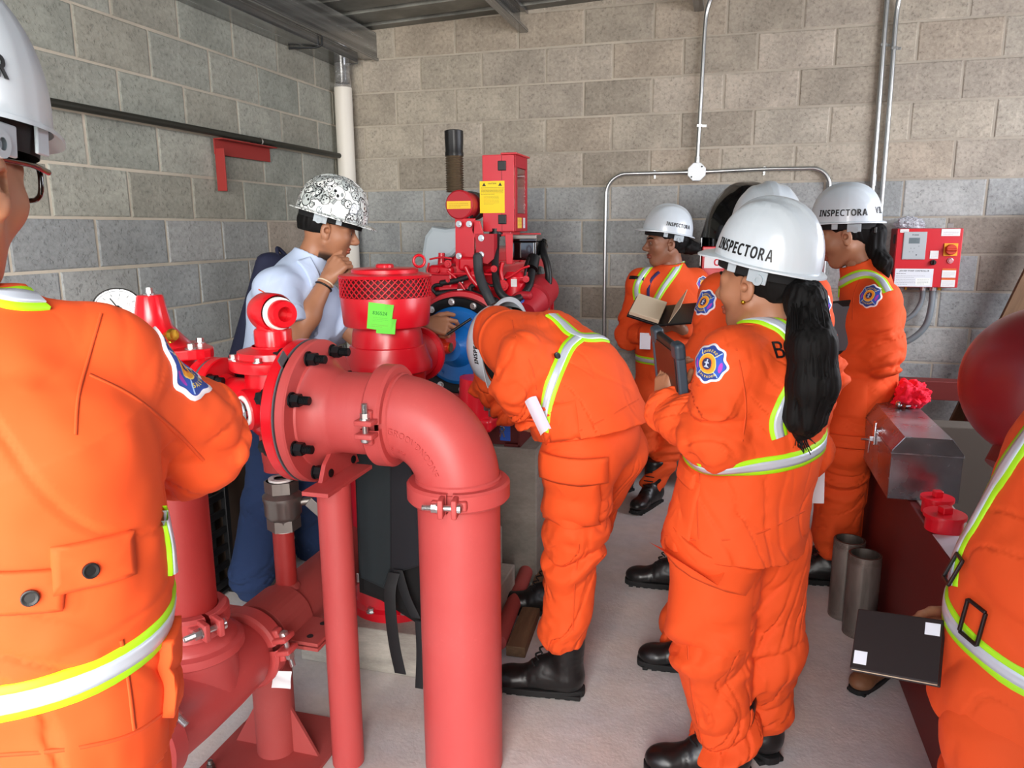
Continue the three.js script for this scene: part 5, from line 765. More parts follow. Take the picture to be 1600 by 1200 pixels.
function hatText(str, size, th0, y0, o, cond = .8) {                                      // letters lying on the shell, reading left to right seen from outside
  const out = []; let adv = 0; const gs = [];
  for (const ch of str) { const g = new TextGeometry(ch, { font, size, depth: .0012, curveSegments: 3, bevelEnabled: false }); g.computeBoundingBox(); const w = ch === ' ' ? size * .4 : g.boundingBox.max.x - g.boundingBox.min.x; g.translate(-g.boundingBox.min.x, 0, 0).scale(cond, 1, 1); gs.push([g, adv]); adv += w * cond + size * .12; }
  for (const [g, a] of gs) { const p = g.attributes.position; if (!p || !p.count) continue; for (let i = 0; i < p.count; i++) { const s = a - adv / 2 + p.getX(i), yy = y0 + p.getY(i), R = (o.a + o.b) / 2, th = th0 + s / R * 1.0; const q = hatPoint(th, yy, o), q1 = hatPoint(th + .02, yy, o), q2 = hatPoint(th, yy + .004, o), n = q1.sub(q).cross(q2.sub(q.clone())).normalize(); if (n.x * Math.sin(th) + n.z * Math.cos(th) < 0) n.negate(); q.addScaledVector(n, .0006 + p.getZ(i)); p.setXYZ(i, q.x, q.y, q.z); } g.computeVertexNormals(); out.push(g); }
  return mg(out);
}
function hardHat(par, M, o = {}) {
  const H = { ...HAT, ...o }, h = P(par, 'hard_hat', hatGeo(H).applyMatrix4(M), o.mat || MT.shell, o.label || 'white hard hat');
  P(h, 'headband', lathe([[.9, -.03], [.92, -.004], [.9, .01]], 40).scale(H.a, 1, H.b).applyMatrix4(M), o.bandMat || MT.blackMatt);
  for (const s of [-1, 1]) { P(h, 'suspension_clip', box(.004, .03, .022, s * H.a * .94, -.014, .03, .002).applyMatrix4(M), MT.cover); P(h, 'suspension_mount', mg([orient(lathe([[.006, 0], [.013, 0], [.013, .004], [.006, .004]], 16), v(s * H.a * .95, -.03, -.045), v(s, 0, 0)), box(.005, .03, .05, s * H.a * .93, -.024, -.04, .002)]).applyMatrix4(M), MT.cover); }
  if (o.knob) P(h, 'ratchet_knob', mg([orient(lathe([[0, .018], [.016, .016], [.018, 0], [0, 0]], 16), v(0, -.035, -H.b * .9), v(0, 0, -1)), box(.11, .026, .012, 0, -.035, -H.b * .86, .004)]).applyMatrix4(M), MT.black);
  for (const [s, sz, th, y, cd] of o.text || []) P(h, 'lettering', hatText(s, sz, th, y, H, cd).applyMatrix4(M), MT.black);
  return h;
}
// boot, toe towards +Z, ankle above the origin
const BOOT = (() => {
  const F = new Field(); F.cap(v(0, .055, -.045), v(0, .05, .07), .043, .04, .03).blob(v(0, .043, .135), [.046, .036, .062], .03).cap(v(0, .08, -.035), v(0, .23, -.04), .05, .056, .035).blob(v(0, .075, .03), [.038, .05, .05], .03).plane(v(0, .018, 0), v(0, -1, 0)).plane(v(0, .25, 0), v(0, 1, 0));
  F.mod((d, x, y, z) => d - .0016 * Math.abs(vnoise(x * 18, y * 55, z * 45)) - (Math.abs(z - .085) < .006 ? 0 : .0012));
  const clean = Array.from({ length: 40 }, (_, i) => { const t = i / 40 * 2 * PI, k = Math.cos(t), q = Math.sin(t); return [Math.sign(q) * Math.pow(Math.abs(q), .55) * (.043 + .003 * k), .052 + k * .146]; });
  const sole = extrude(clean, .016, .003).rotateX(PI / 2).translate(0, .024, 0), tread = []; for (let i = 0; i < 9; i++) for (const s of [-1, 1]) tread.push(box(.026, .012, .018, s * .026, .006, -.075 + i * .031, .002));
  const heel = box(.08, .014, .07, 0, .008, -.05, .004); const lace = []; for (let i = 0; i < 6; i++) { const y = .1 + i * .022, z = .066 - i * .0125; lace.push(capped([v(-.026, y, z - .006), v(0, y + .006, z + .008), v(.026, y + .004, z - .004)], .0032, 6, 8)); }
  return { upper: F.mesh(.006), sole: mg([sole, heel, ...tread]), laces: mg(lace) };
})();
MT.boot = phys(hex('#0a0a0b'), .38, 0, { clearcoat: .2, clearcoatRoughness: .4 }); MT.sole = mat(hex('#0c0c0d'), .8);
function boot(par, ankle, toe, up = v(0, 1, 0), m = MT.boot, sc = 1) { const tn = toe.clone().setY(0).normalize(), M = basis(v(ankle.x + tn.x * .035, up.y > .98 ? 0 : ankle.y, ankle.z + tn.z * .035), v(toe.x, toe.y || 0, toe.z), up).scale(v(sc, sc, sc)); const b = P(par, 'boot', BOOT.upper.clone().applyMatrix4(M), m); P(b, 'sole', BOOT.sole.clone().applyMatrix4(M), MT.sole); P(b, 'laces', BOOT.laces.clone().applyMatrix4(M), MT.blackMatt); return b; }
// fire service sleeve emblem
const emblemTex = canvasTex(256, 256, (g, W) => {
  g.fillStyle = '#f4f1f6'; g.fillRect(0, 0, W, W); g.translate(128, 128); const lobe = (R) => { g.beginPath(); for (let i = 0; i <= 96; i++) { const a = i / 96 * 2 * PI, r = R * (1 + .055 * Math.cos(8 * a)); g.lineTo(Math.cos(a) * r, Math.sin(a) * r); } g.closePath(); };
  lobe(108); g.fillStyle = '#22409c'; g.fill(); g.save(); lobe(104); g.clip();
  for (const [a0, c] of [[-PI / 4, '#2c58c0'], [PI / 4, '#26408c'], [3 * PI / 4, '#2c58c0'], [-3 * PI / 4, '#26408c']]) { g.beginPath(); g.moveTo(0, 0); g.arc(0, 0, 130, a0, a0 + PI / 2); g.fillStyle = c; g.fill(); }
  g.fillStyle = '#b03cc0'; g.beginPath(); g.ellipse(84, 10, 10, 34, .2, 0, 7); g.fill(); g.beginPath(); g.ellipse(-84, 10, 9, 30, -.2, 0, 7); g.fill(); g.strokeStyle = '#a9c8f0'; g.lineWidth = 7; for (let i = 0; i < 4; i++) { const a = PI / 4 + i * PI / 2; g.beginPath(); g.moveTo(Math.cos(a) * 50, Math.sin(a) * 50); g.lineTo(Math.cos(a) * 120, Math.sin(a) * 120); g.stroke(); } g.restore();
  g.fillStyle = '#e6c450'; g.font = 'bold 21px sans-serif'; g.textAlign = 'center'; const arcT = (s, R, a0, st, flip) => { for (let i = 0; i < s.length; i++) { g.save(); g.rotate(a0 + (i - (s.length - 1) / 2) * st); g.translate(0, flip ? R : -R); g.fillText(s[i], 0, 7); g.restore(); } }; arcT('BOMBEROS', 80, 0, .23); arcT('RODAVLAS', 82, 0, .2, true);
  g.beginPath(); g.arc(0, 0, 60, 0, 7); g.fillStyle = '#f0a22a'; g.fill(); g.strokeStyle = '#f6d070'; g.lineWidth = 5; g.stroke(); g.beginPath(); g.arc(0, 0, 40, 0, 7); g.fillStyle = '#e8721e'; g.fill(); g.beginPath(); g.arc(0, 0, 34, 0, 7); g.fillStyle = '#2a2c50'; g.fill(); g.fillStyle = '#b9c4dc'; g.fillRect(-5, -26, 10, 48); g.fillRect(-16, -10, 32, 9); g.beginPath(); g.moveTo(-20, 22); g.lineTo(20, 22); g.lineTo(0, 4); g.fill();
});
const emblemMat = mat(0xffffff, .75, 0, { map: emblemTex, side: THREE.DoubleSide });
const lobes = (r) => Array.from({ length: 48 }, (_, i) => { const a = i / 48 * 2 * PI, q = r * (1 + .05 * Math.cos(8 * a)); return [Math.cos(a) * q, Math.sin(a) * q]; });
function emblem(par, F, c, up, r = .043) { return P(par, 'sleeve_emblem', patchGeo(F, c, up, lobes(r), .003, 6), emblemMat, 'round fire service sleeve emblem with white edge'); }
const clothMat = (c) => phys(hex(c), .82, 0, { sheen: .06, sheenRoughness: .6, sheenColor: hex('#ff9a50'), side: THREE.DoubleSide });
MT.orange = clothMat('#cf4a0d'); MT.orangeSeam = clothMat('#c6430b'); MT.orange.color.setRGB(.74, .074, .006); MT.orangeSeam.color.setRGB(.66, .063, .005);
function seam(par, F, pts, w = .0022) { return P(par, 'seam', bandGeo(F, pts, w, .0009, false, 2), MT.orangeSeam); }
function button(par, F, c, k = 1) { const n = F.grad(c, .01); return P(par, 'button', orient(lathe([[0, .003], [.006, .003], [.009, .005], [.0105, .004], [.0105, 0], [0, 0]].map(q => [q[0] * k, q[1] * k]), 20), c.clone().addScaledVector(n, k < 1 ? .0065 : .0035), n), MT.black, 'black button'); }
// ------------------------------------------------------------------ a clothed figure from its joints
function figure(S0, g) {
  const { J, girth = 1, fold = 1, h = .0085, top = MT.orange, pants = MT.orange, short } = S0, k = girth, out = {}, af = .017 * fold, tor = { amp: .009 * fold, f: 8, sd: S0.seed || 1, dir: v(.35, .85, .3) };
  const up = J.neck.clone().sub(J.chest).normalize();
  // jacket
  const F = new Field(), W = S0.torso || [[.178, .14], [.165, .128], [.178, .132]];
  F.ell(J.hem, J.waist, J.sideP, W[0].map(q => q * k), W[1].map(q => q * k), .04, tor).ell(J.waist, J.chest, J.side, W[1].map(q => q * k), W[2].map(q => q * k), .05, { ...tor, sd: tor.sd + 7 }).ell(J.chest, J.neck.clone().lerp(J.chest, .25), J.side, [.165 * k, .118 * k], [.085 * k, .08 * k], .05);
  for (const s of ['L', 'R']) {
    const sh = J['sh' + s], el = J['el' + s], wr = J['wr' + s]; F.cap(J.neck.clone().lerp(J.chest, .3), sh, .075 * k, .07 * k, .05);
    const ar = S0.arm || [.072, .064, .05]; const sd = (S0.seed || 1) * 3 + (s === 'L' ? 1 : 5);
    if (short) { const e = sh.clone().lerp(el, short); F.cap(sh, e, ar[0] * k, ar[1] * 1.08 * k, .03, { amp: af * .6, s: sd, f: 14 }); }
    else { const c = el.clone().lerp(wr, .9); F.cap(sh, el, ar[0] * k, ar[1] * k, .035, { amp: af * (S0.armK || 1), s: sd, f: 15, j0: .5, j1: 1.2 }).cap(el, c, ar[1] * k, ar[2] * k, .02, { amp: af * .9 * (S0.armK || 1), s: sd + 2, f: 20, j0: 1.2, j1: .7 }); }
  }
  const hn = J.waist.clone().sub(J.hem).normalize(); const hemN = S0.hemN || hn.clone().negate(); F.carve((x, y, z) => { const a = x - J.hem.x, b = y - J.hem.y, c = z - J.hem.z; if (a * a + b * b + c * c > .09) return -9; return a * hemN.x + b * hemN.y + c * hemN.z; });
  if (short) for (const s of ['L', 'R']) { const e = J['sh' + s].clone().lerp(J['el' + s], short * 1.02), n = J['el' + s].clone().sub(J['sh' + s]).normalize(); F.cuts.push((x, y, z) => { const a = x - e.x, b = y - e.y, c = z - e.z; if (a * a + b * b + c * c > .02) return -9; return a * n.x + b * n.y + c * n.z; }); }
  // collar: a standing band round the neck
  if (S0.collar !== 0) { const c0 = J.neck.clone().addScaledVector(up, -.035), c1 = J.neck.clone().lerp(J.head, .28), ca = c1.clone().sub(c0), L = ca.length(); ca.divideScalar(L); const R = (S0.collarR || .068); F.add((x, y, z) => { const a = x - c0.x, b = y - c0.y, c = z - c0.z, t = a * ca.x + b * ca.y + c * ca.z, r = Math.sqrt(Math.max(0, a * a + b * b + c * c - t * t)); return Math.max(Math.abs(r - R - .012 * (1 - t / L)) - .007, -t, t - L - .012 * vnoise(x * 9, 3, z * 9)); }, c0.clone().lerp(c1, .5), .13, .018); }
  out.top = F; out.topMesh = P(g, S0.topName || 'jacket', F.mesh(h), top);
  // trousers
  const Q = new Field(), tr2 = S0.leg || [.1, .078, .066]; Q.ell(J.pelvis.clone().addScaledVector(J.sideP, .001), J.hem.clone().lerp(J.waist, .3), J.sideP, [.158 * k, .115 * k], [.15 * k, .11 * k], .04);
  for (const s of ['L', 'R']) { const hp = J['hp' + s], kn = J['kn' + s], an = J['an' + s]; if (!hp) continue; const sd = (S0.seed || 1) * 5 + (s === 'L' ? 2 : 8); Q.cap(J.pelvis, hp, .1 * k, tr2[0] * k, .04).cap(hp, kn, tr2[0] * k, tr2[1] * k, .03, { amp: af * .9, s: sd, f: 11, j0: .7, j1: 1.0, mid: .4, tw: 3.5 }).cap(kn, an, tr2[1] * k, tr2[2] * k, .02, { amp: af * .9, s: sd + 3, f: 13, j0: .9, j1: 1.2, mid: .45, tw: 3.5 }); }
  out.pants = Q; out.pantsMesh = P(g, 'trousers', Q.mesh(h), pants);
  // body: one skin with head, core, limbs and hands
  const sk = S0.skin, parts = [], hM = basis(J.head, J.face, J.crown); out.hM = hM; parts.push(headGeo(sk, S0.headOpt).applyMatrix4(hM));
  const core = new Field(); core.ell(J.pelvis, J.chest, J.side, [.11, .07], [.12, .075], .04).cap(J.chest, J.head.clone().lerp(J.neck, .6), .06, .045, .04); for (const s of ['L', 'R']) { core.cap(J.chest, J['sh' + s], .05, .045, .03).cap(J['sh' + s], J['el' + s], .042, .036, .03).cap(J['el' + s], J['wr' + s], .036, .026, .02); if (J['hp' + s]) core.cap(J.pelvis, J['hp' + s], .07, .07, .03).cap(J['hp' + s], J['kn' + s], .068, .05, .03).cap(J['kn' + s], J['an' + s], .048, .036, .02); }
  const cc = (p) => { const b = 1 + .05 * vnoise(p.x * 30, p.y * 30, p.z * 30); return sk.map(q => q * b); }; parts.push(core.mesh(.018, null, cc));
  for (const s of ['L', 'R']) if (S0['hand' + s]) { const H = S0['hand' + s], f = new Field(), w = J['wr' + s], el = J['el' + s]; if (H.bare) f.cap(w, w.clone().lerp(el, .55), .026, .043, .02).cap(w.clone().lerp(el, .55), el, .043, .042, .03).cap(el, el.clone().lerp(J['sh' + s], .6), .044, .05, .02); else f.cap(w, w.clone().lerp(el, .3), .026, .033, .015); addHand(f, w, H.dir, H.back, H.thumb, H); parts.push(f.mesh(H.bare ? .004 : .0038, null, cc)); }
  out.body = P(g, 'body', join(parts), skinMat);
  return out;
}
const SK = { tan: [.36, .16, .085], deep: [.27, .12, .068], light: [.4, .195, .11] };
// ------------------------------------------------------------------ the people
const dirv = (x, y, z) => v(x, y, z).normalize();
function cuffs(g, F, J, s, r) { const e = J['wr' + s].clone().lerp(J['el' + s], .12), n = J['wr' + s].clone().sub(J['el' + s]).normalize(); P(g, 'cuff', bandGeo(F, loopPath(F, e, n, 24, r || .14), .012, .003, true, 2), MT.orangeSeam); }
{ // A: inspector with long ponytail and tablet, nearest of the standing women
  const ref = [2.55, 2.68], j = (x, y, o = 0) => onV(ref, x, y, o);
  const g = T('person', 'woman in orange with long black ponytail and white helmet, seen from behind, holding a tablet', 'person');
  const J = { head: j(1187, 440, 0), neck: j(1210, 524, 0), chest: j(1200, 605, .0), waist: j(1178, 700, 0), hem: j(1146, 845, 0), pelvis: j(1148, 800, 0), shL: j(1142, 568, -.13), shR: j(1250, 558, .14), elL: j(1118, 682, -.16), wrL: j(1034, 634, -.02), elR: j(1252, 700, .2), wrR: j(1170, 660, .26), hpL: j(1118, 850, -.05), hpR: j(1190, 850, .08), knL: j(1112, 1010, -.06), knR: j(1198, 990, .06), anL: j(1132, 1148, -.03), anR: j(1190, 1096, .09), face: dirv(-.85, -.05, -.53), crown: dirv(.16, 1, .1), side: dirv(-.59, 0, .81), sideP: dirv(-.62, 0, .78) };
  const f = figure({ J, skin: SK.tan, seed: 3, girth: 1.04, h: .006, fold: 1.1, headOpt: { fem: 1, jaw: .96 }, armK: .85, torso: [[.198, .168], [.178, .14], [.172, .135]], arm: [.078, .074, .056], leg: [.118, .098, .082], hemN: dirv(-.06, -1, .05), handL: { dir: dirv(.05, .9, -.35), back: dirv(-.75, .05, .65), thumb: dirv(.6, .3, .6), curl: [.45, .5, .3], sc: .92 } }, g), F = f.top, Q = f.pants;
  eyes(f.body, f.hM); hairCap(g, f.hM, -.05);
  hardHat(g, M4().makeTranslation(0, .052, -.005).premultiply(M4().makeRotationFromEuler(new THREE.Euler(-.26, 0, 0))).premultiply(f.hM), { a: .108, b: .13, h: .15, label: 'white hard hat lettered INSPECTORA', text: [['INSPECTORA', .027, PI / 2 - .1, .016, .62]] });
  // ponytail
  const pt = [j(1240, 446, .03), j(1260, 468, -.1), j(1268, 540, -.16), j(1270, 600, -.16), j(1258, 650, -.15), j(1250, 676, -.13)], H = new Field(), rr = [.04, .056, .068, .074, .062, .02]; for (let i = 0; i < 5; i++) H.cap(pt[i], pt[i + 1], rr[i] * .72, rr[i + 1] * .72, .03);
  H.mod((d, x, y, z) => d - .006 * vnoise(x * 60 + y * 4, y * 3, z * 60) - .003 * vnoise(x * 170 + y * 9, y * 6, z * 170)); const pm = P(g, 'ponytail', H.mesh(.005), MT.hair); const R = rng(77), st = []; for (let i = 0; i < 46; i++) { const a = R() * 6.28, q = pt.map((p, n) => p.clone().add(v(Math.cos(a) * rr[n] * .74, (R() - .5) * .02, Math.sin(a) * rr[n] * .74))); q.push(q[5].clone().add(v((R() - .5) * .05, -.02 - R() * .03, (R() - .5) * .03))); st.push(tube(q, .0012, 4, 26)); } P(pm, 'loose_strands', mg(st), MT.hair);
  P(g, 'hair_tie', orient(new THREE.TorusGeometry(.032, .008, 8, 20).rotateX(PI / 2), pt[1].clone().lerp(pt[0], .5), pt[1].clone().sub(pt[0])), MT.blackMatt);
  const er = v(.082, -.045, -.004).applyMatrix4(f.hM); P(g, 'earring', tr(new THREE.SphereGeometry(.006, 12, 8), er.x, er.y, er.z), MT.brass);
  // harness
  tape(g, F, loopPath(F, j(1180, 690, 0), dirv(-.1, 1, .06), 64), true, .0215); tape(g, F, pickPath(F, [[1218, 683], [1214, 660], [1226, 630], [1240, 600], [1246, 570]], 22), false, .02); tape(g, F, pickPath(F, [[1156, 500], [1176, 499], [1200, 501], [1222, 512], [1240, 532]], 24), false, .02);
  tape(g, F, pickPath(F, [[1276, 470], [1290, 500], [1298, 540], [1292, 580]], 20), false, .02);
  emblem(g, F, F.pick(1105, 568), dirv(.12, 1, -.05), .045);
  seam(g, F, pickPath(F, [[1150, 545], [1160, 590], [1166, 640], [1160, 690]], 24)); seam(g, F, pickPath(F, [[1040, 838], [1110, 845], [1180, 835], [1258, 798]], 30)); seam(g, F, pickPath(F, [[1128, 515], [1180, 505], [1215, 520], [1300, 560]], 24)); seam(g, F, pickPath(F, [[1094, 740], [1090, 790], [1092, 842]], 20));
  for (const [s, px] of [['B', [1214, 548]], ['O', [1233, 545]], ['M', [1250, 543]], ['B', [1266, 542]], ['E', [1277, 543]], ['R', [1286, 546]], ['O', [1293, 550]], ['S', [1299, 555]]]) { const q = F.pick(...px), n = F.grad(q, .02), y = v(.03, 1, 0).addScaledVector(n, -n.y).normalize(), x = y.clone().cross(n), t = new TextGeometry(s, { font: fontR, size: .042, depth: .002, curveSegments: 4 }); t.computeBoundingBox(); t.translate(-t.boundingBox.max.x / 2, -.02, 0).applyMatrix4(M4().makeBasis(x, y, n)).translate(q.x + n.x * .003, q.y + n.y * .003, q.z + n.z * .003); P(g, 'back_lettering', t, MT.black); }
  { const a = Q.pick(1046, 862), b = Q.pick(1138, 882), c = j(1122, 915, -.22), d = j(1016, 848, -.2), e = v(.004, .001, .006), pos = [], idx = [0, 1, 2, 0, 2, 3, 6, 5, 4, 7, 6, 4, 0, 4, 5, 0, 5, 1, 1, 5, 6, 1, 6, 2, 2, 6, 7, 2, 7, 3, 3, 7, 4, 3, 4, 0]; for (const q of [a, b, c, d]) pos.push(...q.toArray()); for (const q of [a, b, c, d]) pos.push(...q.clone().sub(e).toArray()); let fg = new THREE.BufferGeometry(); fg.setAttribute('position', new THREE.Float32BufferAttribute(pos, 3)); fg.setIndex(idx); fg = fg.toNonIndexed(); fg.computeVertexNormals(); P(g, 'open_flap', fg, MT.orange, 'cargo pocket flap standing open'); }
  P(g, 'hip_pocket', patchGeo(F, F.pick(1064, 790), v(.05, 1, 0), rectOutline(.12, .16), .004), MT.orange); P(g, 'pocket_flap', patchGeo(F, F.pick(1068, 737), v(.2, 1, 0), rectOutline(.13, .045), .009), MT.orange);
  P(g, 'cargo_pocket', patchGeo(Q, Q.pick(1102, 955), v(.03, 1, 0), rectOutline(.2, .22), .008), MT.orange); P(g, 'cargo_flap', patchGeo(Q, Q.pick(1092, 880), v(.38, 1, 0), rectOutline(.24, .075), .016), MT.orange);
  seam(g, Q, pickPath(Q, [[1074, 1000], [1080, 1080], [1096, 1160]], 26)); cuffs(g, F, J, 'L');
  boot(g, j(1140, 1180, -.03), v(-.92, 0, .2)); boot(g, j(1192, 1150, .09), v(-.5, 0, -.85));
  // tablet
  const o = j(1047, 580, -.0), t = T('tablet', 'black rugged tablet held upright by the woman with the long ponytail', 'tablet'); const TM = M4().makeBasis(dirv(.33, -.2, .9), dirv(-.28, .92, .3), v(0, 0, 1)); const ax0 = dirv(.4, -.12, .9), tz = ax0.clone().cross(dirv(-.1, .97, .2)).normalize().negate(), ty = tz.clone().cross(ax0), tx = ty.clone().cross(tz).normalize(); t.quaternion.setFromRotationMatrix(M4().makeBasis(tx, tz.clone().cross(tx), tz)); t.position.copy(o);
  P(t, 'case', box(.19, .19, .018, 0, 0, 0, .008), MT.rubber); P(t, 'screen', box(.16, .16, .002, 0, 0, .0095, .001), phys(hex('#0a0708'), .1, 0, { clearcoat: 1 })); P(t, 'back_plate', box(.15, .15, .003, 0, 0, -.01, .001), mat(hex('#2a1413'), .4)); P(t, 'corner_bumper', mg([[-1, -1], [1, -1], [-1, 1], [1, 1]].map(([a, b]) => box(.045, .045, .028, a * .08, b * .08, 0, .01))), mat(hex('#2d3a45'), .5)); for (const s of [-1, 1]) P(t, 'side_grip', box(.016, .13, .025, s * .092, 0, 0, .006), mat(hex('#33404c'), .5));
}
{ // bending man
  const ref = [1.95, 2.47], j = (x, y, o = 0) => onV(ref, x, y, o), g = T('person', 'man in orange uniform and white helmet bending far forward to look at the pump', 'person');
  const J = { head: j(808, 544, .3), neck: j(778, 526, .12), chest: j(846, 556, .13), waist: j(898, 610, .05), hem: j(926, 672, 0), pelvis: j(936, 676, .02), shL: j(822, 558, -.05), shR: j(776, 514, .26), elL: j(812, 606, -.08), wrL: j(820, 644, -.04), elR: j(770, 600, .42), wrR: j(800, 650, .36), hpL: j(908, 712, -.06), hpR: j(950, 700, .14), knL: j(897, 840, -.02), knR: j(922, 800, .3), anL: j(882, 985, 0), anR: j(880, 915, .5), face: dirv(-.02, -.97, .1), crown: dirv(-.9, -.03, -.43), side: dirv(-.5, 0, .87), sideP: dirv(-.25, 0, .97) };
  const f = figure({ J, skin: SK.tan, seed: 11, girth: 1, h: .006, fold: 1.15, torso: [[.175, .18], [.172, .165], [.18, .138]], arm: [.072, .068, .046], leg: [.118, .09, .074], hemN: dirv(.22, -.95, .1), collarR: .075, handL: { dir: dirv(-.05, -.75, -.65), back: dirv(-.2, -.5, .8), thumb: dirv(-.9, .1, -.2), curl: [.5, .5, .3], sc: 1 } }, g), F = f.top, Q = f.pants;
  eyes(f.body, f.hM); hairCap(g, f.hM, -.05);
  hardHat(g, M4().makeTranslation(0, .05, -.005).premultiply(f.hM), { a: .12, b: .148, h: .14, label: 'white hard hat lettered with a surname', text: [['INSPECTOR', .019, PI / 2, .022], ['INSPECTOR', .019, -PI / 2, .022], ['RODRIGUEZ', .019, PI, .02]] });
  tape(g, F, pickPath(F, [[862, 492], [878, 505], [896, 522], [916, 528], [935, 527], [952, 532]], 30), false, .022); tape(g, F, pickPath(F, [[903, 528], [888, 542], [878, 562], [866, 590], [856, 620], [851, 645], [849, 672]], 34), false, .022);
  for (const px of [[869, 557], [893, 746]]) button(g, px[1] < 700 ? F : Q, (px[1] < 700 ? F : Q).pick(...px));
  P(g, 'cargo_pocket', patchGeo(Q, Q.pick(888, 780), v(.1, 1, 0), rectOutline(.16, .19), .012), MT.orange); P(g, 'cargo_flap', patchGeo(Q, Q.pick(890, 735), v(.0, 1, 0), rectOutline(.18, .07), .018), MT.orange);
  P(g, 'jacket_pocket', patchGeo(F, F.pick(872, 668), v(-.3, 1, 0), rectOutline(.12, .13), .004), MT.orange); seam(g, F, pickPath(F, [[852, 692], [900, 676], [950, 652], [998, 624]], 28)); seam(g, F, pickPath(F, [[800, 500], [806, 530], [830, 570], [838, 610]], 24)); seam(g, Q, pickPath(Q, [[905, 850], [898, 920], [895, 985]], 22)); cuffs(g, F, J, 'L');
  boot(g, j(884, 1010, 0), v(-1, 0, .1), undefined, undefined, 1.03); boot(g, v(1.86, .1, 1.95), v(-.75, 0, .1));
  const pa = T('note_paper', 'folded white paper sheet under the arm of the bending man', 'paper'), o = j(840, 648, -.15); const pg = new THREE.PlaneGeometry(.036, .12, 8, 8), pp = pg.attributes.position; for (let i = 0; i < pp.count; i++) pp.setZ(i, .012 * Math.pow(pp.getX(i) / .02, 2)); pg.computeVertexNormals(); P(pa, 'sheet', pg, mat(hex('#cfcddb'), .9, 0, { side: THREE.DoubleSide })); pa.position.copy(o); pa.rotation.set(.2, .5, .35);
}
{ // B: woman by the back wall with open notebook
  const ref = [2.03, .56], j = (x, y, o = 0) => onV(ref, x, y, o), g = T('person', 'woman in orange uniform at the back wall holding an open notebook, looking aside', 'person');
  const J = { head: j(1040, 378), neck: j(1050, 424, .01), chest: j(1044, 470), waist: j(1038, 540), hem: j(1034, 612), pelvis: j(1034, 596), shL: j(1086, 440, .06), shR: j(1000, 440, -.03), elL: j(1106, 512, .02), wrL: j(1068, 516, -.2), elR: j(978, 525, .0), wrR: j(1028, 516, -.18), hpL: j(1050, 615, .03), hpR: j(1016, 615, -.02), knL: j(1050, 685, .02), knR: j(1000, 690, -.02), anL: j(1022, 758, -.05), anR: j(972, 742, .1), face: dirv(-.93, -.03, .3), crown: v(0, 1, 0), side: dirv(.9, 0, .43), sideP: dirv(.88, 0, .47) };
  const f = figure({ J, skin: SK.deep, seed: 21, girth: .95, h: .011, headOpt: { fem: 1, jaw: .95 }, torso: [[.175, .13], [.165, .12], [.172, .122]], arm: [.066, .062, .048], leg: [.1, .08, .07], handL: { dir: dirv(-.8, .3, .2), back: dirv(.1, -.8, .5), thumb: dirv(-.2, .2, .9), curl: [.4, .4, .3], sc: .9 }, handR: { dir: dirv(.8, .3, .2), back: dirv(-.1, -.8, .5), thumb: dirv(.2, .2, .9), curl: [.4, .4, .3], sc: .9 } }, g), F = f.top;
  eyes(f.body, f.hM); hairCap(g, f.hM, -.06); const B = new Field(); B.blob(v(0, -.03, -.12).applyMatrix4(f.hM), [.045, .042, .045]).blob(v(.01, -.04, -.155).applyMatrix4(f.hM), [.03, .03, .035]); B.mod((d, x, y, z) => d - .006 * vnoise(x * 50, y * 50, z * 50)); P(g, 'hair_bun', B.mesh(.006), MT.hair);
  hardHat(g, M4().makeTranslation(0, .05, 0).premultiply(M4().makeRotationFromEuler(new THREE.Euler(-.2, 0, 0))).premultiply(f.hM), { label: 'white hard hat lettered INSPECTORA', text: [['INSPECTORA', .019, PI / 2 + .25, .03]] });
  tape(g, F, pickPath(F, [[1016, 415], [1002, 432], [994, 450], [996, 468]], 16), false, .02); tape(g, F, pickPath(F, [[1066, 405], [1054, 425], [1036, 450], [1024, 472]], 16), false, .02); tape(g, F, loopPath(F, j(1036, 560), v(0, 1, 0), 40), true, .02);
  emblem(g, F, F.pick(1099, 443), v(0, 1, 0), .038); P(g, 'name_tape', patchGeo(F, F.pick(994, 434), v(.1, 1, 0), rectOutline(.08, .018, 0, 4), .003, 3), MT.black);
  P(g, 'lanyard', bandGeo(F, pickPath(F, [[1030, 425], [1014, 440], [1013, 470], [1012, 505]], 16), .008, .004), mat(hex('#2a2358'), .7)); const ib = j(1008, 533, -.2); P(g, 'id_badge', box(.055, .085, .003, ib.x, ib.y, ib.z, .002), MT.paper);
  boot(g, j(1022, 758, -.05), v(-.35, 0, .9)); boot(g, j(976, 742, .12), v(-.5, 0, .85));
  const nb = T('notebook', 'open notebook with black cover held by the woman at the back wall', 'notebook'), o = j(1034, 497, -.3); nb.position.copy(o); nb.rotation.set(.35, -.1, -.05);
  P(nb, 'cover', mg([box(.16, .012, .22, -.08, .012, 0, .003).applyMatrix4(M4().makeRotationZ(-.22)), box(.16, .012, .22, .085, .012, 0, .003).applyMatrix4(M4().makeRotationZ(.22))]), MT.black); P(nb, 'pages', box(.15, .02, .21, -.078, .03, 0, .003).applyMatrix4(M4().makeRotationZ(-.22)), MT.cream); P(nb, 'raised_page', box(.003, .13, .2, .03, .09, 0, .001).applyMatrix4(M4().makeRotationZ(-.5)), MT.cream);
}
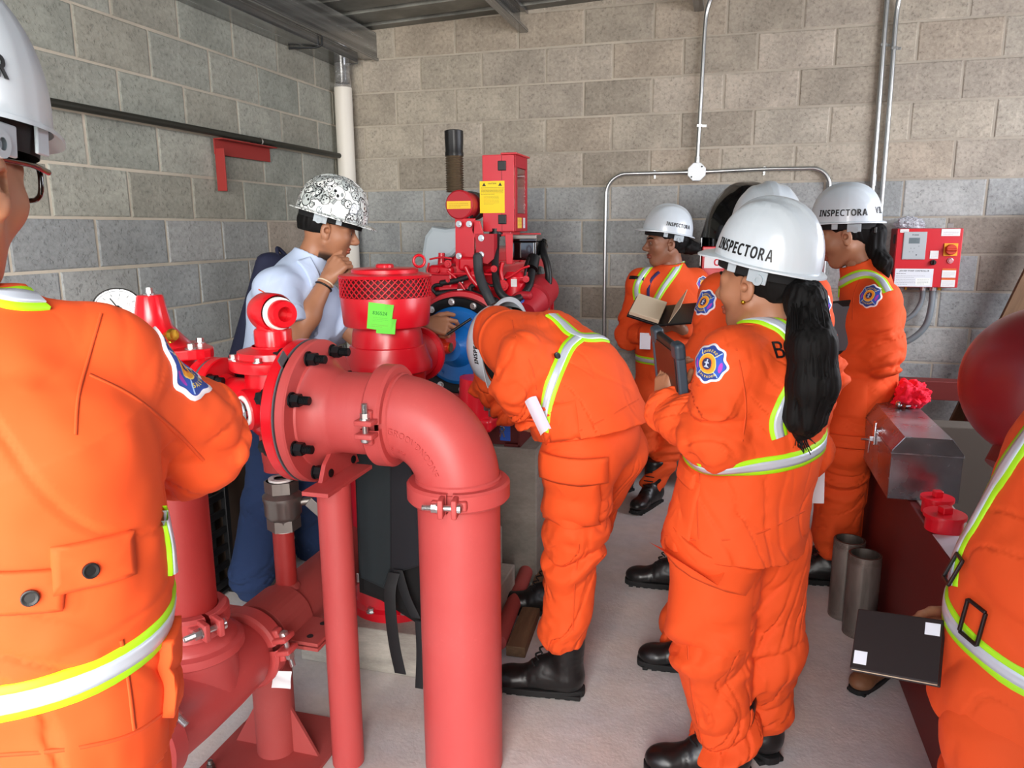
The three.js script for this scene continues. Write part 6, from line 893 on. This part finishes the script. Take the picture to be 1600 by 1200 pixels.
{ // C: inspector with her back turned, between the others
  const ref = [2.5, 1.98], j = (x, y, o = 0) => onV(ref, x, y, o), g = T('person', 'inspector in orange uniform with back turned, mostly hidden behind the woman with the ponytail', 'person');
  const J = { head: j(1196, 388), neck: j(1194, 430), chest: j(1192, 500), waist: j(1190, 590), hem: j(1188, 700), pelvis: j(1188, 670), shL: j(1128, 462, .02), shR: j(1260, 462, -.02), elL: j(1094, 566, -.05), wrL: j(1080, 560, .2), elR: j(1284, 590, -.02), wrR: j(1262, 700, -.12), hpL: j(1160, 720), hpR: j(1215, 720), knL: j(1120, 850, -.05), knR: j(1150, 830, .2), anL: j(1062, 1000, -.15), anR: j(1062, 890, .4), face: dirv(-.2, -.1, -1), crown: v(0, 1, 0), side: dirv(-.98, 0, .1), sideP: dirv(-.98, 0, .15) };
  const f = figure({ J, skin: SK.tan, seed: 31, girth: 1, h: .011, arm: [.07, .066, .05], torso: [[.185, .13], [.172, .125], [.178, .128]], leg: [.1, .085, .072], handR: { dir: dirv(0, -1, 0), back: dirv(.6, 0, .8), thumb: dirv(-.7, 0, .6), curl: [.7, .7, .5], sc: .95 } }, g), F = f.top;
  hairCap(g, f.hM, -.06); hardHat(g, M4().makeTranslation(0, .06, .0).premultiply(f.hM), { a: .112, b: .135, h: .15 });
  emblem(g, F, F.pick(1099, 472), dirv(.3, 1, 0), .045); emblem(g, F, F.pick(1281, 482), dirv(-.1, 1, 0), .047);
  boot(g, v(2.44, 0, 2.2), v(-1, 0, .1)); boot(g, v(2.32, 0, 1.6), v(-1, 0, .05));
  const np = T('notepad', 'small white spiral notepad hanging from the hand between two inspectors', 'notepad'), o = j(1268, 750, -.2); np.position.copy(o); np.rotation.set(-.1, .1, .04);
  P(np, 'sheets', box(.078, .15, .008, 0, 0, 0, .002), MT.paper); P(np, 'back_cover', box(.08, .152, .003, 0, 0, -.006, .001), mat(hex('#b9cf57'), .7)); for (let i = 0; i < 6; i++) P(np, 'wire_ring', new THREE.TorusGeometry(.006, .0013, 6, 14).rotateY(PI / 2).translate(-.03 + i * .012, .073, 0), MT.steelDull);
}
{ // D: inspector at right with grey tablet
  const ref = [2.91, 1.33], j = (x, y, o = 0) => onV(ref, x, y, o), g = T('person', 'woman in orange uniform and white helmet at right, reading a grey tablet in profile', 'person');
  const J = { head: j(1320, 366), neck: j(1350, 428), chest: j(1360, 496), waist: j(1348, 585), hem: j(1326, 672), pelvis: j(1326, 650), shL: j(1376, 470, -.13), shR: j(1346, 460, .17), elL: j(1378, 556, -.15), wrL: j(1306, 556, -.08), elR: j(1345, 560, .2), wrR: j(1290, 540, .15), hpL: j(1322, 680, -.08), hpR: j(1330, 680, .08), knL: j(1314, 762, -.07), knR: j(1322, 762, .1), anL: j(1302, 845, -.05), anR: j(1312, 838, .13), face: dirv(-.95, -.32, -.22), crown: dirv(-.1, 1, 0), side: dirv(-.35, 0, .93), sideP: dirv(-.25, 0, .97) };
  const f = figure({ J, skin: SK.light, seed: 41, girth: 1, h: .0095, headOpt: { fem: 1, jaw: .95 }, torso: [[.178, .142], [.16, .12], [.166, .112]], arm: [.07, .07, .056], leg: [.108, .092, .08], hemN: dirv(0, -1, 0), handL: { dir: dirv(-.9, .1, -.3), back: dirv(0, -.6, .8), thumb: dirv(-.2, .8, .4), curl: [.5, .5, .3], sc: .9 }, handR: { dir: dirv(-.7, .1, .5), back: dirv(0, -.8, -.6), thumb: dirv(-.2, .6, -.6), curl: [.5, .5, .3], sc: .9 } }, g), F = f.top, Q = f.pants;
  eyes(f.body, f.hM); hairCap(g, f.hM, -.06);
  hardHat(g, M4().makeTranslation(0, .05, 0).premultiply(M4().makeRotationFromEuler(new THREE.Euler(-.3, 0, 0))).premultiply(f.hM), { a: .106, b: .13, h: .146, knob: true, label: 'white hard hat lettered INSPECTORA', text: [['INSPECTORA', .025, PI / 2 - .02, .022], ['VIL', .025, PI * .88, .028]] });
  const H = new Field(), pt = [v(0, -.03, -.105).applyMatrix4(f.hM), j(1366, 392, -.02), j(1380, 410, -.06), j(1386, 430, -.06)], rr = [.045, .036, .03, .012]; for (let i = 0; i < 3; i++) H.cap(pt[i], pt[i + 1], rr[i], rr[i + 1], .02); H.mod((d, x, y, z) => d - .004 * vnoise(x * 90, y * 20, z * 90)); P(g, 'ponytail', H.mesh(.005), MT.hair);
  tape(g, F, pickPath(F, [[1292, 458], [1312, 444], [1334, 432], [1354, 428], [1374, 436], [1388, 456]], 30), false, .02); emblem(g, F, F.pick(1358, 462), dirv(.05, 1, 0), .044); seam(g, F, pickPath(F, [[1345, 432], [1334, 460], [1332, 500]], 18)); seam(g, F, pickPath(F, [[1278, 668], [1320, 672], [1370, 660]], 20));
  P(g, 'cargo_flap', patchGeo(Q, Q.pick(1322, 690), v(0, 1, 0), rectOutline(.17, .05), .012), MT.orange); P(g, 'cargo_pocket', patchGeo(Q, Q.pick(1322, 725), v(0, 1, 0), rectOutline(.16, .12), .007), MT.orange); P(g, 'jacket_pocket', patchGeo(F, F.pick(1320, 620), v(0, 1, 0), rectOutline(.14, .16), .004), MT.orange);
  boot(g, j(1306, 850, -.05), v(-1, 0, .12)); boot(g, j(1322, 838, .13), v(-1, 0, 0));
  const t = T('tablet', 'grey tablet with black corner bumpers held by the woman at right', 'tablet'), o = j(1308, 512, -.14), tz = dirv(.25, .1, 1), ty = dirv(-.08, 1, .0), tx = ty.clone().cross(tz).normalize(); t.quaternion.setFromRotationMatrix(M4().makeBasis(tx, tz.clone().cross(tx).normalize(), tz)); t.position.copy(o);
  P(t, 'case', box(.17, .21, .016, 0, 0, 0, .006), MT.black); P(t, 'back_panel', extrude([[-.08, -.06], [-.05, -.09], [.03, -.09], [.045, -.07], [.07, -.07], [.07, .05], [.05, .08], [.02, .08], [.0, .095], [-.08, .095]], .002, .001).translate(0, 0, .009), mat(hex('#59636c'), .55));
}
{ // W: man in pale shirt with patterned hard hat
  const ref = [.78, 2.02], j = (x, y, o = 0) => onV(ref, x, y, o), g = T('person', 'man in pale blue shirt and jeans, black and white patterned hard hat, hand at chin', 'person');
  const J = { head: j(514, 356), neck: j(476, 416, 0), chest: j(462, 478), waist: j(452, 570), hem: j(448, 660), pelvis: j(446, 640), shR: j(432, 452, -.15), shL: j(478, 448, .17), elR: j(456, 540, -.2), wrR: j(512, 436, -.1), elL: onZ(590, 556, 1.86), wrL: onZ(664, 508, 1.93), hpR: j(432, 665, -.08), hpL: j(458, 665, .09), knR: j(414, 780, -.08), knL: j(478, 770, .2), anR: j(394, 905, -.03), anL: j(494, 850, .35), face: dirv(.84, -.24, -.48), crown: dirv(.22, 1, -.1), side: dirv(.4, 0, -.92), sideP: dirv(.35, 0, -.93) };
  MT.shirt = phys(hex('#b9c9e4'), .85, 0, { side: THREE.DoubleSide }); MT.jeans = mat(hex('#1a2f55'), .9, 0, { side: THREE.DoubleSide });
  const f = figure({ J, skin: SK.tan, seed: 51, girth: 1.06, h: .0085, fold: .7, short: .62, top: MT.shirt, topName: 'shirt', pants: MT.jeans, headOpt: { jaw: 1.1, nose: 1.15, chinHair: .9 }, torso: [[.178, .135], [.178, .135], [.185, .135]], arm: [.074, .074, .05], leg: [.098, .082, .082], collarR: .064, handR: { bare: true, dir: dirv(.55, .72, -.25), back: dirv(.1, .35, .93), thumb: dirv(-.75, .45, -.3), curl: [1.2, 1.3, .8], sc: 1.02, tAng: .5 }, handL: { bare: true, dir: dirv(.85, -.05, -.2), back: dirv(-.1, .5, .85), thumb: dirv(0, .8, -.4), curls: [[.6, .8, .5], [.9, 1.0, .6], [1.1, 1.1, .7], [1.2, 1.2, .7]], sc: 1.0 } }, g), F = f.top;
  eyes(f.body, f.hM); hairCap(g, f.hM, -.03);
  const pat = canvasTex(1024, 1024, (c, W) => { c.fillStyle = '#dfe6e4'; c.fillRect(0, 0, W, W); const R = rng(12); for (let i = 0; i < 190; i++) { const x = R() * W, y = R() * W, r = 22 + R() * 50; c.save(); c.translate(x, y); c.rotate(R() * 6.28); c.fillStyle = ['#eef2f0', '#cfd6d5', '#b9c1c1', '#e6ebe9'][Math.floor(R() * 4)]; c.strokeStyle = '#15181a'; c.lineWidth = 3 + R() * 5; c.beginPath(); c.moveTo(-r * .45, r * 1.15); c.lineTo(-r * .5, r * .6); c.bezierCurveTo(-r * 1.35, r * .35, -r * 1.2, -r * 1.1, 0, -r * 1.1); c.bezierCurveTo(r * 1.2, -r * 1.1, r * 1.35, r * .35, r * .5, r * .6); c.lineTo(r * .45, r * 1.15); c.closePath(); c.fill(); c.stroke(); c.fillStyle = '#8d9596'; c.beginPath(); c.ellipse(-r * .5, -r * .5, r * .3, r * .2, -.6, 0, 7); c.fill(); c.fillStyle = '#24282a'; for (const q of [-1, 1]) { c.beginPath(); c.ellipse(q * r * .38, r * .12, r * .24, r * .19, q * .35, 0, 7); c.fill(); } c.beginPath(); c.moveTo(0, r * .35); c.lineTo(-r * .1, r * .55); c.lineTo(r * .1, r * .55); c.fill(); c.lineWidth = 2; c.beginPath(); c.moveTo(-r * .42, r * .88); c.lineTo(r * .42, r * .88); c.stroke(); for (let k = -3; k < 4; k++) { c.beginPath(); c.moveTo(k * r * .12, r * .72); c.lineTo(k * r * .12, r * 1.08); c.stroke(); } c.restore(); } for (let i = 0; i < 18; i++) { c.strokeStyle = '#2a2f32'; c.lineWidth = 2 + R() * 7; c.beginPath(); let x = R() * W, y = R() * W; c.moveTo(x, y); for (let k = 0; k < 4; k++) { x += (R() - .5) * 120; y += (R() - .5) * 120; c.lineTo(x, y); } c.stroke(); } });;
  pat.wrapS = pat.wrapT = THREE.RepeatWrapping; hardHat(g, M4().makeTranslation(0, .05, 0).premultiply(M4().makeRotationFromEuler(new THREE.Euler(.04, 0, 0))).premultiply(f.hM), { a: .116, b: .138, h: .15, ribs: 0, curl: .3, brim: (t) => .034 + .01 * Math.cos(t), mat: phys(0xffffff, .25, 0, { map: pat, clearcoat: .8 }), label: 'hard hat with a black and white skull pattern' });
  for (const [q, h2] of [[J.wrR.clone().lerp(J.elR, .12), .03]]) { const n = J.elR.clone().sub(J.wrR); P(g, 'bracelet', orient(new THREE.TorusGeometry(.032, .004, 8, 28).rotateX(PI / 2), q, n), MT.black); P(g, 'bracelet', orient(new THREE.TorusGeometry(.031, .003, 8, 28).rotateX(PI / 2), J.wrR.clone().lerp(J.elR, .06), n), MT.cream); }
  P(g, 'collar', patchGeo(F, F.pick(486, 424), dirv(-.55, 1, 0), rectOutline(.055, .11), .007), MT.shirt); P(g, 'sleeve_hem', bandGeo(F, pickPath(F, [[404, 500], [424, 506], [446, 496]], 12), .008, .003), MT.shirt);
  seam(g, F, pickPath(F, [[404, 452], [420, 462], [440, 500]], 16)); boot(g, j(404, 915, -.03), v(.7, 0, -.5), undefined, mat(hex('#17120f'), .6)); boot(g, j(500, 850, .35), v(.9, 0, -.3), undefined, mat(hex('#17120f'), .6));
  const pe = T('pen', 'black pen in the hand of the man in the patterned hard hat', 'pen'), a = f.J, wl = J.wrL; P(pe, 'barrel', cylAB(wl.clone().add(v(.1, -.03, .02)), wl.clone().add(v(.19, .03, .0)), .006, .005, 12), MT.black); P(pe, 'tip', cylAB(wl.clone().add(v(.1, -.03, .02)), wl.clone().add(v(.088, -.038, .022)), .005, .001, 10), MT.steelDull);
  const bp = T('navy_backpack', 'dark navy backpack on the back of the man in the patterned hard hat', 'backpack'); const Bf = new Field(); const bd = dirv(-.84, 0, .45); const c0 = J.neck.clone().addScaledVector(bd, .13).add(v(0, .0, -.06)), c1 = J.waist.clone().addScaledVector(bd, .12); Bf.ell(c1, c0, J.side, [.13, .07], [.1, .05], .03); P(bp, 'pack', Bf.mesh(.012), mat(hex('#0f1430'), .85)); P(bp, 'grab_loop', capped([c0.clone().add(v(.02, .03, .03)), c0.clone().add(v(0, .07, 0)), c0.clone().add(v(.02, .03, -.04))], .008, 8), mat(hex('#0f1430'), .85));
}
{ // L: large near figure at the left edge
  const ref = [1.77, 3.98], j = (x, y, o = 0) => onV(ref, x, y, o), g = T('person', 'man in orange uniform with black glasses at the left edge, nearest of all', 'person');
  const J = { head: j(-128, 262, .0), neck: j(-70, 552, .0), chest: j(5, 690, 0), waist: j(15, 870, 0), hem: j(40, 1150, 0), pelvis: j(20, 1120, 0), shR: j(150, 584, .02), shL: j(-210, 600, .0), elR: j(298, 690, .12), wrR: j(170, 700, .34), elL: j(-300, 800, .15), wrL: j(-60, 740, .35), hpR: j(110, 1240, 0), hpL: j(-70, 1240, 0), knR: j(110, 1700, .0), knL: j(-80, 1700, 0), anR: j(110, 2150, 0), anL: j(-80, 2150, 0), face: dirv(-.33, -.06, -.94), crown: dirv(.05, 1, 0), side: dirv(-.93, 0, -.36), sideP: dirv(-.93, 0, -.36) };
  const f = figure({ J, skin: SK.light, seed: 61, girth: 1, h: .005, fold: 1.15, armK: .5, torso: [[.19, .15], [.172, .135], [.178, .132]], arm: [.074, .068, .052], leg: [.108, .085, .07], collarR: .066, handR: { dir: dirv(-.8, .2, -.3), back: dirv(.3, .6, -.6), thumb: dirv(0, .8, .4) } }, g), F = f.top;
  eyes(f.body, f.hM); hairCap(g, f.hM, -.045);
  hardHat(g, M4().makeTranslation(0, .05, 0).premultiply(f.hM), { a: .108, b: .13, h: .15, label: 'white hard hat with dark lettering', brim: (t) => capBrim(t) * .6, text: [['INSPECTOR', .021, -PI / 2 - .75, .03]] });
  const G = (q) => v(...q).applyMatrix4(f.hM); const gl = P(g, 'glasses', mg([capped([G([-.08, .012, -.01]), G([-.078, .014, .05]), G([-.07, .012, .1])], .0035, 8), capped([G([.08, .012, -.01]), G([.078, .014, .05]), G([.07, .012, .1])], .0035, 8), ...[-1, 1].map(s => tube(Array.from({ length: 16 }, (_, i) => { const a = i / 16 * 2 * PI, c = Math.cos(a), d = Math.sin(a); return G([s * .036 + .031 * Math.sign(c) * Math.pow(Math.abs(c), .6), .0 + .02 * Math.sign(d) * Math.pow(Math.abs(d), .6), .108 - .02 * Math.pow((s * .036 + .03 * c) / .07, 2)]); }), .003, 8, 60, true)), capped([G([-.006, .006, .11]), G([.006, .006, .11])], .003, 8)]), MT.blackGloss, 'black framed glasses');
  tape(g, F, loopPath(F, j(15, 955, 0), dirv(.06, 1, .02), 72), true, .0175); tape(g, F, pickPath(F, [[-60, 458], [0, 464], [60, 470]], 12), false, .016); emblem(g, F, F.project(F.pick(250, 560).add(v(.03, .02, -.11)), 12), dirv(.3, 1, .0), .05);
  seam(g, F, pickPath(F, [[158, 490], [138, 560], [122, 620], [118, 680]], 30), .0016); seam(g, F, pickPath(F, [[140, 585], [210, 620], [280, 680], [318, 720]], 30)); seam(g, F, pickPath(F, [[190, 1000], [200, 1060], [210, 1140]], 24)); seam(g, F, pickPath(F, [[0, 1180], [110, 1170], [210, 1145], [290, 1085]], 30), .002);
  tape(g, F, pickPath(F, [[254, 806], [264, 850], [268, 896]], 14), false, .011); P(g, 'adjuster_tab', patchGeo(F, F.pick(150, 878), dirv(.25, 1, 0), rectOutline(.075, .045), .005), MT.orange); P(g, 'adjuster_tab', patchGeo(F, F.pick(40, 925), dirv(.25, 1, 0), rectOutline(.06, .04), .004), MT.orange); button(g, F, F.pick(138, 889), .72); button(g, F, F.pick(47, 930), .72); P(g, 'pocket_flap', patchGeo(F, F.pick(262, 1040), v(0, 1, 0), rectOutline(.06, .09), .012), MT.orange);
  boot(g, J.anR.clone().setY(.1), v(.2, 0, -1)); boot(g, J.anL.clone().setY(.1), v(-.2, 0, -1));
}
{ // E: figure at the right edge holding a dark notebook
  const ref = [2.95, 3.26], j = (x, y, o = 0) => onV(ref, x, y, o), g = T('person', 'person in orange uniform cut off by the right edge, holding a dark notebook', 'person');
  const J = { head: j(1840, 330), neck: j(1800, 520), chest: j(1722, 740), waist: j(1664, 930), hem: j(1610, 1130), pelvis: j(1610, 1090), shL: j(1800, 660, -.14), shR: j(1740, 640, .17), elL: j(1800, 880, -.14), wrL: j(1700, 900, -.16), elR: j(1660, 900, .22), wrR: j(1548, 984, .08), hpL: j(1600, 1160, -.08), hpR: j(1590, 1150, .09), knL: j(1560, 1500, -.05), knR: j(1540, 1480, .1), anL: j(1560, 1800, 0), anR: j(1560, 1760, .12), face: dirv(-.9, -.1, -.3), crown: v(0, 1, 0), side: dirv(-.3, 0, .95), sideP: dirv(-.3, 0, .95) };
  const f = figure({ J, skin: SK.tan, seed: 71, girth: 1, h: .0075, torso: [[.19, .165], [.172, .148], [.178, .14]], arm: [.072, .068, .05], leg: [.115, .09, .07], handR: { dir: dirv(-.85, .15, .1), back: dirv(.1, .5, -.85), thumb: dirv(-.3, .25, .9), curl: [.3, .3, .2], sc: 1, tAng: .2, tCurl: .1 } }, g), F = f.top;
  eyes(f.body, f.hM); hairCap(g, f.hM, -.05); hardHat(g, M4().makeTranslation(0, .05, 0).premultiply(f.hM), {});
  tape(g, F, loopPath(F, j(1660, 1010, 0), dirv(.2, 1, .1), 64), true, .024); const s2 = tape(g, F, pickPath(F, [[1612, 672], [1578, 720], [1548, 770], [1520, 820], [1494, 870], [1488, 915]], 30), false, .022); const sl = F.pick(1526, 972), sn = F.grad(sl, .01); P(g, 'strap_slider', orient(mg([box(.006, .006, .06, -.02, .008, 0, .002), box(.006, .006, .06, .02, .008, 0, .002), box(.04, .006, .006, 0, .008, .03, .002), box(.04, .006, .006, 0, .008, -.03, .002)]), sl, sn, v(0, 1, .1)), MT.black); const sl2 = F.pick(1496, 892); P(g, 'strap_slider', orient(mg([box(.05, .006, .006, 0, .008, .016, .002), box(.05, .006, .006, 0, .008, -.016, .002), box(.006, .006, .036, .024, .008, 0, .002), box(.006, .006, .036, -.024, .008, 0, .002)]), sl2, F.grad(sl2, .01)), MT.black);
  boot(g, J.anL.clone().setY(.1), v(-1, 0, 0)); boot(g, J.anR.clone().setY(.1), v(-1, 0, 0));
  const nb = T('notebook', 'dark brown notebook with white corner labels held at the right edge', 'notebook'), P4 = [[1347, 954], [1482, 968], [1458, 1075], [1328, 1046]].map((p, i) => at(p[0], p[1], [1.42, 1.33, 1.28, 1.37][i])); const c = P4.reduce((a, b) => a.add(b), v(0, 0, 0)).multiplyScalar(.25), ux = P4[1].clone().add(P4[2]).sub(P4[0]).sub(P4[3]).normalize(), vy = P4[0].clone().add(P4[1]).sub(P4[2]).sub(P4[3]), w = P4[1].distanceTo(P4[0]), hh = P4[0].distanceTo(P4[3]), nz = ux.clone().cross(vy).normalize(), uy = nz.clone().cross(ux); nb.position.copy(c); nb.quaternion.setFromRotationMatrix(M4().makeBasis(ux, uy, nz));
  P(nb, 'cover', box(w, hh, .005, 0, 0, .006, .003), mat(hex('#1d1010'), .55)); P(nb, 'back_cover', box(w, hh, .004, 0, 0, -.008, .002), mat(hex('#1d1010'), .55)); P(nb, 'pages', box(w * .97, hh * .97, .01, -.002, 0, -.001, .001), MT.cream); P(nb, 'corner_label', box(.022, .024, .001, -w / 2 + .016, -hh / 2 + .022, .009, .0004), MT.paper); P(nb, 'corner_label', box(.024, .022, .001, w / 2 - .016, hh / 2 - .02, .009, .0004), MT.paper);
  const bt = T('brown_boot', 'worn brown leather boot with black sole standing on the floor below the dark notebook', 'boot'), br = mat(hex('#7a5236'), .65); const bm = basis(v(3.0, 0, 2.1), v(-.6, 0, .8), v(0, 1, 0)).scale(v(.78, .78, .78)); P(bt, 'upper', BOOT.upper.clone().applyMatrix4(bm), br); P(bt, 'sole', BOOT.sole.clone().applyMatrix4(bm), MT.sole); P(bt, 'laces', BOOT.laces.clone().applyMatrix4(bm), MT.wood);
}
renderer.render(scene, camera);
